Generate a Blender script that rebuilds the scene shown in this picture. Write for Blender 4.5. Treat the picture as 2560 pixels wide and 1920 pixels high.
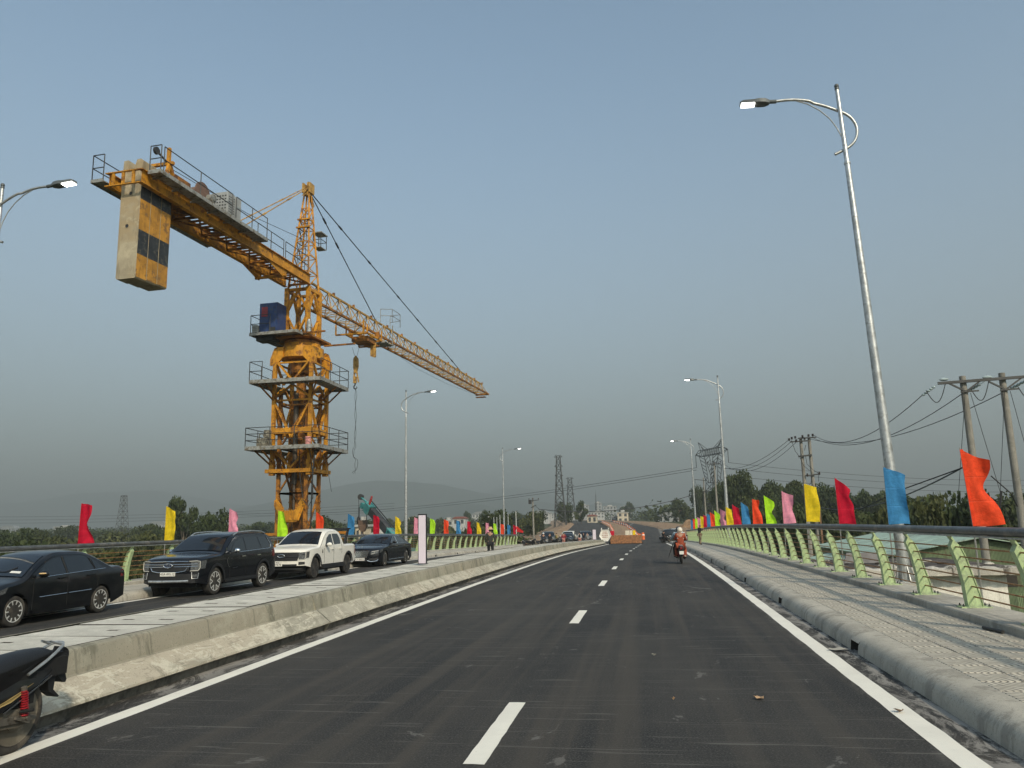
import bpy, bmesh, math, random
from mathutils import Vector, Matrix, noise as mnoise
R = math.radians
for o in list(bpy.data.objects): bpy.data.objects.remove(o, do_unlink=True)
SC = bpy.context.scene
COL = SC.collection

# ------------------------------------------------------------------ camera
FPX, EYE = 1923.0, 1.75            # focal length in pixels of a 2560 wide frame, eye height
ROLL, VPX = 0.024, (1620.0, 1299.0)
def _camera():
    c, s = math.cos(ROLL), math.sin(ROLL)
    x = (VPX[0]-1280)/FPX; y = -(VPX[1]-960)/FPX
    xl = c*x+s*y; yl = -s*x+c*y
    p = math.atan(-yl)
    h = -math.atan2(xl, -yl*math.sin(p)+math.cos(p))
    fw = Vector((math.sin(h)*math.cos(p), math.cos(h)*math.cos(p), math.sin(p)))
    r0 = Vector((math.cos(h), -math.sin(h), 0)); u0 = r0.cross(fw)
    r = c*r0 - s*u0; u = s*r0 + c*u0
    cd = bpy.data.cameras.new('camera'); co = bpy.data.objects.new('camera', cd); COL.objects.link(co)
    cd.sensor_width = 36; cd.lens = 36*FPX/2560; cd.clip_start = 0.05; cd.clip_end = 30000
    m = Matrix(((r.x, u.x, -fw.x, 0), (r.y, u.y, -fw.y, 0), (r.z, u.z, -fw.z, EYE), (0, 0, 0, 1)))
    co.matrix_world = m; SC.camera = co
    return r, u, fw
CR, CU, CF = _camera()

# ------------------------------------------------------------------ world, sun, exposure
SUN_EL, SUN_AZ = R(36), R(146)      # azimuth clockwise from +Y : behind the camera, to its right
w = bpy.data.worlds.new("World"); SC.world = w; w.use_nodes = True
nt = w.node_tree; nt.nodes.clear()
sky = nt.nodes.new('ShaderNodeTexSky'); sky.sky_type = 'NISHITA'; sky.sun_disc = False
sky.sun_elevation = SUN_EL; sky.sun_rotation = SUN_AZ
sky.altitude = 30; sky.air_density = 1.0; sky.dust_density = 2.2; sky.ozone_density = 2.0
bg = nt.nodes.new('ShaderNodeBackground'); bg.inputs['Strength'].default_value = 0.15
wo = nt.nodes.new('ShaderNodeOutputWorld')
hs = nt.nodes.new('ShaderNodeHueSaturation'); hs.inputs['Saturation'].default_value = 0.80; hs.inputs['Value'].default_value = 1.38
nt.links.new(sky.outputs[0], hs.inputs['Color'])
def _wmix(mode, fac, a, b):
    x = nt.nodes.new('ShaderNodeMix'); x.data_type = 'RGBA'; x.blend_type = mode
    for i, v in ((0, fac), (6, a), (7, b)):
        if hasattr(v, 'links'): nt.links.new(v, x.inputs[i])
        else: x.inputs[i].default_value = v
    return x.outputs[2]
tint = _wmix('MULTIPLY', 1.0, hs.outputs[0], (.88, 1.0, .94, 1))      # teal smog tint
tcw = nt.nodes.new('ShaderNodeTexCoord'); sxw = nt.nodes.new('ShaderNodeSeparateXYZ'); nt.links.new(tcw.outputs['Generated'], sxw.inputs[0])
rw = nt.nodes.new('ShaderNodeValToRGB'); rw.color_ramp.interpolation = 'EASE'
rw.color_ramp.elements[0].position = .0; rw.color_ramp.elements[0].color = (.80, .80, .80, 1); rw.color_ramp.elements[1].position = .62; rw.color_ramp.elements[1].color = (0, 0, 0, 1)
nt.links.new(sxw.outputs[2], rw.inputs[0])
smog = _wmix('MIX', rw.outputs[0], tint, (2.15, 2.28, 2.26, 1))       # the same even smog all round the horizon
nt.links.new(smog, bg.inputs['Color']); nt.links.new(bg.outputs[0], wo.inputs['Surface'])
sl = bpy.data.lights.new('sun', 'SUN'); sl.energy = 3.3; sl.angle = R(2.5); sl.color = (1.0, 0.865, 0.68)
so = bpy.data.objects.new('sun', sl); COL.objects.link(so)
sdir = Vector((math.sin(SUN_AZ)*math.cos(SUN_EL), math.cos(SUN_AZ)*math.cos(SUN_EL), math.sin(SUN_EL)))
so.rotation_euler = sdir.to_track_quat('Z', 'Y').to_euler()
so.location = (60, -90, 80)
SC.view_settings.view_transform = 'Standard'; SC.view_settings.look = 'None'
SC.view_settings.gamma = 1; SC.view_settings.use_curve_mapping = False
SC.view_settings.exposure = 0.0
SC.render.engine = 'CYCLES'
try:
    SC.cycles.use_denoising = True
    SC.cycles.max_bounces = 6; SC.cycles.volume_bounces = 0
    SC.cycles.transparent_max_bounces = 8
except Exception: pass

# ------------------------------------------------------------------ helpers
def empty(name, loc=(0, 0, 0), rz=0.0, label=None, cat=None, group=None, kind=None):
    o = bpy.data.objects.new(name, None); COL.objects.link(o)
    o.location = loc; o.rotation_euler = (0, 0, rz); o.empty_display_size = 0.2
    tag(o, label, cat, group, kind); return o
def tag(o, label=None, cat=None, group=None, kind=None):
    if label: o['label'] = label
    if cat: o['category'] = cat
    if group: o['group'] = group
    if kind: o['kind'] = kind
    return o
def kids(o): return [c for c in KIDS.get(o.name, ())]
KIDS = {}
def link(name, me, parent=None):
    o = bpy.data.objects.new(name, me); COL.objects.link(o)
    if parent is not None:
        o.parent = parent; KIDS.setdefault(parent.name, []).append(o)
    return o
def copy_tree(o, parent=None, loc=None, rz=None, sc=None, label=None, group=None):
    c = o.copy(); COL.objects.link(c); c.parent = parent
    if parent is not None: KIDS.setdefault(parent.name, []).append(c)
    if loc is not None: c.location = loc
    if rz is not None: c.rotation_euler = (c.rotation_euler[0], c.rotation_euler[1], rz)
    if sc is not None: c.scale = (sc, sc, sc) if not hasattr(sc, '__len__') else sc
    if label: c['label'] = label
    if group: c['group'] = group
    for ch in kids(o): copy_tree(ch, c)
    return c

class MB:
    """collects shapes into one mesh"""
    def __init__(s, T=None): s.v = []; s.f = []; s.m = []; s.T = T; s.mi = 0
    def add(s, vs, fs):
        b = len(s.v)
        if s.T is not None: vs = [s.T @ Vector(p) for p in vs]
        s.v.extend([tuple(p) for p in vs]); s.f.extend([tuple(i+b for i in f) for f in fs]); s.m.extend([s.mi]*len(fs))
        return s
    def box(s, a, b):
        x0, y0, z0 = a; x1, y1, z1 = b
        return s.add([(x0,y0,z0),(x1,y0,z0),(x1,y1,z0),(x0,y1,z0),(x0,y0,z1),(x1,y0,z1),(x1,y1,z1),(x0,y1,z1)],
              [(3,2,1,0),(4,5,6,7),(0,1,5,4),(1,2,6,5),(2,3,7,6),(3,0,4,7)])
    def cbox(s, c, d): return s.box([c[i]-d[i]/2 for i in range(3)], [c[i]+d[i]/2 for i in range(3)])
    def bar(s, p, q, a=.1, b=None, up=(0,0,1)):
        b = a if b is None else b
        p = Vector(p); q = Vector(q); d = (q-p).normalized(); u = Vector(up)
        if abs(d.dot(u)) > .98: u = Vector((0,1,0))
        x = d.cross(u).normalized()*(a/2); y = x.normalized().cross(d).normalized()*(b/2)
        vs = [p-x-y,p+x-y,p+x+y,p-x+y,q-x-y,q+x-y,q+x+y,q-x+y]
        return s.add(vs, [(3,2,1,0),(4,5,6,7),(0,1,5,4),(1,2,6,5),(2,3,7,6),(3,0,4,7)])
    def angle(s, p, q, a=.1, t=.014, up=(0,0,1)):   # L section : two thin plates
        p = Vector(p); q = Vector(q); d = (q-p).normalized(); u = Vector(up)
        if abs(d.dot(u)) > .98: u = Vector((0,1,0))
        x = d.cross(u).normalized(); y = x.cross(d).normalized()
        s.bar(p+y*a/2, q+y*a/2, t, a, up); s.bar(p+x*(a/2+t/2), q+x*(a/2+t/2), a, t, up); return s
    def tube(s, pts, r, n=8, cap=True, closed=False):
        pts = [Vector(p) for p in pts]; N = len(pts)
        rr = r if hasattr(r, '__len__') else [r]*N
        vs = []; prev = None
        for i in range(N):
            a = pts[i-1] if (i > 0 or closed) else pts[i]; b = pts[(i+1) % N] if (i < N-1 or closed) else pts[i]
            d = (b-a).normalized()
            if prev is None:
                u = Vector((0,0,1)) if abs(d.z) < .9 else Vector((1,0,0))
                x = d.cross(u).normalized()
            else:
                x = (prev - d*prev.dot(d)).normalized()
            prev = x; y = d.cross(x)
            for k in range(n):
                t = 2*math.pi*k/n; vs.append(pts[i] + (x*math.cos(t)+y*math.sin(t))*rr[i])
        fs = []
        for i in range(N if closed else N-1):
            for k in range(n):
                j = (i+1) % N
                fs.append((i*n+k, i*n+(k+1)%n, j*n+(k+1)%n, j*n+k))
        if cap and not closed:
            fs.append(tuple(range(n-1,-1,-1))); fs.append(tuple((N-1)*n+k for k in range(n)))
        return s.add(vs, fs)
    def cyl(s, p, q, r0, r1=None, n=12): return s.tube([p, q], [r0, r0 if r1 is None else r1], n)
    def prism(s, poly, y0, y1, ax='y'):
        n = len(poly)
        if ax == 'y': a = [(x,y0,z) for x,z in poly]; b = [(x,y1,z) for x,z in poly]
        elif ax == 'x': a = [(y0,x,z) for x,z in poly]; b = [(y1,x,z) for x,z in poly]
        else: a = [(x,z,y0) for x,z in poly]; b = [(x,z,y1) for x,z in poly]
        fs = [tuple(range(n)), tuple(range(2*n-1, n-1, -1))] + [(i, (i+1)%n+0 if False else (i+1)%n, n+(i+1)%n, n+i) for i in range(n)]
        return s.add(a+b, fs)
    def lathe(s, prof, c=(0,0,0), n=16, ax='z'):
        vs = []
        for r, h in prof:
            for k in range(n):
                t = 2*math.pi*k/n; x, y = r*math.cos(t), r*math.sin(t)
                vs.append((c[0]+x, c[1]+y, c[2]+h) if ax == 'z' else ((c[0]+h, c[1]+x, c[2]+y) if ax == 'x' else (c[0]+y, c[1]+h, c[2]+x)))
        fs = []; N = len(prof)
        for i in range(N-1):
            for k in range(n): fs.append((i*n+k, i*n+(k+1)%n, (i+1)*n+(k+1)%n, (i+1)*n+k))
        fs.append(tuple(range(n-1,-1,-1))); fs.append(tuple((N-1)*n+k for k in range(n)))
        return s.add(vs, fs)
    def ball(s, c, r, n=10, m=6):
        rx, ry, rz = r if hasattr(r, '__len__') else (r, r, r)
        vs = [(c[0], c[1], c[2]-rz)]; fs = []
        for i in range(1, m):
            p = -math.pi/2+math.pi*i/m
            for k in range(n):
                t = 2*math.pi*k/n; vs.append((c[0]+rx*math.cos(p)*math.cos(t), c[1]+ry*math.cos(p)*math.sin(t), c[2]+rz*math.sin(p)))
        vs.append((c[0], c[1], c[2]+rz)); L = len(vs)-1
        for k in range(n): fs.append((0, 1+(k+1)%n, 1+k)); fs.append((L, L-n+k, L-n+(k+1)%n))
        for i in range(m-2):
            for k in range(n):
                a = 1+i*n+k; b = 1+i*n+(k+1)%n; fs.append((a, b, b+n, a+n))
        return s.add(vs, fs)
    def grid(s, P):        # P[i][j] points
        n, m = len(P), len(P[0])
        return s.add([p for row in P for p in row], [(i*m+j, i*m+j+1, (i+1)*m+j+1, (i+1)*m+j) for i in range(n-1) for j in range(m-1)])
    def mesh(s, name, mats, smooth=False, fix=True):
        me = bpy.data.meshes.new(name); me.from_pydata(s.v, [], s.f)
        mats = mats if isinstance(mats, (list, tuple)) else [mats]
        for m in mats: me.materials.append(m)
        if len(mats) > 1: me.polygons.foreach_set('material_index', s.m)
        if fix:
            b = bmesh.new(); b.from_mesh(me); bmesh.ops.recalc_face_normals(b, faces=b.faces); b.to_mesh(me); b.free()
        if smooth:
            me.polygons.foreach_set('use_smooth', [True]*len(me.polygons))
            try: me.set_sharp_from_angle(angle=R(smooth if smooth is not True else 38))
            except Exception: pass
        me.update(); return me
    def build(s, name, mats, parent=None, smooth=False, org=None, fix=True):
        if org is not None:
            ox, oy, oz = org; s.v = [(x-ox, y-oy, z-oz) for x, y, z in s.v]
        return link(name, s.mesh(name, mats, smooth, fix), parent)

def text_obj(name, body, size, mat_, parent, M_, ext=.002, align='CENTER'):
    cu = bpy.data.curves.new(name, 'FONT'); cu.body = body; cu.size = size; cu.extrude = ext
    cu.align_x = align; cu.align_y = 'CENTER'; cu.materials.append(mat_); cu.resolution_u = 3
    t_ = bpy.data.objects.new(name+'_src', cu); me = bpy.data.meshes.new_from_object(t_); bpy.data.objects.remove(t_)
    me.name = name
    if not me.materials: me.materials.append(mat_)
    o = link(name, me, parent); o.matrix_local = M_; return o

# ------------------------------------------------------------------ materials
class NT:
    def __init__(s, name):
        s.mat = bpy.data.materials.new(name); s.mat.use_nodes = True; s.t = s.mat.node_tree
        s.p = s.t.nodes['Principled BSDF']; s.tc = None
    def n(s, typ, **kw):
        x = s.t.nodes.new(typ)
        for k, v in kw.items():
            if k in x.bl_rna.properties: setattr(x, k, v)
            else: x.inputs[k].default_value = v
        return x
    def l(s, a, b): s.t.links.new(a, b)
    def co(s, scale=(1,1,1), which='Object', rot=(0,0,0)):
        if s.tc is None: s.tc = s.n('ShaderNodeTexCoord')
        m = s.n('ShaderNodeMapping'); m.inputs['Scale'].default_value = scale; m.inputs['Rotation'].default_value = rot
        s.l(s.tc.outputs[which], m.inputs['Vector']); return m.outputs['Vector']
    def noise(s, scale, detail=4, rough=.6, vec=None, dist=0):
        x = s.n('ShaderNodeTexNoise'); x.inputs['Scale'].default_value = scale; x.inputs['Detail'].default_value = detail
        x.inputs['Roughness'].default_value = rough; x.inputs['Distortion'].default_value = dist
        s.l(vec if vec is not None else s.co(), x.inputs['Vector'])
        y = s.n('ShaderNodeMapRange'); y.clamp = True
        for i, q in ((1, .29), (2, .71), (3, 0.0), (4, 1.0)): y.inputs[i].default_value = q
        s.l(x.outputs['Fac'], y.inputs[0]); return y.outputs[0]
    def ramp(s, fac, stops):
        x = s.n('ShaderNodeValToRGB'); e = x.color_ramp.elements
        while len(e) < len(stops): e.new(.5)
        for i, (p, c) in enumerate(stops):
            e[i].position = p; c = (c, c, c) if not hasattr(c, '__len__') else c; e[i].color = (*c[:3], 1)
        s.l(fac, x.inputs['Fac']); return x.outputs['Color']
    def mix(s, fac, a, b, mode='MIX'):
        x = s.n('ShaderNodeMix', data_type='RGBA', blend_type=mode)
        for sock, val in ((0, fac), (6, a), (7, b)):
            if hasattr(val, 'is_linked') or hasattr(val, 'links'): s.l(val, x.inputs[sock])
            elif sock == 0: x.inputs[0].default_value = val
            else: x.inputs[sock].default_value = (*val[:3], 1)
        return x.outputs[2]
    def math(s, op, a, b=None, clamp=False):
        x = s.n('ShaderNodeMath', operation=op); x.use_clamp = clamp
        for i, val in enumerate((a, b)):
            if val is None: continue
            if hasattr(val, 'links'): s.l(val, x.inputs[i])
            else: x.inputs[i].default_value = val
        return x.outputs[0]
    def bump(s, h, strength=.3, dist=.01):
        b = s.n('ShaderNodeBump'); b.inputs['Strength'].default_value = strength; b.inputs['Distance'].default_value = dist
        s.l(h, b.inputs['Height']); s.l(b.outputs[0], s.p.inputs['Normal'])
    def set(s, **kw):
        for k, v in kw.items():
            i = s.p.inputs[k.replace('_', ' ')]
            if hasattr(v, 'links'): s.l(v, i)
            else: i.default_value = (*v[:3], 1) if hasattr(v, '__len__') else v
        return s
def mat(name, col, rough=.6, metal=0.0, var=.15, scale=3.0, bump=0.0, bscale=40, coat=0.0, spec=.5, dirt=None, dscale=1.5, dthr=(.55, .75)):
    m = NT(name)
    f = m.noise(scale, 5, .65)
    c = m.ramp(f, [(.25, [x*(1-var) for x in col]), (.75, [min(1, x*(1+var)) for x in col])])
    if dirt is not None:
        d = m.ramp(m.noise(dscale, 6, .7), [(dthr[0], 0), (dthr[1], 1)])
        c = m.mix(d, c, dirt)
    m.set(Base_Color=c, Roughness=rough, Metallic=metal, Coat_Weight=coat, Specular_IOR_Level=spec)
    if bump: m.bump(m.noise(bscale, 4, .7), bump, .01)
    return m.mat
# ------------------------------------------------------------------ shared layout of the bridge
YA, YB = -9.0, 102.0
def zr(y):
    if y <= 14: return 0.0
    if y <= 62: return -0.0196/96*(y-14)**2
    if y <= 112: return -0.4704-0.0196*(y-62)
    if y <= 150: 
        t = (y-112)/38; return -1.45-0.0196*38*t*(1-t)-.0*t + .25*t*t
    if y <= 200: return -1.2 + (y-150)/50*0.95
    if y <= 300: return -.25 + (y-200)/100*0.9
    return .65 + (y-300)*.0042
def zl(x, y): return zr(y) - (max(0.0, -7.7-x)*.012 if x < -7.7 else 0.0)
_AP = [(100,-2.9),(108,-3.0),(150,-4.6),(200,-7.6),(300,-15.5),(400,-25.5),(500,-37),(700,-66),(1000,-118)]
def ax(y):
    for (a, xa), (b, xb) in zip(_AP, _AP[1:]):
        if y <= b:
            t = max(0, (y-a)/(b-a)); return xa+(xb-xa)*t
    return _AP[-1][1]
def yline(y0, y1, near=1.0, far=6.0):
    ys = [y0]; 
    while ys[-1] < y1-.01: ys.append(min(y1, ys[-1]+(near if ys[-1] < 40 else (2.0 if ys[-1] < 110 else far))))
    return ys
def strip(mb, prof, ys, zf=zr):      # prof: (x, dz) polyline swept along y
    mb.grid([[(x, y, zf(y)+dz) for x, dz in prof] for y in ys])
def solid_strip(mb, prof, ys, zf=zr, xf=None):
    n = len(prof); b = []
    P = [[((x if xf is None else x+xf(y)), y, zf(y)+dz) for x, dz in prof+prof[:1]] for y in ys]
    mb.grid(P)
    mb.add(P[0][:-1], [tuple(range(n))]); mb.add(P[-1][:-1], [tuple(range(n-1,-1,-1))])

# ------------------------------------------------------------------ surface materials
def m_asphalt():
    m = NT('asphalt')
    v = m.co()
    grain = m.noise(55, 3, .8, v)
    fine = m.ramp(grain, [(.30, (.010,.010,.010)), (.60, (.030,.029,.027)), (.92, (.115,.108,.098))])
    pat = m.noise(1, 5, .65, m.co((.42,.16,1)))
    c = m.mix(m.ramp(pat, [(.30, 0), (.75, .60)]), fine, (.062,.056,.048))
    # dusty drag marks across the lane and tyre tracks along it
    tr = m.noise(1, 6, .78, m.co((.22,3.2,1), rot=(0,0,R(7))))
    c = m.mix(m.ramp(tr, [(.62, 0), (.92, .26)]), c, (.10,.092,.080))
    lo = m.noise(1, 4, .6, m.co((2.4,.05,1)))
    c = m.mix(m.ramp(lo, [(.42, 0), (.80, .65)]), c, (.066,.057,.046))
    sc = m.noise(1, 2, .9, m.co((.5,16,1), rot=(0,0,R(-24))), dist=.5)
    c = m.mix(m.ramp(sc, [(.80, 0), (.90, .40)]), c, (.18,.17,.15))
    # pale cement dust gathered in the gutters
    sx = m.n('ShaderNodeSeparateXYZ'); m.l(m.tc.outputs['Object'], sx.inputs[0])
    d1 = m.math('ABSOLUTE', m.math('SUBTRACT', sx.outputs[0], 2.50)); d2 = m.math('ABSOLUTE', m.math('ADD', sx.outputs[0], 5.52))
    d = m.math('MINIMUM', d1, d2)
    edge = m.math('SUBTRACT', 1.0, m.math('DIVIDE', d, .55), clamp=True)
    spl = m.noise(1, 7, .8, m.co((2.2,.9,1)), dist=1.2)
    ed = m.math('MULTIPLY', edge, m.ramp(spl, [(.40, 0), (.60, 1)]), clamp=True)
    c = m.mix(ed, c, (.30,.28,.25))
    sp = m.noise(1, 5, .75, m.co((.9,.55,1)), dist=2.0)
    c = m.mix(m.ramp(sp, [(.80, 0), (.88, .55)]), c, (.17,.16,.145))
    m.set(Base_Color=c, Roughness=.82, Specular_IOR_Level=.3)
    m.bump(grain, .35, .008); return m.mat
def m_paint(name='road_paint', col=(.80,.76,.66)):
    m = NT(name)
    v = m.co()
    w_ = m.ramp(m.noise(14, 6, .8, v), [(.80, 0), (.97, .6)])
    c = m.mix(m.ramp(m.noise(1.3, 5, .7, v), [(.3, 0), (.8, .5)]), col, [x*.84 for x in col])
    c = m.mix(w_, c, (.30,.27,.23))
    m.set(Base_Color=c, Roughness=.7); m.bump(m.noise(60, 3, .7, v), .25, .004); return m.mat
def m_concrete(name, col, streak=0.5, dark=(.16,.15,.12), rough=.85, blot=.5, warm=None, seam=0, scuff=0):
    m = NT(name)
    v = m.co()
    a = m.noise(.8, 7, .7, v)
    c = m.ramp(a, [(.3, [x*.80 for x in col]), (.55, col), (.8, [min(1, x*1.14) for x in col])])
    if warm is not None:
        c = m.mix(m.ramp(m.noise(.35, 4, .6, m.co((1,.5,1.6))), [(.42, 0), (.62, .8)]), c, warm)
    st = m.noise(1, 6, .75, m.co((2.0,2.2,.22)))
    c = m.mix(m.ramp(st, [(.54, 0), (.72, streak)]), c, dark)
    bl = m.noise(2.3, 6, .75, v, 1.0)
    c = m.mix(m.ramp(bl, [(.60, 0), (.72, blot)]), c, [min(1, x*1.35) for x in col])
    if seam:
        sy = m.n('ShaderNodeSeparateXYZ'); m.l(v, sy.inputs[0]); fr = m.math('ABSOLUTE', m.math('SUBTRACT', m.math('FRACT', m.math('DIVIDE', sy.outputs[1], seam)), .5))
        c = m.mix(m.ramp(fr, [(.485, 0), (.493, .55)]), c, dark)
        wn_ = m.n('ShaderNodeTexWhiteNoise', noise_dimensions='1D'); m.l(m.math('FLOOR', m.math('ADD', m.math('DIVIDE', sy.outputs[1], seam), .5)), wn_.inputs['W'])
        c = m.mix(m.math('MULTIPLY', wn_.outputs['Value'], .30), c, [x*.62 for x in col])
    if scuff:
        sf = m.noise(1, 3, .85, m.co((1,1.6,9), rot=(R(52),0,0)), 1.0)
        c = m.mix(m.ramp(sf, [(.60, 0), (.70, scuff)]), c, [min(1, x*1.4) for x in col])
        sf2 = m.noise(1, 4, .85, m.co((1,.7,5), rot=(R(-40),0,0)), .6)
        c = m.mix(m.ramp(sf2, [(.62, 0), (.74, scuff*.7)]), c, dark)
    pit = m.noise(38, 4, .8, v)
    c = m.mix(m.ramp(pit, [(.70, 0), (.78, .6)]), c, dark)
    oi = m.n('ShaderNodeObjectInfo')
    c = m.mix(m.math('MULTIPLY', oi.outputs['Random'], .28), c, [x*.70 for x in col])
    m.set(Base_Color=c, Roughness=rough, Specular_IOR_Level=.25)
    m.bump(m.noise(18, 6, .75, v), .35, .01); return m.mat
def m_tile():
    m = NT('paving_tile')
    v = m.co()
    sx = m.n('ShaderNodeSeparateXYZ'); m.l(v, sx.inputs[0])
    # fan relief pressed in the tile : arcs round two corners of each tile
    def rings(cx, cy):
        dx = m.math('SUBTRACT', sx.outputs[0], cx); dy = m.math('SUBTRACT', sx.outputs[1], cy)
        r = m.math('SQRT', m.math('ADD', m.math('MULTIPLY', dx, dx), m.math('MULTIPLY', dy, dy)))
        return r, m.math('ABSOLUTE', m.math('SUBTRACT', m.math('FRACT', m.math('DIVIDE', r, .062)), .5))
    r1, g1 = rings(-.2, -.2); r2, g2 = rings(.2, .2)
    sel = m.math('LESS_THAN', r1, .27)
    g = m.math('ADD', m.math('MULTIPLY', sel, g1), m.math('MULTIPLY', m.math('SUBTRACT', 1.0, sel), g2))
    line = m.ramp(g, [(.29, 0), (.40, 1)])
    oi = m.n('ShaderNodeObjectInfo')
    base = m.ramp(m.noise(6, 6, .7, v), [(.2, (.46,.415,.33)), (.8, (.62,.565,.46))])
    base = m.mix(m.ramp(oi.outputs['Random'], [(0, 0), (1, .35)]), base, (.40,.37,.31))
    c = m.mix(m.math('MULTIPLY', line, .9), base, (.09,.085,.078))
    m.set(Base_Color=c, Roughness=.85, Specular_IOR_Level=.25)
    m.bump(m.math('SUBTRACT', 1.0, line), .5, .006); return m.mat
def m_pavefar():
    m = NT('paving_far'); v = m.co()
    base = m.ramp(m.noise(.8, 7, .75, v), [(.2, (.38,.35,.29)), (.8, (.54,.50,.42))])
    br = m.n('ShaderNodeTexBrick'); br.offset = 0; br.inputs['Scale'].default_value = 1; br.inputs['Brick Width'].default_value = .4
    br.inputs['Row Height'].default_value = .4; br.inputs['Mortar Size'].default_value = .012
    br.inputs['Color1'].default_value = (1,1,1,1); br.inputs['Color2'].default_value = (.9,.9,.9,1); br.inputs['Mortar'].default_value = (.3,.3,.3,1)
    m.l(v, br.inputs['Vector'])
    c = m.mix(1.0, base, br.outputs['Color'], 'MULTIPLY'); m.set(Base_Color=c, Roughness=.85); return m.mat

ASPH = m_asphalt(); PAINT = m_paint()
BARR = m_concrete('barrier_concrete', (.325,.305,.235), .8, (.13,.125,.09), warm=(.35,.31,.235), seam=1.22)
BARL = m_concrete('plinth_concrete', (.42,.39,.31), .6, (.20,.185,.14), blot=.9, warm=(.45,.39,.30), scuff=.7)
SLAB = m_concrete('slab_concrete', (.62,.585,.50), .25, (.30,.28,.24), blot=.3)
KERB = m_concrete('kerb_concrete', (.45,.415,.345), .55, (.17,.155,.13), blot=.2)
PARA = m_concrete('parapet_concrete', (.40,.375,.32), .4, (.19,.175,.15))
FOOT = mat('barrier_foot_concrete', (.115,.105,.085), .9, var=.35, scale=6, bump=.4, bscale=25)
DARK = mat('dark_gap', (.045,.038,.030), .95)
TILE = m_tile(); PFAR = m_pavefar()

# ------------------------------------------------------------------ deck and carriageways
YS = yline(YA, YB)
mb = MB(); solid_strip(mb, [(-17.2,-.35),(-17.2,-1.5),(-14,-1.9),(2,-1.9),(5.35,-1.5),(5.35,-.35),(4.9,-.06),(-16.8,-.30)], [YA, 14, 30, 46, 62, YB])
deck = mb.build('bridge_deck', PARA, None); tag(deck, kind='structure')

for py in (19, 55, 91):
    m_ = MB(); m_.box((-15.5, py-.7, -2.6), (3.8, py+.7, -1.75))
    for px in (-13, -6, 1): m_.box((px-.6, py-.6, -7), (px+.6, py+.6, -2.58))
    tag(m_.build('bridge_pier', PARA), kind='structure')
def road_mesh(x0, x1, ys, zf): 
    m_ = MB(); m_.grid([[(x0+(x1-x0)*i/6, y, zf(x0+(x1-x0)*i/6, y)) for i in range(7)] for y in ys]); return m_
road = road_mesh(-5.75, 2.60, YS, lambda x, y: zr(y)).build('road', ASPH, fix=False); tag(road, kind='structure')
road2 = road_mesh(-14.3, -7.5, YS, zl).build('road', ASPH, fix=False); tag(road2, kind='structure')

def line_strip(x0, x1, ys, zf, jag=.006, seed=1):
    rnd = random.Random(seed); m_ = MB()
    P = []
    for y in ys:
        j0, j1 = rnd.uniform(-jag, jag), rnd.uniform(-jag, jag)
        P.append([(x0+j0, y, zf(x0, y)+.004), ((x0+x1)/2, y, zf((x0+x1)/2, y)+.0055), (x1+j1, y, zf(x1, y)+.004)])
    m_.grid(P); return m_
fine = [YA+.35*i for i in range(int((YB-YA)/.35))]
line_strip(-5.23, -5.03, fine, lambda x, y: zr(y), seed=3).build('edge_line', PAINT, road, fix=False)
line_strip(2.05, 2.26, fine, lambda x, y: zr(y), seed=4).build('edge_line', PAINT, road, fix=False)
line_strip(-13.86, -13.68, fine, zl, seed=5).build('edge_line', PAINT, road2, fix=False)
k = 0; ye = 7.92
while ye < YB:
    ys = [ye-1.98+.18*i for i in range(12)]
    xo = -1.45 + max(0, (ye-45)/45*.35)
    line_strip(xo, xo+.165, ys, lambda x, y: zr(y), .004, 20+k).build('lane_dash', PAINT, road, fix=False)
    ye += 7.95; k += 1

# ------------------------------------------------------------------ median barrier : sections and lid slabs
med = empty('median_barrier', (0,0,0), 0, 'low concrete median wall with pale slab lid between the two carriageways', 'barrier')
joints = [YA, 2.6, 13.05, 24.0, 35.0, 46, 57, 68, 79, 90, YB]
for a, b in zip(joints, joints[1:]):
    ys = [a+.012] + [y for y in YS if a+.3 < y < b-.3] + [b-.012]
    m_ = MB()
    # right face : recessed dark foot, battered plinth, upright upper part, rounded arris
    m_.mi = 0
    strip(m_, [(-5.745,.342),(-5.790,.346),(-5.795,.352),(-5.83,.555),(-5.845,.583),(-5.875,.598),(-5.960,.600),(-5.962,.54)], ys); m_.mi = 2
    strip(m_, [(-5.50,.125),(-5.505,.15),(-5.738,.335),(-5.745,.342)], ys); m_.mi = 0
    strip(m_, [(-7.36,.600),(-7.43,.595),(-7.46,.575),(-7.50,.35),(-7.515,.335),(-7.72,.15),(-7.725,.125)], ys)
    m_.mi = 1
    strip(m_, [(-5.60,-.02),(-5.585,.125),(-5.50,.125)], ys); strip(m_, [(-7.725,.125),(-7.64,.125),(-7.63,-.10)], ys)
    m_.mi = 0
    for y in (ys[0], ys[-1]):
        z = zr(y); m_.add([(x, y, z+d) for x, d in [(-5.60,-.02),(-5.50,.125),(-5.76,.335),(-5.83,.555),(-5.875,.598),(-5.985,.60),(-5.985,.3),(-7.36,.3),(-7.36,.6),(-7.46,.575),(-7.5,.35),(-7.72,.15),(-7.63,-.1)]], [tuple(range(13))])
    m_.build('barrier_section', [BARR, FOOT, BARL], med, smooth=25)
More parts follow.
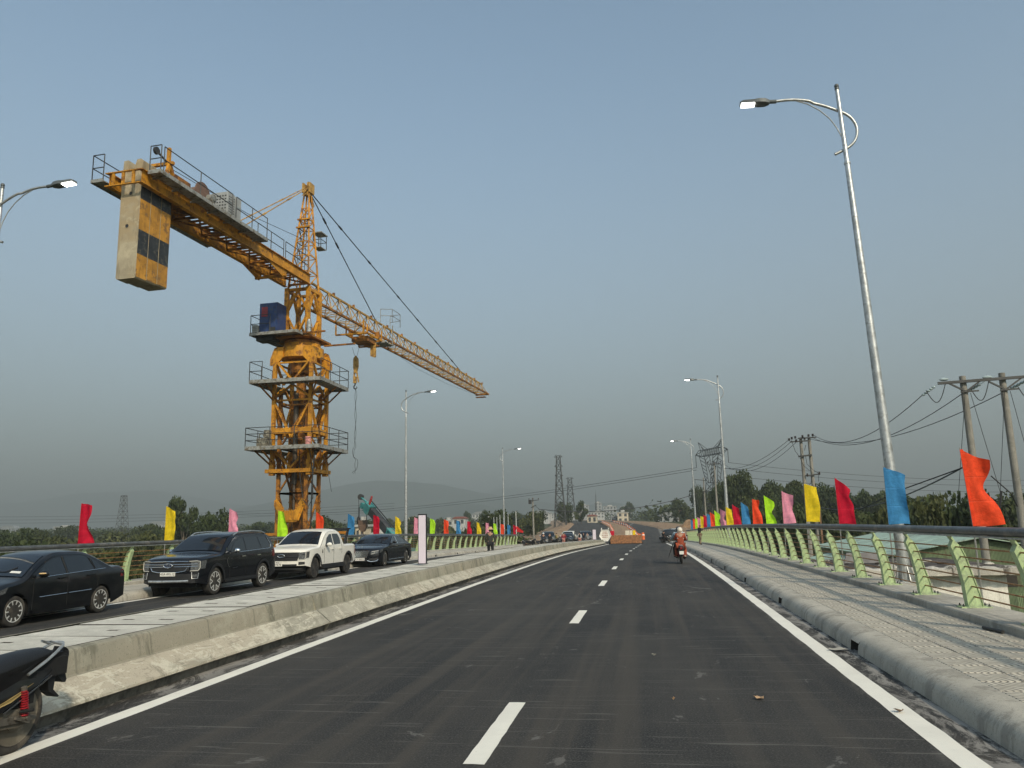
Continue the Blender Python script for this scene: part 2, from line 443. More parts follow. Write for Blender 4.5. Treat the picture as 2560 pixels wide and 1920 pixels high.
# lid slabs with two lifting notches each
def heightcells(xs, ys, H, base=-.06):
    m_ = MB()
    nx, ny = len(xs)-1, len(ys)-1
    for i in range(nx):
        for j in range(ny):
            z = H[i][j]
            m_.add([(xs[i],ys[j],z),(xs[i+1],ys[j],z),(xs[i+1],ys[j+1],z),(xs[i],ys[j+1],z)], [(0,1,2,3)])
            for (di, dj, p, q) in ((1,0,(1,0),(1,1)),(-1,0,(0,1),(0,0)),(0,1,(1,1),(0,1)),(0,-1,(0,0),(1,0))):
                a, b = i+di, j+dj
                zz = H[a][b] if 0 <= a < nx and 0 <= b < ny else base
                if zz < z-1e-5:
                    A = (xs[i+p[0]], ys[j+p[1]]); B = (xs[i+q[0]], ys[j+q[1]])
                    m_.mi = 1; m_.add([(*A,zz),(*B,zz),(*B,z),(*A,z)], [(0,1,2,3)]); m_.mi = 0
    return m_
SW = 1.285
DIRT_SHADE = mat('joint_dirt_shade', (.06,.054,.044), .95, var=.4, scale=9)  # dark slab and tile edges: joint dirt plus gap shadow put into the colour
lid_me = []
for v in range(4):
    r_ = random.Random(v+7); a = .27+r_.uniform(-.03,.03); b = .80+r_.uniform(-.04,.04)
    na, nb, nd = ((.16,.13,.05),(.10,.0,.035),(.12,.15,.028),(.0,.11,.05))[v]; ys_ = [0, .44, .44+.075, .955]
    xs = [-SW/2, -.36, -.35+na*1.3, .18, .19+nb*1.3, SW/2]
    H = [[0]*3 for _ in range(5)]; H[1][1] = -nd if na else 0; H[3][1] = -nd if nb else 0
    lid_me.append(heightcells(xs, ys_, H, -.10).mesh('slab', [SLAB, DIRT_SHADE]))
y = 1.2; i = 0
rnd = random.Random(5)
while y < YB-1.0:
    o = link('slab', lid_me[rnd.randrange(4)], med)
    o.location = (-6.672+rnd.uniform(-.008,.008), y, zr(y+.5)+.594+rnd.uniform(-.007,.006))
    sl_ = (zr(y+1)-zr(y)); o.rotation_euler = (math.atan(sl_)+rnd.uniform(-.004,.004), rnd.uniform(-.004,.004), rnd.uniform(-.006,.006))
    y += 1.0; i += 1
m_ = MB(); strip(m_, [(-5.963,.50),(-7.355,.50)], YS); m_.build('median_fill', DIRT_SHADE, med)

# ------------------------------------------------------------------ right kerb with drain inlets
kerb = empty('kerb', (0,0,0), kind='structure')
prof = [(2.545,-.01),(2.560,.10),(2.600,.165),(2.665,.205),(2.75,.222),(2.905,.226)]
inlets = [5.26+5.8*k for k in range(17) if 5.26+5.8*k < 100]
edges = [YA]
for c_ in inlets: edges += [c_-.19, c_+.19]
edges.append(YB)
for i in range(0, len(edges), 2):
    a, b = edges[i], edges[i+1]
    ys = [a] + [y for y in YS if a+.2 < y < b-.2] + [b]
    # split the long section by two fine joints
    m_ = MB(); strip(m_, prof, ys)
    for y in (a, b): m_.add([(x, y, zr(y)+d) for x, d in prof]+[(2.905, y, zr(y)-.02)], [tuple(range(len(prof)+1))])
    m_.build('kerb_section', KERB, kerb, smooth=50)
for c_ in inlets:
    m_ = MB(); a, b = c_-.19, c_+.19; z = zr(c_)
    strip(m_, [(2.566,.125)]+[(2.600,.165),(2.665,.205),(2.75,.222),(2.905,.226)], [a, b]); m_.mi = 1
    m_.add([(2.566,a,z+.125),(2.566,b,z+.125),(2.80,b,z+.125),(2.80,a,z+.125)], [(0,1,2,3)])
    m_.add([(2.80,a,z-.02),(2.80,b,z-.02),(2.80,b,z+.125),(2.80,a,z+.125)], [(0,1,2,3)])
    for y in (a+.002, b-.002): m_.add([(2.55,y,z-.01),(2.80,y,z-.01),(2.80,y,z+.125),(2.566,y,z+.125)], [(0,1,2,3)])
    m_.build('kerb_inlet', [KERB, DARK], kerb, smooth=50)

# ------------------------------------------------------------------ right pavement : tiles
pave = empty('pavement', (0,0,0), kind='structure')
m_ = MB(); strip(m_, [(2.90,.196),(4.42,.196)], YS); m_.build('bedding', DARK, pave)
tb = MB(); e_ = .190
tb.add([(-e_,-e_,-.03),(e_,-e_,-.03),(e_,e_,-.03),(-e_,e_,-.03),(-e_,-e_,.010),(e_,-e_,.010),(e_,e_,.010),(-e_,e_,.010),
        (-e_+.008,-e_+.008,.016),(e_-.008,-e_+.008,.016),(e_-.008,e_-.008,.016),(-e_+.008,e_-.008,.016)],
       [(0,1,5,4),(1,2,6,5),(2,3,7,6),(3,0,4,7)])
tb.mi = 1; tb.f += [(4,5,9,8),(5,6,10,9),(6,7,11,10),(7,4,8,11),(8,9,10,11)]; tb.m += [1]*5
tile_me = tb.mesh('tile', [DIRT_SHADE, TILE])
TW = .3775; rnd = random.Random(11)
Y0T = 4.2
for j in range(75):
    for i in range(4):
        o = link('tile', tile_me, pave)
        y = Y0T + .4*j
        o.location = (2.905+TW*(i+.5), y, zr(y)+.212+rnd.uniform(-.002,.002)); o.scale = (TW/.392, .4/.392, 1)
        o.rotation_euler = (rnd.uniform(-.004,.004)+(zr(y+.5)-zr(y-.5)), rnd.uniform(-.004,.004), rnd.choice((0, math.pi)))
m_ = MB(); strip(m_, [(2.905,.228),(3.28,.228),(3.66,.228),(4.04,.228),(4.42,.228)], yline(Y0T+.4*75-.19, YB)); tag(m_.build('far_tiles', PFAR, pave), kind='stuff')
m_ = MB(); strip(m_, [(2.905,.228),(4.42,.228)], yline(YA, Y0T-.2)); tag(m_.build('near_tiles', PFAR, pave), kind='stuff')
# upstand that carries the railing
rk = empty('kerb', (0,0,0), kind='structure')
a = YA
while a < YB-1:
    b = min(YB, a+8.0)
    ys = [a+.008] + [y for y in YS if a+.3 < y < b-.3] + [b-.008]
    m_ = MB(); solid_strip(m_, [(4.40,-.1),(4.405,.315),(4.425,.335),(5.14,.335),(5.16,.315),(5.16,-.5)], ys)
    m_.build('upstand_section', PARA, rk, smooth=30); a = b
# left side : kerb, pavement, upstand (mirror image, tiles too far to tell apart)
lk = empty('kerb', (0,0,0), kind='structure')
zL = lambda y: zr(y)-.077
a = YA; n_ = 0
while a < YB-1:
    b = min(YB, a+6.0); ys = [a+.006] + [y for y in YS if a+.3 < y < b-.3] + [b-.006]
    m_ = MB(); solid_strip(m_, [(-14.02,-.02),(-14.035,.11),(-14.07,.17),(-14.14,.215),(-14.25,.228),(-14.40,.23),(-14.40,-.1)], ys, zL)
    m_.build('kerb_section', KERB, lk, smooth=50)
    m_ = MB(); m_.box((-14.028, b-.45, zL(b)+.0), (-14.0275+.004, b-.1, zL(b)+.13)); m_.build('kerb_inlet', DARK, lk)
    a = b
lp = MB(); strip(lp, [(-14.39,.232),(-15.9,.232)], YS, zL); o = lp.build('pavement', PFAR); tag(o, kind='structure')
m_ = MB(); solid_strip(m_, [(-15.88,-.1),(-15.885,.315),(-15.905,.335),(-16.62,.335),(-16.64,.315),(-16.64,-.5)], YS, zL)
tag(m_.build('kerb', PARA, None, smooth=30), kind='structure')
# ------------------------------------------------------------------ railings
GREENP = mat('pale_green_paint', (.41,.52,.27), .5, var=.10, scale=4, dirt=(.30,.36,.22), dscale=5, spec=.4)
GALV = mat('galvanised_steel', (.50,.51,.50), .42, metal=.75, var=.16, scale=7, dirt=(.36,.36,.34), dscale=9)
RAILM = mat('dull_steel_rail', (.105,.11,.11), .42, metal=.35, var=.22, scale=4, dirt=(.20,.19,.165), dscale=2.5)
RODM = mat('rusty_rod', (.29,.145,.055), .7, metal=.2, var=.3, scale=14, dirt=(.40,.24,.10), dscale=10)
BOLT = mat('dark_bolt', (.06,.07,.06), .5, metal=.6)
def railing(name, xb, side, ybase, y0, y1, step, label):
    s = side; zf = ybase
    root = empty(name, (0,0,0), 0, label, 'railing')
    pl = [(-.020,0),(-.042,.365),(-.085,.632),(-.128,.783),(-.168,.908),(-.126,.990),(-.180,1.085)]
    pr = [(-.150,1.085),(-.100,.997),(-.036,.917),(.027,.748),(.094,.463),(.160,.196),(.187,0)]
    flange = [(x,z) for x,z in pl]+[(x+.022,z) for x,z in pl[::-1]]
    me_web = MB(); me_web.prism([(s*(x+.008),z) for x,z in pl]+[(s*x,z) for x,z in pr], -.052, .052); me_web = me_web.mesh('post', GREENP)
    fb = MB()
    for (xa, za), (xc, zc) in zip(pl, pl[1:]):
        fb.prism([(s*xa,za),(s*(xa+.016),za),(s*(xc+.016),zc),(s*xc,zc)], -.068, .068)
    for (xa, za), (xc, zc) in zip(pr[2:], pr[3:]):
        fb.prism([(s*xa,za),(s*(xa+.012),za),(s*(xc+.012),zc),(s*xc,zc)], -.068, .068)
    fb = fb.mesh('flange', GREENP)
    bp = MB(); bp.cbox((s*.085,0,.009),(.43,.22,.018)); 
    bp = bp.mesh('base_plate', GREENP)
    bo = MB(); bo.lathe([(.017,.0),(.017,.02),(.009,.021),(.009,.042)], n=6)
    bo = bo.mesh('bolt', BOLT)
    y = y0; k = 0
    while y < y1:
        p = link('post', me_web, root); p.location = (xb, y, zf(y))
        link('flange', fb, p); link('base_plate', bp, p)
        if y < 34:
            for ix in (-.09,.265):
                for iy in (-.075,.075): link('bolt', bo, p).location = (s*ix, iy, .018)
        y += step; k += 1
    ys = [y0-8.0+ i*step for i in range(int((y1-y0+8)/step)+1)]
    for (x, z) in [(.08,.16),(.066,.31),(.037,.455),(0,.605),(-.043,.75),(-.094,.896)]:
        m_ = MB(); m_.tube([(xb+s*x, y, zf(y)+z) for y in ys], .0115, 6); m_.build('rod', RODM, root, smooth=True)
    m_ = MB(); m_.tube([(xb-s*.168, y, zf(y)+1.150) for y in ys], .060, 14); m_.build('handrail', RAILM, root, smooth=True)
    m_ = MB(); m_.grid([[(xb-s*.168-.045, y, zf(y)+1.084),(xb-s*.168-.045, y, zf(y)+1.062),(xb-s*.168+.045, y, zf(y)+1.062),(xb-s*.168+.045, y, zf(y)+1.084)] for y in ys]); m_.build('saddle_strip', GALV, root)
    return root
zR_ = lambda y: zr(y)+.335
zL_ = lambda y: zr(y)-.077+.335
railing('railing', 4.685, 1, zR_, 2.5, 98.5, 2.1, 'pale green bridge railing with rusty rods along the tiled pavement')
railing('railing', -16.16, -1, zL_, 3.4, 97.0, 2.1, 'pale green bridge railing behind the parked cars, beside the crane')

# ------------------------------------------------------------------ flags
def cloth_mat(name, col, tr=.35):
    m = NT(name)
    c = m.ramp(m.noise(7, 5, .6), [(.3, [x*.86 for x in col]), (.7, [min(1, x*1.06) for x in col])])
    m.set(Base_Color=c, Roughness=.75, Specular_IOR_Level=.2)
    t = m.n('ShaderNodeBsdfTranslucent'); m.l(c, t.inputs['Color'])
    mx = m.n('ShaderNodeMixShader'); mx.inputs[0].default_value = tr
    m.l(m.p.outputs[0], mx.inputs[1]); m.l(t.outputs[0], mx.inputs[2])
    m.l(mx.outputs[0], m.t.nodes['Material Output'].inputs['Surface'])
    wv = m.n('ShaderNodeTexWave'); wv.inputs['Scale'].default_value = 2.5; wv.inputs['Distortion'].default_value = 6
    m.l(m.co((1,1,.6)), wv.inputs['Vector'])
    sz = m.n('ShaderNodeSeparateXYZ'); m.l(m.tc.outputs['Object'], sz.inputs[0])
    fr = m.math('ABSOLUTE', m.math('SUBTRACT', m.math('FRACT', m.math('MULTIPLY', sz.outputs[2], 2.7)), .5))
    cr = m.ramp(fr, [(.47, 0), (.495, 1)])
    m.set(Base_Color=m.mix(m.math('MULTIPLY', cr, .35), c, [min(1, x*1.2+.06) for x in col]))
    m.bump(m.math('ADD', m.math('MULTIPLY', cr, -.6), m.math('MULTIPLY', m.noise(9, 4, .7), 1.2)), .5, .02); return m.mat
FC = {'orange': cloth_mat('orange_cloth', (.95,.085,.025)), 'blue': cloth_mat('blue_cloth', (.055,.25,.50)),
      'crimson': cloth_mat('crimson_cloth', (.58,.008,.035)), 'yellow': cloth_mat('yellow_cloth', (.86,.62,.02)),
      'pink': cloth_mat('pink_cloth', (.86,.33,.44)), 'lime': cloth_mat('lime_cloth', (.50,.88,.03))}
POLEM = mat('grey_pole', (.30,.30,.28), .5, metal=.5)
def flag_cloth(seed, style=None):
    r = random.Random(seed); H, W = 1.17, .40
    st = style or dict(waist=r.uniform(0,.35), wpos=r.uniform(.35,.7), droop=r.uniform(.06,.26), tipfold=r.uniform(0,.4), amp=r.uniform(.03,.09), ph=r.uniform(0,6), lean=r.uniform(-.02,.05))
    nu, nv = 12, 20; P = []
    for j in range(nv+1):
        t = j/nv; row = []
        wv = W*(1-st['waist']*math.exp(-((t-st['wpos'])/.18)**2))*(1+.05*math.sin(t*5+st['ph']))*(.95+.12*(1-t))
        wv *= 1-st['tipfold']*max(0, t-.78)/.22*.6
        for i in range(nu+1):
            u = i/nu
            x = wv*u*(1-.06*abs(math.sin(3*t+st['ph'])))
            y = st['amp']*math.sin(u*5.5+t*4+st['ph'])*u + .05*math.sin(t*7+u*3+st['ph']*2)*u*u
            z = H*t - st['droop']*u*max(0, t)**2*1.0 - .02*math.sin(u*4+st['ph'])*u
            row.append((x+st['lean']*t, y, z))
        P.append(row)
    return P
_fm = {}
def flag(col, seed, loc, label, group, style=None, polebase=-1.2):
    root = empty('flag', loc, 0, label, 'flag', group)
    P = flag_cloth(seed, style)
    m_ = MB(); m_.grid(P); m_.build('cloth', FC[col], root, smooth=True, fix=False)
    lean = (style or {}).get('lean', 0)
    m_ = MB(); m_.tube([(-.008, .012, polebase), (-.004,.010,0), (P[-1][0][0]-.004, .008, 1.20)], [.016,.013,.010], 6); m_.build('pole', POLEM, root, smooth=True)
    m_ = MB()
    m_.grid([[(row[0][0]-.016, row[0][1]-.012, row[0][2]), (row[0][0]+.03, row[0][1]-.014, row[0][2])] for row in P]); m_.build('sleeve', FC[col], root, smooth=True, fix=False)
    return root
ORD = ['nearest','second','third','fourth','fifth','sixth']
SEQ = ['orange','blue','crimson','yellow','pink','lime']
near_style = [dict(waist=.30, wpos=.52, droop=.20, tipfold=-.02, amp=.05, ph=.6, lean=-.05), dict(waist=.05, wpos=.4, droop=.17, tipfold=-.12, amp=.035, ph=2.4, lean=.01),
              dict(waist=.30, wpos=.72, droop=.27, tipfold=.05, amp=.06, ph=4.2, lean=-.01), dict(waist=.02, wpos=.5, droop=.10, tipfold=-.1, amp=.04, ph=5.2, lean=.02),
              dict(waist=.12, wpos=.45, droop=.18, tipfold=-.05, amp=.05, ph=1.1, lean=.02), dict(waist=.35, wpos=.45, droop=.25, tipfold=.1, amp=.06, ph=3.3, lean=-.02)]
cnt = {}
k = 0; y = 12.95
NR = 20
for k in range(NR):
    y = 12.95+4.22*k; c_ = SEQ[k % 6]; n_ = cnt.get(c_, 0); cnt[c_] = n_+1
    nb = '' if k == 0 else ' just beyond the %s one' % SEQ[(k-1) % 6]
    flag(c_, 100+k, (4.885, y, zR_(y)+1.20+(.06 if k in (3,) else 0)), '%s %s cloth flag on the railing of the tiled pavement%s' % (ORD[n_], c_, nb), 'flags on the pavement railing', near_style[k] if k < 6 else None)
SEQL = ['crimson','yellow','pink','lime','orange','blue']
cnt = {}
for k in range(19):
    y = 20.42+4.15*k; c_ = SEQL[k % 6]; n_ = cnt.get(c_, 0); cnt[c_] = n_+1
    extra = {0: ', right behind the black sedan', 2: ', above the black SUV', 3: ', left of the white pickup roof', 4: ', above the white pickup', 7:', beside the teal crane boom'}.get(k, ' beside the %s one' % SEQL[(k-1) % 6])
    flag(c_, 300+k, (-16.42, y, zL_(y)+1.19), '%s %s cloth flag on the crane-side railing%s' % (ORD[n_], c_, extra), 'flags on the railing beside the crane')
# large red flag on its own staff at the end of the left railing
root = empty('flag', (-16.3, 96.6, zL_(96.6)-.3), 0, 'red flag on a white staff at the far end of the crane-side railing', 'flag')
m_ = MB(); m_.tube([(0,0,0),(0,0,4.4)], [.05,.04], 6); m_.build('pole', mat('white_pole', (.6,.6,.58), .5), root)
P = [[(.03+.85*u/10, .06*math.sin(u*.9+v*.4), 2.55-v*.088-.018*u-.006*u*(8-v)) for u in range(11)] for v in range(9)]
m_ = MB(); m_.grid(P); m_.build('cloth', cloth_mat('red_cloth', (.70,.03,.03)), root, smooth=True, fix=False)

# ------------------------------------------------------------------ street lamps
LENS = NT('lamp_lens'); LENS.set(Base_Color=(.9,.9,.85), Emission_Color=(1,.97,.9), Emission_Strength=14.0, Roughness=.3); LENS = LENS.mat
LAMPH = mat('lamp_housing', (.10,.11,.11), .5, metal=.3)
def street_lamp():
    root = empty('street_lamp', (0,0,0), 0, 'x', 'street lamp', 'lit street lamps along the bridge')
    m_ = MB(); m_.tube([(0,0,.02),(0,0,4),(0,0,9.42)], [.125,.100,.062], 16); m_.tube([(0,0,9.42),(0,0,9.46),(0,0,11.30)], [.066,.055,.045], 14); m_.build('pole', GALV, root, smooth=True)
    m_ = MB(); m_.cbox((0,0,.012),(.46,.46,.024))
    for k in range(8):
        a = k*math.pi/4+.2; c_, s_ = math.cos(a), math.sin(a)
        m_.add([(c_*.12-s_*.006,s_*.12+c_*.006,.024),(c_*.21-s_*.006,s_*.21+c_*.006,.024),(c_*.12-s_*.006,s_*.12+c_*.006,.36),(c_*.12+s_*.006,s_*.12-c_*.006,.024),(c_*.21+s_*.006,s_*.21-c_*.006,.024),(c_*.12+s_*.006,s_*.12-c_*.006,.36)],[(0,1,2),(5,4,3),(0,3,4,1),(1,4,5,2),(2,5,3,0)])
    for ix in (-.19,.19):
        for iy in (-.19,.19): m_.cyl((ix,iy,.02),(ix,iy,.08),.018,n=6)
    m_.build('base_plate', GALV, root)
    m_ = MB(); m_.lathe([(.075,0),(.075,.05)], (0,0,9.40), 14); m_.lathe([(.055,0),(.05,.035)], (0,0,9.62), 12); m_.build('collar', GALV, root)
    m_ = MB(); m_.lathe([(.05,0),(.055,.03),(.045,.06)], (0,0,11.28), 12); m_.ball((0,0,11.38),.055); m_.build('finial', LAMPH, root, smooth=True)
    arm = [(-1.47,0,11.20),(-1.1,0,11.19),(-.75,0,11.12),(-.35,0,10.96),(0,0,10.76),(.17,0,10.64),(.28,0,10.49),(.335,0,10.30),(.31,0,10.10),(.22,0,9.94),(.06,0,9.82),(-.23,0,9.70)]
    arm = [Vector(p) for p in arm]; sm = []
    for i in range(len(arm)-1):
        p0, p1, p2, p3 = arm[max(0,i-1)], arm[i], arm[i+1], arm[min(len(arm)-1,i+2)]
        for t in (0,.25,.5,.75): sm.append(.5*((2*p1)+(p2-p0)*t+(2*p0-5*p1+4*p2-p3)*t*t+(3*p1-p0-3*p2+p3)*t**3))
    sm.append(arm[-1])
    m_ = MB(); m_.tube([(p.x, p.y+.055*(0 if p.x < -.6 else 1), p.z) for p in sm], .034, 10); m_.build('arm', GALV, root, smooth=True)
    m_ = MB(); m_.tube([(-.95,0,11.14),(-.70,0,11.02),(-.45,0,10.82),(-.25,0,10.58),(-.12,0,10.32),(-.04,0,10.08)], .014, 6); m_.build('brace', GALV, root, smooth=True)
    h = empty('lamp_head', (-1.47,0,11.20)); h.parent = root; h.rotation_euler = (0, R(5), 0); KIDS.setdefault(root.name, []).append(h)
    m_ = MB(); m_.tube([(.06,0,0),(-.13,0,0)], .047, 10)
    def ring(x, w_, z0, z1): return [(x,-w_,z0),(x,-w_*.8,z1),(x,w_*.8,z1),(x,w_,z0)]
    rs = [ring(-.10,.06,-.05,.03), ring(-.20,.13,-.055,.05), ring(-.36,.14,-.05,.055), ring(-.44,.125,-.045,.045), ring(-.72,.12,-.045,.035), ring(-.79,.085,-.04,.012)]
    n0 = len(m_.v); m_.grid([r_+r_[:1] for r_ in rs]); m_.add(rs[0], [(0,1,2,3)]); m_.add(rs[-1], [(3,2,1,0)])
    m_.build('housing', LAMPH, h, smooth=30)
    m_ = MB(); m_.box((-.755,-.098,-.066),(-.45,.098,-.046)); m_.build('lens', LENS, h)
    return root
PLM = PARA
def plinth(x, y, z):
    m_ = MB(); m_.box((x-.30, y-.45, z-1.0), (x+.38, y+.45, z)); o = m_.build('lamp_plinth', PLM); tag(o, kind='structure'); return o
sl0 = street_lamp(); first = True
for (x, y, rz, lab) in [(5.32,17.98,0,'tall lit street lamp behind the blue flag, rising highest in the picture'), (5.32,54.6,0,'lit street lamp behind the far flags of the pavement railing, before the big pylon'),
                    (5.32,91.0,0,'smallest lit street lamp above the pavement railing, left of the big pylon'), (-17.1,17.3,math.pi,'lit street lamp cut by the left picture edge beside the counterweight'),
                    (-16.95,53.4,math.pi,'lit street lamp beside the teal crane boom on the crane side'), (-16.95,91.8,math.pi,'smallest lit street lamp on the crane side, near the man in the straw hat')]:
    z = (zR_(y) if x > 0 else zL_(y))-.015
    if x < 0 and y < 20: z -= .5
    plinth(x-.0 if x > 0 else x-.08, y, z)
    o = sl0 if first else copy_tree(sl0)
    first = False; o.location = (x, y, z+.002); o.rotation_euler = (0,R(-1.6) if (x > 0 and y < 20) else 0,rz); o['label'] = lab
    if x > 0 and y < 20: o.scale = (1,1,1.014)
# ------------------------------------------------------------------ tower crane
CX0, CY0 = -18.75, 39.84
def yel(name, base=(.58,.26,.018), rust=(.16,.06,.018), thr=(.50,.72), ds=3.0, rough=.55):
    m = NT(name); v = m.co()
    c = m.ramp(m.noise(1.4, 6, .7, v), [(.3, [x*.72 for x in base]), (.7, [x*1.10 for x in base])])
    st = m.noise(1, 6, .75, m.co((7,7,.8)))
    c = m.mix(m.ramp(st, [(.62, 0), (.90, .75)]), c, [x*.42 for x in base])
    c = m.mix(m.ramp(m.noise(ds, 7, .75, v), [(thr[0]+.06, 0), (thr[1], .85)]), c, rust)
    m.set(Base_Color=c, Roughness=rough, Specular_IOR_Level=.4); return m.mat
YEL = yel('crane_yellow'); YELR = yel('crane_yellow_rusty', (.37,.15,.018), (.085,.036,.014), (.42,.60), 2.2)
YPALE = yel('crane_yellow_pale', (.50,.29,.07), (.15,.07,.025), (.5,.7), 4)
GREYS = mat('grey_walkway_steel', (.30,.30,.275), .6, metal=.3, var=.2, scale=6, dirt=(.16,.13,.09), dscale=4)
DKST = mat('dark_steel', (.06,.06,.058), .55, metal=.5)
CABLE = mat('black_cable', (.025,.025,.025), .7)
CWC = m_concrete('counterweight_concrete', (.40,.345,.24), .5, (.14,.115,.08), warm=(.38,.29,.17))
BLKP = mat('black_paint', (.022,.024,.026), .55, var=.3, dirt=(.10,.09,.06), dscale=6, dthr=(.6,.8))
YPNT = yel('band_yellow', (.50,.24,.03), (.18,.10,.04), (.5,.72), 3)
BLUEP = mat('blue_cabinet_paint', (.022,.050,.155), .5, var=.2, dirt=(.05,.06,.09), dscale=3)
REDP = mat('faded_red_paint', (.25,.035,.045), .6)

crane = empty('tower_crane', (CX0, CY0, -6.0), 0, 'yellow tower crane with concrete counterweights rising behind the railing', 'crane')
ORG = (CX0, CY0, -6.0)
def part(name, mb_, m_, parent=None, smooth=False): return mb_.build(name, m_, parent or crane, smooth, org=ORG)
def tiein(parent_name, parent=None): 
    o = bpy.data.objects.new(parent_name, None); COL.objects.link(o); o.parent = parent or crane; KIDS.setdefault((parent or crane).name, []).append(o); return o
def railing_loop(pts, h=1.05, r=.021, step=1.3, mids=(.5,), close=False):
    m_ = MB()
    pts = [Vector(p) for p in pts]; segs = list(zip(pts, pts[1:]+(pts[:1] if close else []))) if close else list(zip(pts, pts[1:]))
    for a, b in segs:
        L = (b-a).length; n = max(1, round(L/step))
        for k in range(n+1):
            p = a+(b-a)*k/n; m_.tube([p, p+Vector((0,0,h))], r, 6)
        for mz in (1.0,)+tuple(mids): m_.tube([a+Vector((0,0,h*mz)), b+Vector((0,0,h*mz))], r, 6)
    return m_
def lattice_faces(h, z0, z1, n, w, cx=CX0, cy=CY0, style='X', horiz=True):
    """list of bars for the 4 faces of a square tower"""
    bars = []
    cs = [(-h,-h),(h,-h),(h,h),(-h,h)]
    for f in range(4):
        (xa, ya), (xb, yb) = cs[f], cs[(f+1) % 4]
        for k in range(n):
            a, b = z0+(z1-z0)*k/n, z0+(z1-z0)*(k+1)/n; mz = (a+b)/2
            A0, B0 = (cx+xa,cy+ya,a), (cx+xb,cy+yb,a); A1, B1 = (cx+xa,cy+ya,b), (cx+xb,cy+yb,b); Mx, My = cx+(xa+xb)/2, cy+(ya+yb)/2
            if style == 'V': bars += [((Mx,My,a), A1), ((Mx,My,a), B1)]
            elif style == 'A': bars += [(A0, (Mx,My,b)), (B0, (Mx,My,b))]
            elif style == 'K': bars += [(A0, B1)] if k % 2 == 0 else [(B0, A1)]
            else: bars += [(A0, B1), (B0, A1)]
            if horiz: bars += [(A1, B1)]
            if horiz and k == 0: bars += [(A0, B0)]
    return bars
# --- mast
mast = tiein('mast')
H = .80
for sx in (-1,1):
    for sy in (-1,1):
        m_ = MB(); x, y = CX0+sx*H, CY0+sy*H
        m_.box((x-.09,y-.09,-6),(x+.09,y+.09,9.2)); 
        for z in range(-5, 9, 2):
            m_.box((x-.115,y-.115,z-.25),(x+.115,y+.115,z-.17)); m_.box((x-.115,y-.115,z+.12),(x+.115,y+.115,z+.2))
        part('mast_leg', m_, YELR, mast)
for z in [-6+2.4*k for k in range(6)]:
    for p, q in lattice_faces(H, z, z+2.4, 1, .1, style='X' if z < -3 else 'K', horiz=True):
        m_ = MB(); m_.bar(p, q, .10, .08); part('brace', m_, YELR, mast)
m_ = MB()
for k in range(46):
    z = -5.5+.32*k; m_.tube([(CX0-.15,CY0+.5,z),(CX0+.2,CY0+.5,z)], .012, 5)
for x in (-.15,.2): m_.tube([(CX0+x,CY0+.5,-6),(CX0+x,CY0+.5,9.2)], .018, 5)
part('ladder', m_, DKST, mast)
# --- hydraulic ram, rack and cross beam inside the cage
m_ = MB(); m_.cyl((CX0-.05,CY0-.45,4.1),(CX0-.05,CY0-.45,9.1),.13,n=12); m_.cyl((CX0-.05,CY0-.45,2.5),(CX0-.05,CY0-.45,4.1),.065,n=10); part('hydraulic_ram', m_, mat('ram_steel', (.11,.09,.07), .5, metal=.5), None, True)
m_ = MB(); m_.box((CX0-.14,CY0-.30,-1.5),(CX0+.30,CY0+.02,10.9))
for k in range(36): m_.box((CX0-.10,CY0-.325,-1.2+k*.33),(CX0+.26,CY0-.30,-1.05+k*.33))
part('inner_rack', m_, YELR)
m_ = MB(); W_ = .84
m_.prism([(CX0-W_-.04,3.25),(CX0-W_-.04,3.0),(CX0-.42,2.15),(CX0+.42,2.15),(CX0+W_-.06,3.05),(CX0+W_-.06,3.3),(CX0+.42,2.78),(CX0+.22,2.68),(CX0-.3,2.68),(CX0-.45,2.8)], CY0-H-.26, CY0-H-.13)
for x0, z0, x1, z1 in [(-W_,3.02,-.42,2.17),(-.42,2.17,.42,2.17),(.42,2.17,W_-.08,3.05),(-W_,3.25,-.4,2.74),(.4,2.74,W_-.08,3.28)]:
    m_.bar((CX0+x0,CY0-H-.195,z0),(CX0+x1,CY0-H-.195,z1),.03,.20)
for x in (-.22,.02,.24): m_.bar((CX0+x,CY0-H-.275,2.2),(CX0+x*.6,CY0-H-.275,2.72),.05,.03)
part('jacking_beam', m_, YEL)
# --- climbing cage
cage = tiein('climbing_cage'); G = 1.06
for sx in (-1,1):
    for sy in (-1,1):
        x, y = CX0+sx*G, CY0+sy*G; m_ = MB(); m_.box((x-.095,y-.095,4.9),(x+.095,y+.095,10.9)); 
        m_.box((x-.13,y-.13,4.55),(x+.13,y+.13,5.35)); part('cage_leg', m_, YEL, cage)
for (z0, z1, st) in [(4.95,6.0,'V'),(6.6,8.6,'V'),(8.75,9.5,'A'),(9.7,10.9,'V')]:
    for p, q in lattice_faces(G, z0, z1, 1, .1, style=st, horiz=False):
        m_ = MB(); m_.bar(p, q, .13, .10); part('brace', m_, YEL, cage)
for z, a in [(8.62,.09),(10.72,.09)]:
    for p, q in lattice_faces(G, z, z+.01, 1, .1, style='A', horiz=True)[2::4]:
        m_ = MB(); m_.bar(p, q, a, a); part('cross_bar', m_, YEL, cage)
for f, (p, q) in enumerate([((-G-.1,-G),(G+.1,-G)),((G,-G),(G,G)),((G,G),(-G,G)),((-G,G),(-G,-G))]):
    m_ = MB(); m_.bar((CX0+p[0],CY0+p[1],6.95),(CX0+q[0],CY0+q[1],6.95),.20,.30); part('cross_beam', m_, YEL, cage)
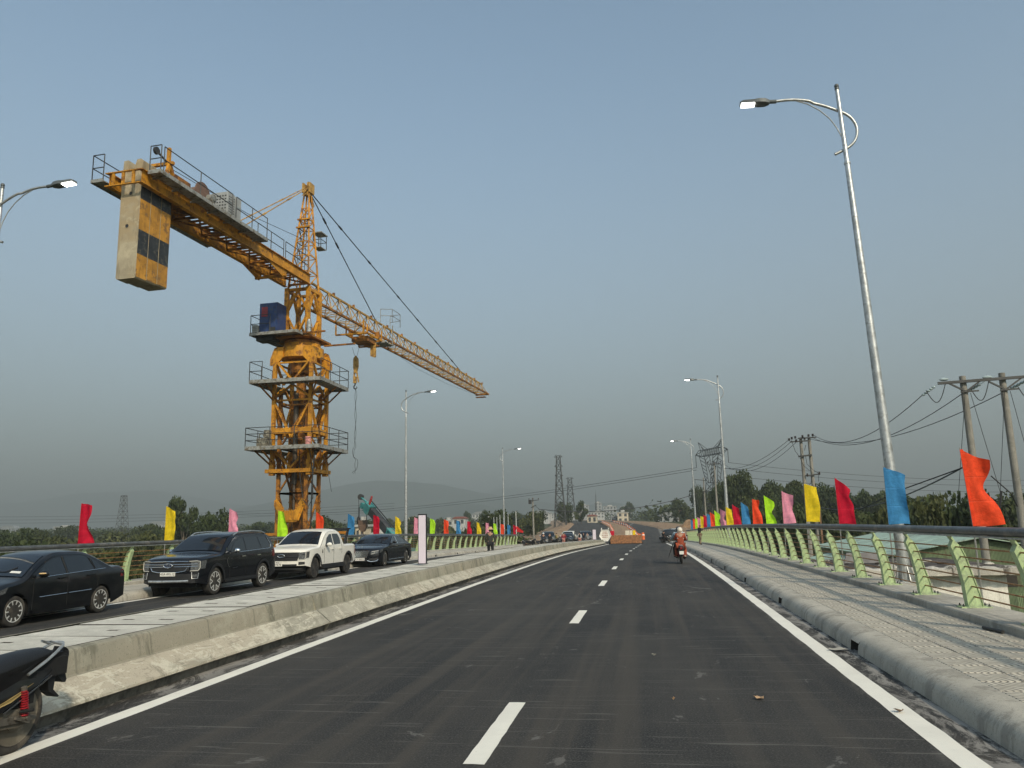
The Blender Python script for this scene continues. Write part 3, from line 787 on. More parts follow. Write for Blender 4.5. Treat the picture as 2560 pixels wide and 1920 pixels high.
for f, (p, q) in enumerate([((-G-.32,-G-.12),(G+.16,-G-.12)),((G+.12,-G-.1),(G+.12,G+.3)),((G,G+.1),(-G-.2,G+.1)),((-G-.1,G),(-G-.1,-G))]):
    m_ = MB(); m_.bar((CX0+p[0],CY0+p[1],4.78),(CX0+q[0],CY0+q[1],4.78),.16,.20); part('lower_frame', m_, YEL, cage)
# --- platforms
def platform(x0, x1, y0, y1, z, mids, gap=None, brackets=True):
    pf = tiein('platform')
    hx, hy = G+.12, G+.12
    m_ = MB()
    for (a0, b0, a1, b1) in [(x0, y0, x1, CY0-hy), (x0, CY0+hy, x1, y1), (x0, CY0-hy+.004, CX0-hx, CY0+hy-.004), (CX0+hx, CY0-hy+.004, x1, CY0+hy-.004)]:
        m_.box((a0,b0,z-.035),(a1,b1,z))
    part('deck', m_, GREYS, pf)
    m_ = MB()
    for (a, b) in [((x0,y0),(x1,y0)),((x1,y0),(x1,y1)),((x1,y1),(x0,y1)),((x0,y1),(x0,y0))]: m_.bar((*a,z-.04),(*b,z-.04),.05,.20)
    for k in range(5):
        x = x0+(x1-x0)*(k+.5)/5; m_.bar((x,y0,z-.09),(x,CY0-hy,z-.09),.06,.10); m_.bar((x,CY0+hy,z-.09),(x,y1,z-.09),.06,.10)
    part('edge_frame', m_, GREYS, pf)
    q = railing_loop([(x0,y1,z),(x0,y0,z)], mids=mids); part('guard_rail', q, DKST, pf)
    q = railing_loop([(x1,y0,z),(x1,y1,z)], mids=mids); part('guard_rail', q, DKST, pf)
    if gap != 'front': q = railing_loop([(x0,y0,z),(x1,y0,z)], mids=mids); part('guard_rail', q, DKST, pf)
    else: q = railing_loop([(x0,y0,z),(CX0-hx,y0,z)], mids=mids); part('guard_rail', q, DKST, pf)
    q = railing_loop([(x1,y1,z),(x0,y1,z)], mids=mids); part('guard_rail', q, DKST, pf)
    if brackets:
        for (xe, ye, xl, yl) in [(x0+.4,y0+.25,-G,-G),(x1-.35,y0+.25,G,-G),(x1-.25,y1-.4,G,G),(x0+.4,y1-.4,-G,G),(x0+.9,y0+.12,-G+.2,-G),(x1-.1,CY0,G,.2)]:
            m_ = MB(); m_.bar((xe,ye,z-.14),(CX0+xl,CY0+yl,z-.95),.07,.07); part('bracket', m_, YELR, pf)
    return pf
pl3 = platform(-20.75,-16.62,37.55,41.5,5.98,(.36,.68))
pl2 = platform(-20.65,-16.60,37.55,41.4,9.55,(.5,), 'front')
# pump, pink bucket on the lower platform
m_ = MB(); m_.box((-20.35,38.0,5.985),(-19.75,38.55,6.50)); m_.box((-20.0,38.1,6.5),(-19.72,38.4,6.95)); m_.tube([(-20.3,38.2,6.5),(-20.25,38.1,6.72),(-20.05,38.1,6.75),(-19.9,38.0,6.5)],.025,6); part('pump_unit', m_, mat('dirty_pump', (.15,.135,.10), .8, var=.4, dirt=(.30,.28,.22), dscale=5), pl3)
m_ = MB(); m_.lathe([(.13,0),(.17,.48)], (-17.35,37.85,5.985), 10); part('bucket', m_, mat('pink_plastic', (.60,.26,.24), .6), pl3)
# --- slewing ring and turntable
m_ = MB(); m_.lathe([(1.08,11.02),(1.20,11.06),(1.20,11.66),(1.02,11.72),(1.02,11.9)], (CX0,CY0,0), 32); part('slewing_ring', m_, YEL, None, 30)
for sx in (-1,1):
    for sy in (-1,1):
        m_ = MB(); m_.prism([(0,10.6),(.34,10.6),(.34,10.95),(.12,11.55),(-.02,11.62),(-.4,11.6),(-.42,11.05)] if sx > 0 else [(0,10.6),(-.34,10.6),(-.34,10.95),(-.12,11.55),(.02,11.62),(.4,11.6),(.42,11.05)], sy*G-.07, sy*G+.07)
        m_.v[-14:] = [(CX0+sx*(G-.06)+x, CY0+y, z) for x, y, z in m_.v[-14:]]
        part('ring_bracket', m_, YEL)
m_ = MB(); m_.lathe([(.62,10.25),(.62,11.0)], (CX0,CY0,0), 16)
for a in range(6): m_.cyl((CX0+.5*math.cos(a),CY0+.5*math.sin(a),10.2),(CX0+.5*math.cos(a),CY0+.5*math.sin(a),10.9),.09)
part('slewing_motor', m_, YELR)
# --- everything above the ring turns with the jib
ANG = R(3.4)
T = Matrix.Translation((CX0, CY0, 0)) @ Matrix.Rotation(-ANG, 4, 'Z')
def UB(): return MB(T)
m_ = UB(); m_.lathe([(1.0,11.92),(1.0,12.05),(.85,12.12)], (0,0,0), 24); m_.box((-1.5,-1.25,12.12),(1.15,1.25,12.22)); m_.bar((.7,-1.3,12.28),(2.05,-1.3,12.28),.12,.08); m_.bar((1.0,.7,11.95),(2.9,.7,11.95),.12,.08); part('turntable', m_, YELR)
upf = tiein('platform')
m_ = UB(); m_.box((-2.1,-2.0,12.27),(.72,-.95,12.31)); m_.box((-2.1,-.946,12.27),(-.82,1.2,12.31)); part('deck', m_, GREYS, upf)
m_ = UB()
for a, b in [((-2.1,-2.0),(.72,-2.0)),((-2.1,-2.0),(-2.1,1.2)),((.72,-2.0),(.72,-.95)),((-2.1,1.2),(-.82,1.2))]: m_.bar((*a,12.25),(*b,12.25),.05,.16)
part('edge_frame', m_, GREYS, upf)
q = railing_loop([(-.9,-1.97,12.31),(-2.07,-1.97,12.31),(-2.07,1.17,12.31),(-.82,1.17,12.31)], h=1.0); q.v = [tuple(T @ Vector(p)) for p in q.v]; part('guard_rail', q, DKST, upf)
for p, q in [((-1.9,-1.7,12.2),(-.8,-.9,11.75)),((-1.9,.8,12.2),(-.8,.7,11.75))]: m_ = UB(); m_.bar(p, q, .06); part('bracket', m_, DKST, upf)
m_ = UB(); m_.box((-2.0,-1.5,11.98),(-.95,-.8,12.2)); part('tray', m_, DKST, upf)
cabx = tiein('control_cabinet')
m_ = UB(); m_.box((-1.68,-1.75,12.33),(-.60,-.80,14.02)); part('case', m_, BLUEP, cabx)
m_ = UB(); m_.box((-1.55,-1.772,13.25),(-1.18,-1.752,13.80)); part('red_panel', m_, REDP, cabx)
m_ = UB(); m_.box((-1.66,-1.765,12.36),(-1.13,-1.751,13.98)); m_.box((-1.115,-1.765,12.36),(-.62,-1.751,13.98)); part('door', m_, BLUEP, cabx)
m_ = UB(); m_.box((-1.05,-1.80,12.40),(-.68,-1.766,12.62)); m_.cyl((-.78,-1.79,13.75),(-.78,-1.76,13.75),.035); part('vent', m_, DKST, cabx)
ac = MB(T); ac.box((-2.0,-1.92,12.34),(-1.72,-1.35,12.78)); part('air_conditioner', ac, mat('off_white_unit', (.45,.46,.42), .6))
m_ = UB()
for k in range(5): m_.bar((-2.0+.07*k,-1.93,12.36),(-2.0+.07*k,-1.93,12.76),.012); 
for k in range(5): m_.bar((-2.0,-1.93,12.38+.09*k),(-1.72,-1.93,12.38+.09*k),.012)
part('grille', m_, DKST)
m_ = UB(); m_.lathe([(.13,12.35),(.13,12.62),(.16,12.64),(.16,12.68),(.13,12.7),(.13,12.98),(.09,13.02),(.09,13.1)], (.92,-1.0,0), 12); part('slewing_gearbox', m_, GALV, None, 30)
# upper tower
upt = tiein('slewing_tower'); U = .66
for sx in (-1,1):
    for sy in (-1,1):
        m_ = UB(); m_.box((sx*U-.11,sy*U-.11,12.22),(sx*U+.11,sy*U+.11,15.12)); part('tower_leg', m_, YEL, upt)
def local_faces(h, z0, z1, style, horiz=False): return [(Vector(p)-Vector((CX0,CY0,0)), Vector(q)-Vector((CX0,CY0,0))) for p, q in lattice_faces(h, z0, z1, 1, .1, style=style, horiz=horiz)]
for z0, z1, st in [(12.35,13.6,'V'),(13.65,14.95,'A')]:
    for p, q in local_faces(U, z0, z1, st): m_ = UB(); m_.bar(p, q, .14, .09); part('brace', m_, YEL, upt)
for p, q in local_faces(U, 14.9, 15.0, 'X', True)[2::4]: m_ = UB(); m_.bar(p, q, .16, .16); part('head_beam', m_, YEL, upt)
# A-frame
apx = tiein('tower_head'); AB, AZ0, AZ1 = .62, 15.15, 21.6
top_ = Vector((.10,.05,AZ1))
for sx in (-1,1):
    for sy in (-1,1): m_ = UB(); m_.tube([(sx*AB,sy*AB,AZ0),(.10+sx*.12,.05+sy*.12,AZ1-.3)], [.062,.05], 8); part('head_leg', m_, YEL, apx)
def apc(sx, sy, t): return Vector((sx*AB,sy*AB,AZ0)).lerp(Vector((.10+sx*.12,.05+sy*.12,AZ1-.3)), t)
lv = [0,.16,.32,.46,.6,.68,.8]
for a, b in zip(lv, lv[1:]):
    for (p, q) in [((-1,-1),(1,-1)),((1,-1),(1,1)),((1,1),(-1,1)),((-1,1),(-1,-1))]:
        m_ = UB(); k_ = .045
        m_.bar(apc(*p,b), apc(*q,b), k_); m_.bar(apc(*p,a), apc(*q,b), k_); part('brace', m_, YEL, apx)
for t in (.60,.68):
    m_ = UB(); m_.bar(apc(-1,-1,t)+Vector((-.1,-.1,0)), apc(1,-1,t)+Vector((.1,-.1,0)), .10, .08); part('cross_beam', m_, YEL, apx)
m_ = UB(); m_.box((-.16,-.22,AZ1-.55),(-.06,.32,AZ1+.05)); m_.box((.26,-.22,AZ1-.55),(.36,.32,AZ1+.05)); m_.box((-.06,-.1,AZ1-.7),(.26,.2,AZ1-.45)); m_.lathe([(.24,-.03),(.24,.03)], (.1,.15,AZ1-.0), 14, 'x'); m_.prism([(-.6,20.65),(-.1,21.35),(-.1,21.0)], .05, .12, 'x'); m_.prism([(.1,21.55),(.75,20.55),(.62,20.4),(.1,21.05)], .05, .16, 'x'); part('head_sheave', m_, YPALE, apx)
m_ = UB()
for k in range(15): m_.tube([(-.22,-.35+.02*k,15.4+k*.27),(.16,-.35+.02*k,15.4+k*.27)], .013, 5)
for x in (-.22,.16): m_.tube([(x,-.36,15.2),(x,-.05,19.5)], .018, 5)
part('ladder', m_, DKST, apx)
m_ = UB(); m_.box((.15,.55,18.80),(.75,1.35,18.86)); q = railing_loop([(.2,1.3,17.95),(.7,1.3,17.95),(.7,.6,17.95),(.2,.6,17.95)], h=.9, close=True); q.v = [tuple(T @ Vector(p)) for p in q.v]; part('basket_frame', q, DKST, apx); m_.box((.2,.6,17.92),(.7,1.3,17.96)); part('basket', m_, GREYS, apx)
# counter jib
cj = tiein('counter_jib'); ZB = 15.20
for sx in (-.74,.74):
    m_ = UB(); m_.box((sx-.012,-14.4,ZB+.02),(sx+.012,-.7,ZB+.56)); m_.box((sx-.11,-14.4,ZB),(sx+.11,-.7,ZB+.025)); m_.box((sx-.11,-14.4,ZB+.555),(sx+.11,-.7,ZB+.58)); part('beam', m_, YEL, cj)
m_ = UB(); m_.box((-.85,-14.52,ZB),(.85,-14.42,ZB+.04)); m_.box((-.85,-14.52,ZB+.54),(.85,-14.42,ZB+.58))
for x in (-.5,-.05,.42): m_.box((x-.06,-14.5,ZB+.04),(x+.06,-14.44,ZB+.54))
part('end_frame', m_, YEL, cj)
for k in range(6):
    y0, y1 = -12.6+k*2.0, -10.6+k*2.0
    m_ = UB(); m_.bar((-.62,y0,ZB+.10),(.62,y1,ZB+.10),.07,.07); part('brace', m_, YELR, cj)
    m_ = UB(); m_.bar((.62,y0,ZB+.18),(-.62,y1,ZB+.18),.07,.07); part('brace', m_, YELR, cj)
    m_ = UB(); m_.bar((-.62,y1,ZB+.13),(.62,y1,ZB+.13),.10,.10); part('cross_beam', m_, YELR, cj)
m_ = UB()
for k in range(30): m_.box((-.6,-11.9+k*.37,ZB+.42),(.6,-11.68+k*.37,ZB+.44))
part('grating', m_, YELR, cj)
m_ = UB(); m_.prism([(-5.2,15.2),(-3.6,14.75),(-3.45,14.75),(-3.2,15.2)], -.76, -.72, 'x'); m_.prism([(-5.2,15.2),(-3.6,14.75),(-3.45,14.75),(-3.2,15.2)], .72, .76, 'x'); m_.cyl((-.9,-3.55,14.85),(.9,-3.55,14.85),.08); part('hinge_plate', m_, YEL, cj)
# counterweights
for k in range(3):
    cw = tiein('counterweight_block'); y0 = -14.12+.62*k; y1 = y0+.585; zb = 11.45+.03*k; x0, x1 = -.38, .52
    m_ = UB()
    fr = [(x0+.05,zb),(x1-.05,zb),(x1,zb+.06),(x1,15.25),(x1+.04,16.30),(x1-.10,16.42),(x1-.28,16.40),(.10,15.88),(-.12,15.88),(x0+.22,16.42),(x0+.02,16.40),(x0-.02,15.25),(x0,zb+.06)]
    n = len(fr); yc = y0+.05 if k == 0 else y0
    a = [(x,y0,z) for x,z in fr]; b = [(x,y1,z) for x,z in fr]
    m_.add(a+b, [tuple(range(n)), tuple(range(2*n-1,n-1,-1))]+[(i,(i+1)%n,n+(i+1)%n,n+i) for i in range(n) if i != 2])
    zz = [zb+.06, 12.45, 13.45, 14.72, 15.25]
    for j, mi in enumerate((1,2,1,2)):
        m_.mi = mi; m_.add([(x1,y0,zz[j]),(x1,y1,zz[j]),(x1,y1,zz[j+1]),(x1,y0,zz[j+1])], [(0,1,2,3)])
    ob = part('concrete', m_, [CWC, YPNT, BLKP], cw)
    if k == 0:
        for (hx, hz) in [(.06,14.98),(-.02,13.62)]:
            h_ = UB(); h_.tube([(hx+.085*math.cos(t*math.pi/9), y0-.004, hz+.085*math.sin(t*math.pi/9)) for t in range(18)], .012, 5, closed=True); h_.mi = 1; h_.cyl((hx,y0-.003,hz),(hx,y0+.01,hz),.083,n=16); part('lifting_hole', h_, [CWC, BLKP], cw)
# side walkways on the counter jib
wk = tiein('walkway')
m_ = UB(); m_.box((.86,-14.2,15.70),(1.42,-6.3,15.74)); part('deck', m_, GREYS, wk)
m_ = UB(); m_.bar((1.42,-14.2,15.73),(1.42,-6.3,15.73),.04,.16); m_.bar((.86,-14.2,15.73),(1.42,-14.2,15.73),.04,.16); m_.bar((.86,-6.3,15.73),(1.42,-6.3,15.73),.04,.16)
for k in range(7): m_.bar((.74,-13.8+k*1.2,15.66),(1.42,-13.8+k*1.2,15.66),.06,.08)
part('edge_frame', m_, GREYS, wk)
def ur(pts, **kw): q = railing_loop(pts, **kw); q.v = [tuple(T @ Vector(p)) for p in q.v]; return q
part('guard_rail', ur([(.9,-14.18,15.74),(1.40,-14.18,15.74)], step=.6, h=1.1), DKST, wk)
part('guard_rail', ur([(1.40,-14.0,15.74),(1.40,-9.3,15.74)], step=2.3, h=1.1), DKST, wk)
part('guard_rail', ur([(1.40,-9.0,15.74),(1.40,-6.35,15.74)], step=1.3, h=1.1), DKST, wk)
part('guard_rail', ur([(.74,-6.1,15.78),(.74,-3.6,15.78)], step=1.3, h=1.0), DKST, wk)
part('guard_rail', ur([(.74,-3.4,15.78),(.74,-.9,15.78)], step=1.3, h=1.0), DKST, wk)
wk2 = tiein('walkway')
m_ = UB(); m_.box((-1.42,-14.6,15.42),(-.86,-7.0,15.46)); m_.bar((-1.42,-14.6,15.45),(-1.42,-7,15.45),.04,.14); m_.bar((-1.42,-14.6,15.45),(-.86,-14.6,15.45),.04,.14); part('deck', m_, GREYS, wk2)
part('guard_rail', ur([(-.88,-14.58,15.46),(-1.40,-14.58,15.46),(-1.40,-7.0,15.46)], step=2.0, h=1.1), DKST, wk2)
# winch machinery
wn = tiein('winch')
m_ = UB(); m_.box((-.7,-12.7,15.82),(.72,-9.9,15.92)); m_.box((.2,-12.4,15.92),(.72,-11.4,16.5)); part('base', m_, YELR, wn)
m_ = UB(); m_.lathe([(.52,-.55),(.52,-.5),(.33,-.48),(.33,.42),(.52,.44),(.52,.5)], (.20,-10.5,16.45), 22, 'x'); part('drum', m_, mat('brown_drum', (.15,.09,.065), .7), wn, 30)
m_ = UB(); m_.cyl((.70,-10.1,16.35),(.98,-10.1,16.35),.20,n=16); m_.cyl((.98,-10.1,16.35),(1.02,-10.1,16.35),.13,n=14); part('motor', m_, GREYS, wn, 30)
m_ = UB()
for p, q in [((.55,-12.9,15.8),(.55,-12.6,16.9)),((.55,-12.0,15.8),(.55,-12.6,16.9)),((-.3,-12.6,16.9),(.75,-12.6,16.9)),((-.3,-12.9,15.8),(-.3,-12.6,16.9)),((.5,-12.6,16.9),(.5,-12.6,17.6))]: m_.bar(p, q, .14, .12)
part('winch_frame', m_, YEL, wn)
m_ = UB(); m_.lathe([(.16,-.05),(.16,.05)], (.45,-13.3,17.15), 14, 'x'); m_.bar((.45,-13.3,17.15),(.45,-12.6,16.95),.06); part('guide_sheave', m_, DKST, wn, 30)
m_ = UB(); m_.box((.35,-9.3,15.78),(1.15,-8.75,17.02)); m_.box((.55,-8.7,15.78),(1.15,-8.25,17.0))
part('resistor_box', m_, mat('perforated_grey', (.36,.37,.36), .6, metal=.2, var=.1), wn)
m_ = UB()
for r_ in range(6):
    for c_ in range(5): m_.box((.42+c_*.14,-9.306,16.05+r_*.15),(.50+c_*.14,-9.298,16.12+r_*.15)); 
for r_ in range(8):
    for c_ in range(4): m_.box((1.148,-9.22+c_*.12,15.95+r_*.12),(1.156,-9.15+c_*.12,16.01+r_*.12))
part('vent_slot', m_, DKST, wn)
# pendant bars
def eyebar(parent_, pts, r=.03, m=YPALE):
    for a, b in zip(pts, pts[1:]):
        m_ = UB(); m_.tube([a, b], r, 6); 
        m_.bar(Vector(b)-(Vector(b)-Vector(a)).normalized()*.22, Vector(b)+(Vector(b)-Vector(a)).normalized()*.22, .10, .07); part('pendant_bar', m_, m, parent_)
pend = tiein('pendant_lines')
A_ = Vector((.1,.05,21.4))
for x in (-.55,.55):
    Bp = Vector((x,-7.6,15.85)); eyebar(pend, [A_+Vector((x*.2,-.25,-.1))+(Bp-A_-Vector((x*.2,-.25,-.1)))*t for t in (0,.3,.66,1)])
def jibp(y, which='top'):
    t = max(0, (y-1.0)/37.5)
    return {'top': Vector((0,y,15.86+.32*t)), 'l': Vector((-.60,y,14.55+.62*t)), 'r': Vector((.60,y,14.55+.62*t))}[which]
J1 = jibp(10.4); J2 = jibp(31.0)
eyebar(pend, [A_+Vector((0,.35,-.25))+(J1-A_-Vector((0,.35,-.25)))*t for t in (0,.18,.36,1)], .034, DKST)
eyebar(pend, [A_+Vector((0,.35,-.15))+(J2-A_-Vector((0,.35,-.15)))*t for t in (0,.13,.28,.46,.60,.75,.9,1)], .034, DKST)
m_ = UB(); m_.tube([(.3,-12.2,16.9),(.2,-6,17.3),(.1,-.2,18.1)], .014, 5); part('hoist_rope', m_, CABLE)
# jib
jb = tiein('jib'); Y0J, Y1J = .9, 38.4; NP = 26
for wh, r_ in (('top',.055),('l',.065),('r',.065)):
    m_ = UB(); m_.bar(jibp(Y0J,wh), jibp(Y1J,wh), r_*2, r_*2); part('chord', m_, YELR if wh != 'top' else YPALE, jb)
dy = (Y1J-Y0J)/NP
for k in range(NP):
    a, b = Y0J+k*dy, Y0J+(k+1)*dy; mid = (a+b)/2
    m_ = UB()
    for s_ in ('l','r'):
        m_.tube([jibp(a,s_), jibp(mid)], .032, 5, False); m_.tube([jibp(mid), jibp(b,s_)], .032, 5, False)
    part('side_lacing', m_, YPALE, jb)
    m_ = UB(); m_.tube([jibp(a,'l'), jibp(b,'r')] if k % 2 else [jibp(a,'r'), jibp(b,'l')], .026, 5, False); m_.tube([jibp(b,'l'), jibp(b,'r')], .026, 5, False); m_.tube([jibp(a,'l'), jibp(mid,'r')], .018, 5, False); m_.tube([jibp(mid,'r'), jibp(b,'l')], .018, 5, False); part('floor_lacing', m_, YPALE, jb)
    if k % 2: m_ = UB(); m_.box((-.07,b-.05,jibp(b).z+.05),(.07,b+.05,jibp(b).z+.22)); part('lug', m_, YELR, jb)
m_ = UB(); e = jibp(38.4,'l'); m_.box((-.72,38.3,e.z-.14),(.72,38.55,e.z+.02)); m_.box((-.7,38.3,e.z-.35),(.3,38.8,e.z-.28)); part('tip_frame', m_, YELR, jb)
m_ = UB(); m_.tube([jibp(11,'r')+Vector((-.3,0,-.3)), (.2,18,14.0), (.2,26,14.1), (.1,33,14.5), (0,38.4,15.0)], .011, 5); part('trolley_rope', m_, CABLE, jb)
# small maintenance platform on the jib
jp = tiein('platform'); m_ = UB(); m_.box((-.9,9.6,14.25),(1.0,11.2,14.30)); m_.bar((-.9,9.6,14.24),(1.0,9.6,14.24),.05,.14); part('deck', m_, GREYS, jp)
part('guard_rail', ur([(.5,10.0,15.75),(1.25,10.3,15.75),(1.25,11.8,15.75),(.4,12.0,15.75)], h=.95, step=1.5), GREYS, jp)
for p, q in [((.7,9.7,14.3),(.4,10.6,15.7)),((.95,11.1,14.3),(.95,11.1,15.75))]: m_ = UB(); m_.bar(p, q, .06); part('bracket', m_, GREYS, jp)
# trolley
tr = tiein('trolley')
m_ = UB()
for x in (-.75,.75): m_.bar((x,7.2,14.30),(x,9.6,14.30),.10,.12); m_.bar((x,7.2,14.30),(x,7.2,14.9),.08); m_.bar((x,9.6,14.30),(x,9.6,15.0),.08)
for y in (7.2,8.4,9.6): m_.bar((-.75,y,14.30),(.75,y,14.30),.10,.12)
m_.bar((-1.2,6.6,14.15),(.75,6.6,14.15),.10); m_.bar((-1.2,6.6,14.15),(-1.2,6.6,14.85),.08); m_.bar((-.75,6.6,14.15),(-.75,7.3,14.3),.08); m_.bar((.75,6.6,14.15),(.75,6.6,15.0),.10)
part('trolley_frame', m_, YEL, tr)
m_ = UB(); m_.box((-.55,7.6,13.88),(.62,8.9,14.22)); m_.bar((-.6,8.9,13.8),(.9,8.9,13.8),.1); m_.bar((-.6,8.9,13.8),(-.6,8.9,14.3),.08); part('sheave_block', m_, YELR, tr)
m_ = UB(); m_.prism([(.28,13.1),(.58,12.98),(.66,13.05),(.66,14.0),(.28,14.0)], 8.8, 8.92); part('counter_plate', m_, YPALE, tr)
m_ = UB(); m_.bar((-.75,7.9,14.3),(-.75,7.9,14.75),.3,.1); m_.bar((.75,8.9,14.3),(.75,8.9,14.75),.3,.1); part('wheel_bracket', m_, YELR, tr)
# hook block
hb = tiein('hook_block'); hx, hy = -1.02, 9.3
m_ = UB(); m_.tube([(hx-.22,hy-.1,13.9),(hx-.05,hy,13.3)], .012, 5); m_.tube([(hx+.32,hy-.1,13.9),(hx+.10,hy,13.3)], .012, 5); part('rope', m_, CABLE, hb)
m_ = UB(); m_.prism([(hx-.13,13.10),(hx+.03,13.32),(hx+.18,13.10),(hx+.20,12.6),(hx+.08,12.1),(hx-.06,12.1),(hx-.13,12.5)], hy-.11, hy+.11); part('sheave_case', m_, YPALE, hb)
m_ = UB(); m_.bar((hx-.08,hy,12.2),(hx-.10,hy,11.55),.06,.14); m_.bar((hx+.1,hy,12.2),(hx+.24,hy,11.45),.06,.14); m_.box((hx-.12,hy-.1,11.40),(hx+.07,hy+.1,11.85)); part('cheek_plate', m_, YPALE, hb)
m_ = UB(); m_.tube([(hx,hy,11.45),(hx-.02,hy,11.28),(hx-.10,hy,11.18),(hx-.08,hy,11.04),(hx+.04,hy,10.99),(hx+.12,hy,11.08),(hx+.10,hy,11.17)], [.05,.05,.05,.05,.045,.035,.02], 8); part('hook', m_, DKST, hb, True)
sg = tiein('wire_sling')
rnd = random.Random(3)
for j in range(2):
    pts = [(hx,hy,11.0)]
    for k in range(1, 26):
        z = 11.0-k*.22; am = .07+.02*math.sin(k*.9)
        pts.append((hx+.05+am*math.sin(k*.62+j*2.6)+(0 if k < 19 else (-.14 if k < 22 else .10)), hy+.05*math.cos(k*.8+j*3), z))
    pts.append((hx-.15+j*.2, hy, 5.32)); pts.append((hx-.02+j*.1, hy, 5.25))
    m_ = UB(); m_.tube(pts, .014, 5); part('wire', m_, CABLE, sg)
# hanging power cables on the mast
m_ = MB(); m_.tube([(-17.0,37.9,5.8),(-17.15,38.0,4.0),(-17.35,38.4,1.8),(-17.6,38.8,-.5)], .035, 6); part('power_cable', m_, CABLE)
m_ = MB(); m_.tube([(-16.9,38.6,5.8),(-16.6,38.8,4.6),(-16.45,38.9,3.6)], .012, 5); part('power_cable', m_, CABLE)
m_ = MB(); m_.tube([(-18.2,38.6,5.9),(-18.1,38.6,4.4),(-17.9,38.6,3.2),(-17.6,38.6,2.85),(-17.35,38.6,3.3),(-17.4,38.6,4.6),(-17.6,38.6,5.9)], .022, 6); part('power_cable', m_, CABLE)
m_ = MB(); m_.tube([(CX0-.1,CY0+.3,12.2),(CX0-.2,CY0+.3,13),(CX0,CY0+.3,13.8),(CX0-.15,CY0+.3,14.9)], .02, 6); part('power_cable', m_, CABLE)
m_ = MB(); 
for (a,b) in [((-20.3,-6),(-20.3,38)),]: pass
m_.box((CX0-1.9,CY0-1.9,-6.2),(CX0+1.9,CY0+1.9,-5.4)); m_.box((CX0-1.6,CY0-.95,.55),(CX0+1.4,CY0-.80,.75)); part('base_block', m_, PARA)
for y_ in (CY0-1.35,CY0+1.35):
    m_ = MB(); m_.bar((CX0-1.5,y_,1.45),(CX0+2.3,y_,1.45),.12,.14); m_.bar((CX0-1.5,y_,.3),(CX0+2.3,y_,.3),.12,.14)
    for k in range(4): m_.bar((CX0-1.5+k*.95,y_,.3),(CX0-.55+k*.95,y_,1.45),.08)
    part('tie_collar', m_, YELR)
# ------------------------------------------------------------------ terrain
def smooth(t): t = max(0.0, min(1.0, t)); return t*t*(3-2*t)
def gz(x, y):
    base = -5.5 + (.0062*(y-100) if y > 100 else 0)
    base += .5*mnoise.noise(Vector((x*.02, y*.02, 0))) + .25*mnoise.noise(Vector((x*.09, y*.09, 3)))
    if y > 92:
        d = x-ax(y); e = zr(y)-.12
        t = smooth((-d-17)/14) if d < 0 else smooth((d-30)/25)
        k = smooth((y-96)/6)
        base = base*(1-k) + (e*(1-t)+base*t)*k
    return base
xs_ = [-6000,-4500,-3400,-2500,-1800,-1300,-950,-700,-520,-400,-310,-250,-200,-165,-138,-115]+[-100+3.5*i for i in range(50)]+[76,85,96,110,130,160,200,260,340,450,600,800,1100,1600,2300,3300,4600,6000]
ys_ = [-90,-50,-25]+[-10+5*i for i in range(20)]+[90+2*i for i in range(12)]+[116+4*i for i in range(30)]+[240,255,275,300,330,370,420,480,550,640,750,900,1100,1400,1800,2400,3200,4300,5600,6500]
def m_ground():
    m = NT('ground_earth'); v = m.co()
    a = m.ramp(m.noise(.06, 8, .7, v), [(.35, (.040,.052,.018)), (.52, (.075,.085,.030)), (.68, (.15,.125,.07))])
    b = m.ramp(m.noise(1.1, 8, .75, v), [(.3, .55), (.7, 1.25)])
    m.set(Base_Color=m.mix(1.0, a, b, 'MULTIPLY'), Roughness=.95, Specular_IOR_Level=.1); m.bump(m.noise(2.5, 6, .7, v), .6, .1); return m.mat
SOIL = mat('orange_soil', (.25,.155,.085), .95, var=.3, scale=.8, bump=.5, bscale=3, dirt=(.33,.25,.165), dscale=.5)
mb = MB(); mb.grid([[(x, y, gz(x, y)) for x in xs_] for y in ys_])
tag(mb.build('ground', m_ground(), smooth=60, fix=False), kind='structure')
HILLM = mat('hill_forest', (.028,.045,.022), .95, var=.4, scale=.012, dirt=(.07,.075,.045), dscale=.02)
def hill(cx, cy, hx, hy, h, seed, prof=None):
    n, q = 46, 18; P = []
    for j in range(q+1):
        v = -1+2*j/q; row = []
        for i in range(n+1):
            u = -1+2*i/n; e = (prof(u) if prof else math.exp(-u*u*2.6))*max(0,1-v*v)**1.1*smooth((1-abs(u))/.18)
            z = h*e*(1+.10*mnoise.noise(Vector((u*4,v*4,seed))))+.05*h*mnoise.noise(Vector((u*11,v*9,seed)))*e
            row.append((cx+u*hx, cy+v*hy, gz(0,cy-hy)*0 + 2 + .0062*(cy-100) - 8 + z))
        P.append(row)
    m_ = MB(); m_.grid(P); o = m_.build('hill', HILLM, smooth=60, fix=False); tag(o, kind='structure')
hill(-1270, 3700, 1350, 700, 205, 1, lambda u: math.exp(-((u-.02)/.42)**2)+.25*math.exp(-((u+.55)/.3)**2)+.22*math.exp(-((u-.55)/.28)**2))
hill(-3700, 4700, 1900, 800, 235, 2, lambda u: .7+.3*math.cos(u*3)+.10*math.sin(u*9))
hill(-820, 5300, 900, 500, 215, 5, lambda u: math.exp(-((u+.1)/.5)**2))
hill(-640, 2700, 420, 350, 62, 3, lambda u: math.exp(-((u)/.5)**2))
hill(-190, 4000, 420, 350, 72, 4)
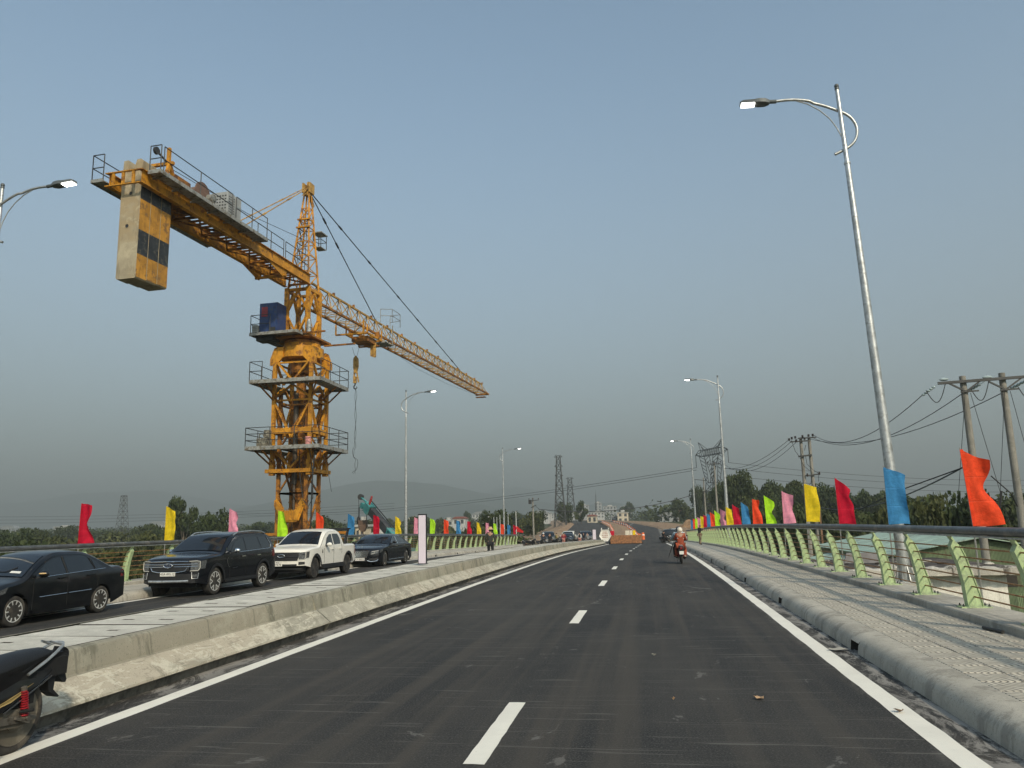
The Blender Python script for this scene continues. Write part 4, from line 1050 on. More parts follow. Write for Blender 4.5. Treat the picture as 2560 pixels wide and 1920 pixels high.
# approach carriageways beyond the bridge, with the unfinished earth median
YP = [YB+.0+2*i for i in range(30)]+[164+5*i for i in range(28)]+[310+15*i for i in range(35)]
def pstrip(name, prof, m, dz=0, fixn=False, kind='structure', ys=None):
    m_ = MB(); m_.grid([[(ax(y)+x, y, zr(y)+dz+d) for x, d in prof] for y in (ys or YP)]); o = m_.build(name, m, None, fix=False); return tag(o, kind=kind)
pstrip('road', [(2.15,0),(5.5,.03),(9.2,0)], ASPH); pstrip('road', [(-12.5,0),(-7,.03),(-2.4,0)], ASPH)
pstrip('earth_median', [(-2.45,-.05),(-2.3,.42),(0,.75),(2.05,.42),(2.2,-.05)], SOIL, ys=[110+2*i for i in range(28)]+[166+5*i for i in range(30)])
pstrip('earth_bank', [(9.2,-.02),(9.8,.28),(12.5,.5),(16,.2),(24,-.2)], SOIL, .0); pstrip('earth_bank', [(-24,-1.6),(-17.5,-.1),(-14,.6),(-12.9,.2),(-12.5,-.02)], SOIL, 0)
# ------------------------------------------------------------------ vegetation
def leaf_mat(name, c0, c1, c2):
    m = NT(name)
    oi = m.n('ShaderNodeObjectInfo'); v = m.co((1,1,1))
    g = m.noise(.55, 4, .7, v)
    c = m.ramp(g, [(.32, c0), (.52, c1), (.74, c2)])
    c = m.mix(m.ramp(oi.outputs['Random'], [(0, 0), (1, .45)]), c, (.055,.060,.020))
    m.set(Base_Color=c, Roughness=.7, Specular_IOR_Level=.25)
    t = m.n('ShaderNodeBsdfTranslucent'); m.l(c, t.inputs['Color']); mx = m.n('ShaderNodeMixShader'); mx.inputs[0].default_value = .25
    m.l(m.p.outputs[0], mx.inputs[1]); m.l(t.outputs[0], mx.inputs[2]); m.l(mx.outputs[0], m.t.nodes['Material Output'].inputs['Surface'])
    return m.mat
LEAF = leaf_mat('leaf_dark', (.026,.040,.013), (.056,.078,.025), (.11,.128,.042))
LEAF2 = leaf_mat('leaf_olive', (.045,.056,.018), (.088,.098,.032), (.155,.158,.055))
LEAF3 = leaf_mat('leaf_fresh', (.032,.055,.012), (.070,.105,.022), (.13,.17,.04))
BARK = mat('bark', (.16,.125,.09), .9, var=.35, scale=6, bump=.4)
def rdir(r):
    z = r.uniform(-1,1); a = r.uniform(0, 2*math.pi); s = math.sqrt(1-z*z); return Vector((s*math.cos(a), s*math.sin(a), z))
def leaf_cloud(r, clumps, n, size, out, flat=.5, stretch=1.25):
    """n leaf faces gathered round clump centres (c, radius vector)"""
    wts = [c[1][0]*c[1][1] for c in clumps]; tot = sum(wts)
    for (c, rad), w_ in zip(clumps, wts):
        for _ in range(max(1, int(n*w_/tot))):
            d = rdir(r); q = r.random()**.42
            p = Vector((c[0]+d.x*rad[0]*q, c[1]+d.y*rad[1]*q, c[2]+d.z*rad[2]*q))
            nrm = (rdir(r)+Vector((0,0,flat))+d*.6).normalized(); a = nrm.cross(rdir(r)).normalized(); b = nrm.cross(a)
            s = size*r.uniform(.6,1.4); a *= s*.5*stretch; b *= s*.5
            out.add([p-a, p-b*.9+a*.1, p+a, p+b*.9+a*.1], [(0,1,2,3)])
def crown_mesh(name, seed, kind, n, size, leaf):
    r = random.Random(seed); cl = []
    if kind == 'round':
        for _ in range(15):
            d = rdir(r); q = r.uniform(.25,.85); s = r.uniform(.24,.42)
            cl.append(((d.x*q*.8, d.y*q*.8, .58+d.z*q*.40), (s, s, s*.72)))
    elif kind == 'tall':
        for k in range(20):
            t = k/19; w_ = .25+.75*math.sin(math.pi*min(1,t*.85+.18)); a = r.uniform(0,6.28)
            cl.append(((math.cos(a)*w_*.62, math.sin(a)*w_*.62, .24+t*.68), (r.uniform(.22,.38), r.uniform(.22,.38), r.uniform(.09,.15))))
    elif kind == 'bamboo':
        for k in range(20):
            a = r.uniform(0,6.28); q = r.uniform(.1,.75); h = r.uniform(.45,1.0)*(1-.35*q)
            for _ in range(3): cl.append(((math.cos(a)*q+r.uniform(-.2,.2), math.sin(a)*q+r.uniform(-.2,.2), h+r.uniform(-.12,.0)), (r.uniform(.10,.2), r.uniform(.10,.2), r.uniform(.05,.10))))
            cl.append(((math.cos(a)*q*.8, math.sin(a)*q*.8, h*.55), (.30, .30, .15)))
    elif kind == 'bush':
        for _ in range(14):
            a = r.uniform(0,6.28); q = r.uniform(0,.8); s = r.uniform(.22,.40)
            cl.append(((math.cos(a)*q, math.sin(a)*q, r.uniform(.15,.78)*(1-.35*q)), (s, s, s*.62)))
    elif kind == 'sparse':
        for _ in range(11):
            a = r.uniform(0,6.28); q = r.uniform(.15,.7); s = r.uniform(.13,.24)
            cl.append(((math.cos(a)*q*.62, math.sin(a)*q*.62, r.uniform(.45,1.0)), (s, s, s*.55)))
    m_ = MB(); leaf_cloud(r, cl, n, size, m_); return m_.mesh(name, leaf, fix=False), cl
def trunk_mesh(seed, cl, r0):
    r = random.Random(seed); m_ = MB()
    m_.tube([(0,0,-.03),(.01,.015,.2),(-.01,.01,.45),(.01,0,.62)], [r0,r0*.8,r0*.6,r0*.35], 7)
    for c, rad in cl[:8]:
        z0 = r.uniform(.25,.5); m_.tube([(0,0,z0),(c[0]*.5,c[1]*.5,(z0+c[2])/2+.03),(c[0]*.9,c[1]*.9,c[2])], [r0*.42,r0*.26,r0*.1], 5)
    return m_.mesh('trunk', BARK, smooth=True)
KIND = {}
for key, kd, n, sz, lf, ns in [('broad','round',4200,.068,LEAF,3),('tall','tall',4000,.062,LEAF,3),('bamboo','bamboo',5200,.058,LEAF2,2),('bush','bush',2600,.088,LEAF3,2),('scrub','bush',2400,.092,LEAF2,2),('thin','sparse',1500,.060,LEAF,2)]:
    KIND[key] = []
    for s_ in range(ns):
        me, cl = crown_mesh('crown', 40+s_*7+len(key), kd, n, sz, lf)
        KIND[key].append((me, trunk_mesh(s_+3, cl, .035 if kd != 'bush' else .02)))
rt = random.Random(77)
def plant(key, x, y, h, w_, label, group, name=None, cat='tree', z=None):
    me, tr_ = KIND[key][rt.randrange(len(KIND[key]))]
    root = empty(name or 'tree', (x, y, gz(x, y)-.1 if z is None else z), rt.uniform(0,6.28), label, cat, group)
    root.scale = (w_, w_, h)
    link('crown', me, root); link('trunk', tr_, root); return root
# right hand side : large trees behind the sheds
for x, y, h, w_, key, lab in [
    (18.2,58,9.3,3.6,'bamboo','tall feathery tree right of the blue flag, behind the green shed'), (21.4,60,8.8,3.6,'broad','rounded dark tree in the gap between blue and orange flags'),
    (25.0,61,6.6,3.4,'bamboo','olive bamboo clump just left of the large orange flag'), (27.6,60,5.9,3.0,'broad','low dark tree directly behind the large orange flag'),
    (31.5,62,7.0,3.4,'broad','dark round tree between the two concrete poles at the right'), (35.5,64,7.4,3.6,'broad','dark tree at the right picture edge behind the guy wires'),
    (20.0,82,7.6,3.8,'broad','dark tree between the yellow and crimson flags, behind the twin poles'), (24.5,88,7.9,4.2,'broad','tree mass behind the crimson flag'),
    (16.5,90,8.2,4.2,'broad','leafy tree right behind the yellow flag'), (13.6,96,9.2,4.0,'broad','tall tree behind the pink flag by the pavement'),
    (30.0,96,8.6,4.6,'broad','tree behind the blue flag, lower and hazier'), (40,92,9.0,5.0,'broad','hazy tree far right behind the orange flag')]:
    plant(key, x, y, h, w_, lab, 'trees behind the sheds')
for i in range(26):
    x = rt.uniform(9,46); y = rt.uniform(40,58) if x > 20 else rt.uniform(48,80)
    if x < 9+.12*y*.3: pass
    plant(rt.choice(('bush','scrub','bush')), x, y, rt.uniform(2.6,4.2), rt.uniform(1.6,2.6), 'green shrub in the growth behind the green shed', 'shrubs behind the green shed', 'shrub', 'shrub')
for i in range(52):
    y = rt.uniform(165,250); x = ax(y)+rt.uniform(26,74)*(y/200)
    u = rt.random()
    plant('tall' if u < .45 else 'broad', x, y, rt.uniform(8.5,12.0), rt.uniform(4.0,6.0), 'dark tall tree in the wood right of the new road', 'trees right of the new road')
for i in range(26):
    y = rt.uniform(110,160); x = rt.uniform(11,42)*(y/130)
    plant(rt.choice(('bush','scrub','broad')), x, y, rt.uniform(3.5,6.5), rt.uniform(2.4,3.8), 'bushy tree beyond the far end of the pavement railing', 'bushy trees beyond the pavement railing')
for i in range(40):
    y = rt.uniform(280,620); x = ax(y)+rt.choice((-1,1,1))*rt.uniform(16,60)*(y/300)+(8 if y < 400 else 0)
    plant(rt.choice(('tall','broad')), x, y, rt.uniform(8,13), rt.uniform(3.4,5.5), 'hazy tree along the far stretch of the new road', 'hazy trees along the far road')
# left hand side : scrub close to the bridge, trees over the plain
for i in range(92):
    y = 6+i*1.05+rt.uniform(-1,1); x = -19.4-abs(rt.gauss(0,1))*10-rt.uniform(0,4)
    if abs(x-CX0) < 3.6 and abs(y-CY0) < 4.5: continue
    h = rt.uniform(3.0,5.2) if x < -22 else rt.uniform(2.8,4.2)
    plant(rt.choice(('bush','scrub','scrub')), x, y, h, rt.uniform(1.6,2.6), 'green shrub below the crane-side railing', 'shrubs below the crane-side railing', 'shrub', 'shrub')
for i in range(86):
    y = rt.uniform(26,170); x = -32-rt.uniform(0,1)**1.0*(22+1.1*y)
    plant(rt.choice(('scrub','broad','scrub','bamboo')), x, y, min(8.2, rt.uniform(4.6,6.0)+.022*y), rt.uniform(3.6,5.6), 'low bushy tree in the thicket beyond the crane-side railing', 'thicket beyond the crane-side railing')
for i in range(70):
    y = rt.uniform(150,420); x = -40-rt.uniform(.05,1.0)*y*.95
    plant(rt.choice(('broad','tall','scrub')), x, y, rt.uniform(6.5,9.5), rt.uniform(5.0,8.0), 'hazy tree on the plain left of the bridge', 'hazy trees on the left plain')
for i in range(24):
    y = rt.uniform(112,240); x = ax(y)-rt.uniform(20,60)
    plant(rt.choice(('broad','bush','scrub')), x, y, rt.uniform(4.5,8.5), rt.uniform(2.6,4.4), 'tree beside the lattice towers left of the new road', 'trees beside the lattice towers')
plant('thin', -78, 122, 12.6, 4.6, 'tall thin-crowned tree standing above the thicket, left of the yellow flag', 'trees of the left plain')
plant('thin', -80.5, 124, 10.6, 3.8, 'slender sparse tree close beside the tallest tree of the thicket', 'trees of the left plain')
plant('broad', -66, 112, 10.0, 4.8, 'dark rounded tree right behind the yellow flag above the thicket', 'trees of the left plain')
# ground cover and far woods : masses nobody could count
def stuff_cloud(name, pts, size, leaf, seed, per, rad):
    r = random.Random(seed); m_ = MB()
    for (x, y, z, s) in pts: leaf_cloud(r, [((x, y, z+rad[2]*.5*s), (rad[0]*s, rad[1]*s, rad[2]*s))], per, size*s, m_)
    tag(m_.build(name, leaf, fix=False), kind='stuff')
rs = random.Random(9)
stuff_cloud('undergrowth', [(x, y, gz(x,y), 1) for x, y in [(-17.5-rs.random()**1.4*26, rs.uniform(2,110)) for _ in range(300)]], .30, LEAF3, 1, 60, (1.6,1.6,.9))
stuff_cloud('undergrowth', [(x, y, gz(x,y), 1) for x, y in [(rs.uniform(7,46), rs.uniform(32,110)) for _ in range(240)]], .30, LEAF2, 2, 60, (1.7,1.7,.8))
fw = []
for _ in range(1100):
    y = 380+rs.random()**1.5*1500; x = -rs.random()*y*.95+(.10*y)*0-20
    if -30 < x-ax(min(y,990)) < 25: continue
    fw.append((x, y, gz(x,y)+1.5, rs.uniform(.7,1.3)))
for _ in range(420):
    y = 300+rs.random()**1.5*900; x = ax(min(y,990))+22+rs.random()*y*.6
    fw.append((x, y, gz(x,y)+1.5, rs.uniform(.8,1.5)))
stuff_cloud('distant_wood', fw, 1.15, LEAF, 3, 46, (5.5,5.5,4.2))

# ------------------------------------------------------------------ the hazy air
HZ = bpy.data.materials.new('haze_air'); HZ.use_nodes = True; t_ = HZ.node_tree; t_.nodes.clear()
pv = t_.nodes.new('ShaderNodeVolumePrincipled'); pv.inputs['Color'].default_value = (.55,.60,.59,1); pv.inputs['Density'].default_value = .00058; pv.inputs['Anisotropy'].default_value = 0.1
ou = t_.nodes.new('ShaderNodeOutputMaterial'); t_.links.new(pv.outputs[0], ou.inputs['Volume'])
m_ = MB(); m_.box((-6600,-400,-7.6),(6600,7000,275)); tag(m_.build('haze', HZ), kind='stuff')
# ------------------------------------------------------------------ utility poles, pylons and wires
CONC = m_concrete('pole_concrete', (.27,.255,.22), .5, (.12,.11,.09))
INSU = mat('glass_insulator', (.35,.42,.42), .2, spec=.8); INSD = mat('brown_insulator', (.035,.025,.022), .35)
LATT = mat('lattice_steel', (.075,.078,.076), .6, metal=.3, var=.2)
WIRE = mat('wire', (.045,.045,.048), .7)
def pole_unit(parent, x, y, z0, z1, r0=.15, r1=.10):
    m_ = MB(); m_.tube([(x,y,z0),(x,y,z1)], [r0,r1], 10); return m_.build('concrete_pole', CONC, parent, smooth=True, org=parent['_o'])
def uroot(name, loc, label, cat, group=None):
    o = empty(name, loc, 0, label, cat, group); o['_o'] = loc; return o
# twin pole nearest the camera
PA, PB, YPL = 10.80, 12.03, 28.0
up = uroot('utility_pole', (PA, YPL, -5.6), 'pair of tall concrete poles with a long crossarm at the right edge', 'utility pole')
O_ = tuple(up['_o'])
pole_unit(up, PA, YPL, -5.6, 6.30); pole_unit(up, PB, YPL, -5.6, 6.34)
m_ = MB(); m_.bar((9.95,YPL-.16,6.07),(13.4,YPL-.16,6.17),.09,.09); m_.build('crossarm', DKST, up, org=O_)
m_ = MB()
for px in (PA, PB):
    m_.bar((px-.5,YPL-.16,6.05),(px,YPL-.14,5.75),.05); m_.bar((px+.5,YPL-.16,6.10),(px,YPL-.14,5.75),.05)
    m_.bar((px-.16,YPL-.14,5.74),(px+.4,YPL-.14,5.76),.05)
m_.build('arm_brace', DKST, up, org=O_)
for (a, b) in [((9.95,YPL-.2,6.06),(9.45,YPL-.0,5.70)),((11.4,YPL-.2,6.05),(10.95,YPL+.3,5.78)),((12.85,YPL-.2,6.1),(12.35,YPL+.3,5.83))]:
    m_ = MB(); A, B = Vector(a), Vector(b)
    for k in range(5): p = A.lerp(B, .3+.6*k/4); m_.ball(p, (.065,.065,.05), 8, 5)
    m_.tube([A, B], .012, 5); m_.build('insulator_string', INSU, up, org=O_, smooth=True)
for (px, dx) in [(10.15,.0),(11.5,0),(12.9,0)]:
    m_ = MB(); m_.ball((px,YPL-.16,6.2),(.16,.07,.06),8,5); m_.build('pin_insulator', INSU, up, org=O_, smooth=True)
for k, (x0, x1) in enumerate([(9.55,10.2),(10.95,11.55),(12.4,13.0)]):
    m_ = MB(); m_.tube([(x0+(x1-x0)*t, YPL-.15, 5.85+.25*t-.55*math.sin(math.pi*t)) for t in [i/10 for i in range(11)]], .015, 5); m_.build('jumper_cable', CABLE, up, org=O_)
for pts in [[(PA-.05,YPL-.2,5.7),(PA-.30,YPL+.8,2.3)],[(PA+.15,YPL-.1,5.7),(PB+1.3,YPL+4.0,1.2)],[(PB-.06,YPL-.2,5.75),(PB-.38,YPL+.8,1.3)],[(PB+.15,YPL-.1,5.7),(PB+2.0,YPL+3,2)]]:
    m_ = MB(); m_.tube(pts, .009, 4); m_.build('guy_wire', WIRE, up, org=O_)
m_ = MB(); m_.tube([(PA-.15,YPL-.3,3.3),(9.3,YPL+3,2.6),(8.5,YPL+6,1.9)], .022, 5); m_.tube([(PA+.4,YPL-.2,2.9),(PA+.9,YPL-.3,2.3),(PB+.3,YPL+.4,1.2)], .022, 5); m_.tube([(PA+.65,YPL-.2,2.4),(PA+.5,YPL-.2,1.7)],.04,5); m_.build('stay_cable', CABLE, up, org=O_)
# twin pole further on
QA, QB, YQ = 11.52, 12.12, 60.0
uq = uroot('utility_pole', (QA, YQ, -5.6), 'twin concrete poles with switchgear behind the yellow flag', 'utility pole'); O_ = tuple(uq['_o'])
pole_unit(uq, QA, YQ, -5.6, 7.5, .17, .11); pole_unit(uq, QB, YQ, -5.6, 7.45, .17, .11)
for a, b, s in [((10.7,YQ-.2,7.18),(12.0,YQ-.2,7.22),.09),((11.3,YQ-.2,7.42),(12.6,YQ-.2,7.46),.09),((QA-.3,YQ-.2,6.08),(QB+.05,YQ-.2,6.16),.12),((QA+.1,YQ-.2,4.65),(QB+.5,YQ-.2,4.75),.09),((QA-.0,YQ-.2,3.28),(QB+.1,YQ-.2,3.33),.08)]:
    m_ = MB(); m_.bar(a, b, s, s); m_.build('crossarm', DKST, uq, org=O_)
for x, z in [(10.65,7.35),(11.1,7.5),(11.15,7.25),(11.62,7.55),(11.75,7.38),(12.35,7.62),(12.05,7.6),(10.85,7.45)]:
    m_ = MB(); m_.lathe([(.05,-.09),(.09,-.06),(.06,-.02),(.09,.02),(.06,.06),(.09,.09)], (x,YQ-.25,z), 8); m_.build('insulator', INSD, uq, org=O_)
for x, z in [(QB+.45,4.8),(QA+.2,4.7),(QA-.25,3.2),(QA-.1,3.15),(QA+.05,3.1)]:
    m_ = MB(); m_.lathe([(.05,-.12),(.07,0),(.05,.12)], (x,YQ-.25,z), 8); m_.build('fuse_switch', INSD, uq, org=O_)
for pts in [[(10.8,YQ-.3,7.3),(11.0,YQ-.3,6.5),(11.3,YQ-.3,6.0),(11.5,YQ-.3,5.4),(11.9,YQ-.3,5.0)],[(11.7,YQ-.3,6.1),(11.75,YQ-.3,5.5),(12.1,YQ-.3,5.1),(12.5,YQ-.3,4.8)],[(12.0,YQ-.3,4.6),(11.9,YQ-.3,4.1),(11.5,YQ-.3,3.7),(11.2,YQ-.3,3.3)],[(12.5,YQ-.3,4.7),(12.45,YQ-.3,4.2)],[(12.1,YQ-.3,3.9),(11.8,YQ-.3,3.6),(11.35,YQ-.3,3.2)],[(11.8,YQ-.3,6.9),(11.65,YQ-.3,6.5)]]:
    m_ = MB(); m_.tube(pts, .018, 5); m_.build('jumper_cable', CABLE, uq, org=O_)
m_ = MB(); m_.box((12.28,YQ-.3,-2.5),(12.40,YQ-.18,2.4)); m_.build('timber_casing', mat('brown_timber', (.19,.11,.06), .8), uq, org=O_)
# single poles
ud = uroot('utility_pole', (9.42, 110, -3), 'slim concrete pole with three insulators beside the big pylon', 'utility pole'); O_ = tuple(ud['_o'])
pole_unit(ud, 9.42, 110, -3, 9.4, .17, .11)
m_ = MB(); m_.bar((8.5,109.8,9.1),(10.3,109.8,9.1),.1); m_.build('crossarm', DKST, ud, org=O_)
for x in (8.55,9.42,10.25): m_ = MB(); m_.lathe([(.05,-.1),(.11,0),(.05,.12)], (x,109.8,9.35), 8); m_.build('insulator', INSD, ud, org=O_)
ue = uroot('utility_pole', (10.7, 150, -2.5), 'leaning concrete pole with a bracket left of the big pylon', 'utility pole'); O_ = tuple(ue['_o'])
pole_unit(ue, 10.7, 150, -2.5, 9.3, .17, .11)
m_ = MB(); m_.bar((9.0,149.8,9.0),(11.3,149.8,8.7),.1); m_.bar((9.1,149.8,8.9),(9.7,149.8,6.4),.06); m_.bar((10.2,149.8,6.6),(11.6,149.8,6.9),.1); m_.build('crossarm', DKST, ue, org=O_)
for x, z in ((11.2,9.0),(9.2,6.3),(11.5,7.2)): m_ = MB(); m_.lathe([(.05,-.1),(.12,0),(.05,.12)], (x,149.8,z), 8); m_.build('insulator', INSD, ue, org=O_)
uf = uroot('utility_pole', (-19.0, 130, -2.2), 'concrete pole with brackets behind the crowd at the bridge end', 'utility pole'); O_ = tuple(uf['_o'])
pole_unit(uf, -19.0, 130, -2.2, 5.85, .17, .12)
m_ = MB(); m_.bar((-19.7,129.8,5.3),(-17.9,129.8,5.45),.1); m_.bar((-19.3,129.8,4.2),(-18.4,129.8,4.6),.12); m_.box((-19.7,129.7,4.8),(-19.2,130,5.5)); m_.bar((-18.5,129.8,4.4),(-17.9,129.8,3.9),.06); m_.build('crossarm', DKST, uf, org=O_)
for x in (-19.6,-18.9,-18.0): m_ = MB(); m_.lathe([(.05,-.1),(.11,0),(.05,.12)], (x,129.8,5.65), 8); m_.build('insulator', INSD, uf, org=O_)
for k, (x, y, h) in enumerate([(-18.9,99.5,3.4),(-18.1,101,3.6),(-19.8,102,3.2),(-20.6,104,3.3)]):
    m_ = MB(); m_.tube([(0,0,0),(0,0,h+1.5)], [.05,.035], 6); o = m_.build('flagstaff', mat('staff_white', (.5,.52,.5), .5) if k == 0 else bpy.data.materials['staff_white']); o.location = (x, y, zr(y)-.9); tag(o, 'bare white staff behind the last flags of the crane-side railing', 'flagstaff', 'white staffs at the bridge end')

def lattice_tower(name, x, y, z0, z1, wb, wt, label, nsec=9, arms=(), group='steel lattice towers'):
    o = uroot(name, (x, y, z0), label, 'pylon', group); H = z1-z0
    def c(sx, sy, t):
        k = wb*.5*(1-t)**1.35+wt*.5*(1-(1-t)**1.35); return Vector((sx*k, sy*k, H*t))
    ts = [1-(1-i/nsec)**1.12 for i in range(nsec+1)]
    for sx in (-1,1):
        for sy in (-1,1): m_ = MB(); m_.tube([c(sx,sy,t) for t in ts], H*.0042, 4); m_.build('leg', LATT, o)
    for i in range(nsec):
        m_ = MB(); a, b = ts[i], ts[i+1]
        for p, q in (((-1,-1),(1,-1)),((1,-1),(1,1)),((1,1),(-1,1)),((-1,1),(-1,-1))):
            m_.tube([c(*p,a),c(*q,b)], H*.0024, 4, False); m_.tube([c(*q,a),c(*p,b)], H*.0024, 4, False); m_.tube([c(*p,b),c(*q,b)], H*.0024, 4, False)
        m_.build('bracing', LATT, o)
    for (t, L) in arms:
        m_ = MB(); z = H*t
        for s in (-1,1): m_.tube([(s*wt*.5,-wt*.4,z),(s*L,0,z),(s*wt*.5,wt*.4,z)], H*.003, 4); m_.tube([(s*wt*.5,0,z+H*.03),(s*L,0,z)], H*.003, 4)
        m_.build('crossarm', LATT, o)
    return o
lattice_tower('lattice_tower', -27.75, 250, -3.5, 22.9, 4.4, 1.2, 'tall narrow lattice tower above the crowd, the taller of two', 10, ((.985,1.3),(.87,1.3),(.755,1.3),(.64,1.3)))
lattice_tower('lattice_tower', -32.0, 330, -3, 20.1, 5.4, 1.5, 'shorter lattice tower right of the tall narrow one', 9, ((.985,1.6),(.85,1.8),(.70,1.8)))
lattice_tower('lattice_tower', -184.1, 250, -4.5, 14.6, 4.6, 1.5, 'pale lattice tower standing in the thicket at the far left', 9, ((.985,1.1),(.84,1.0)))
# delta pylon
dp = uroot('pylon', (21.7, 262, -4), 'big lattice pylon with a wide beam and two horns behind the street lamp', 'pylon')
Md = Matrix.Translation((21.7,262,0)) @ Matrix.Rotation(math.atan2(-20, 8.75), 4, 'Z')
Wm = Matrix.Rotation(R(0), 4, 'Z')
def db(name, bars, r): 
    m_ = MB(Md); 
    for p, q in bars: m_.tube([p, q], r, 4, False)
    m_.v = [(a-21.7, b-262, c_+4) for a, b, c_ in m_.v]; return m_.build(name, LATT, dp)
ZB_ = 22.3; LB = 10.9
db('beam', [((-LB,s*.0,ZB_+.9),(-LB*.62,s*.9,ZB_)) for s in (-1,1)]+[((LB,0,ZB_+.9),(LB*.62,s*.9,ZB_)) for s in (-1,1)]+[((-LB*.62,s*.9,ZB_+d),(LB*.62,s*.9,ZB_+d)) for s in (-1,1) for d in (0,2.0)]+[((-LB,0,ZB_+.9),(-LB*.62,s*.9,ZB_+2)) for s in (-1,1)]+[((LB,0,ZB_+.9),(LB*.62,s*.9,ZB_+2)) for s in (-1,1)], .115)
bs = []
for k in range(9):
    a, b = -LB*.62+LB*1.24*k/9, -LB*.62+LB*1.24*(k+1)/9
    for s in (-1,1): bs += [((a,s*.9,ZB_),(b,s*.9,ZB_+2)), ((b,s*.9,ZB_),(b,s*.9,ZB_+2))]
db('beam_bracing', bs, .065)
for s in (-1,1):
    db('horn', [((s*LB*.52,q*.8,ZB_+2),(s*LB*.78,0,ZB_+5.0)) for q in (-1,1)]+[((s*LB*.30,q*.8,ZB_+2),(s*LB*.78,0,ZB_+5.0)) for q in (-1,1)]+[((s*LB*.4,-.8,ZB_+2),(s*LB*.6,.4,ZB_+3.2)),((s*LB*.52,.8,ZB_+2),(s*LB*.55,-.4,ZB_+3.2))], .095)
    lg = []
    for q in (-1,1):
        lg += [((s*LB*.60,q*.9,ZB_),(s*2.2,q*1.3,13.2)), ((s*LB*.28,q*.9,ZB_),(s*.5,q*1.3,13.2))]
    for k in range(7):
        t0, t1 = k/7, (k+1)/7
        L0 = Vector((s*LB*.60,-.9,ZB_)).lerp(Vector((s*2.2,-1.3,13.2)), t0); R1 = Vector((s*LB*.28,-.9,ZB_)).lerp(Vector((s*.5,-1.3,13.2)), t1)
        R0 = Vector((s*LB*.28,.9,ZB_)).lerp(Vector((s*.5,1.3,13.2)), t0); L1 = Vector((s*LB*.60,.9,ZB_)).lerp(Vector((s*2.2,1.3,13.2)), t1)
        lg += [(L0,R1),(R0,L1)]
    db('leg', lg, .115)
def dc(sx, sy, t): k = 2.2+(t**1.2)*2.9; return (sx*k, sy*(1.3+3.0*t), 13.2-17.2*t)
bs = []
for sx in (-1,1):
    for sy in (-1,1): db('leg', [(dc(sx,sy,a/6), dc(sx,sy,(a+1)/6)) for a in range(6)], .13)
for k in range(6):
    a, b = k/6, (k+1)/6
    for p, q in (((-1,-1),(1,-1)),((1,-1),(1,1)),((1,1),(-1,1)),((-1,1),(-1,-1))): bs += [(dc(*p,a),dc(*q,b)),(dc(*q,a),dc(*p,b)),(dc(*p,a),dc(*q,a))]
db('bracing', bs, .075)
for s in (-1,1): db('insulator_string', [((s*LB,0,ZB_+.9),(s*LB,0,ZB_-3.4))], .12)
# wires
def wire(p, q, sag, r, label, group, n=18):
    p, q = Vector(p), Vector(q); m_ = MB()
    m_.tube([p.lerp(q, i/n)-Vector((0,0,4*sag*(i/n)*(1-i/n)))-p for i in range(n+1)], r, 4, False)
    o = m_.build('overhead_wire', WIRE, None, smooth=True); o.location = p; return tag(o, label, 'wire', group)
wire((9.45,YPL,5.70),(12.45,YQ-.25,7.6),1.0,.017,'upper of three wires sagging from the right-edge poles to the twin poles','wires between the right-hand poles')
wire((10.9,YPL+.3,5.78),(12.3,YQ-.25,7.45),1.1,.017,'middle of three wires sagging from the right-edge poles to the twin poles','wires between the right-hand poles')
wire((12.3,YPL+.3,5.80),(12.0,YQ-.25,7.4),.95,.017,'lowest of three wires sagging from the right-edge poles to the twin poles','wires between the right-hand poles')
for k, (x, x2) in enumerate(((10.65,8.55),(10.85,9.42),(11.15,10.25))):
    wire((x,YQ-.25,7.35-.1*k),(x2,109.8,9.45),1.5+.12*k,.02,'wire sagging from the twin poles towards the pole beside the big pylon, %s of three' % ('upper','middle','lower')[k],'wires beyond the twin poles')
wire((QB+.1,YQ-.2,2.4),(PA-.1,YPL,3.35),.75,.03,'thick black cable drooping behind the crimson and blue flags','low cables')
wire((13.5,YPL,5.9),(16,YPL-12,5.4),.3,.017,'wire running off the picture from the right-edge crossarm','wires off to the right')
wire((13.5,YPL,6.15),(17,YPL-10,6.3),.2,.017,'upper wire running off the picture from the right-edge crossarm','wires off to the right')
wire((9.1,149.8,6.3),(-18.0,129.8,3.9),1.5,.055,'thick cable sagging across the far road to the pole behind the crowd','low cables')
L0 = Md @ Vector((-LB,0,ZB_-3.4)); R0_ = Md @ Vector((LB,0,ZB_-3.4))
for k, dz in enumerate((0,.8)):
    wire(L0+Vector((0,0,-dz)), (-330,560,16-dz*2), 7, .075, 'faint transmission wire running left from the big pylon, %s of two' % ('upper','lower')[k], 'transmission wires to the left', 30)
for k, (dz, ex) in enumerate(((0,0),(-1.8,4),(-4.2,8))):
    wire(R0_+Vector((0,0,dz)), (175+ex,330,13.5-2.2*k), 3.0, .06, 'faint transmission wire running right from the big pylon, %s of three' % ('upper','middle','lower')[k], 'transmission wires to the right', 24)
for k in range(3):
    wire((-420,300,15.5-1.6*k),(-110,330,11.5-1.2*k), 4, .05, 'thin wire above the far thicket at the left, %s of three' % ('upper','middle','lower')[k], 'thin wires at the far left', 20)
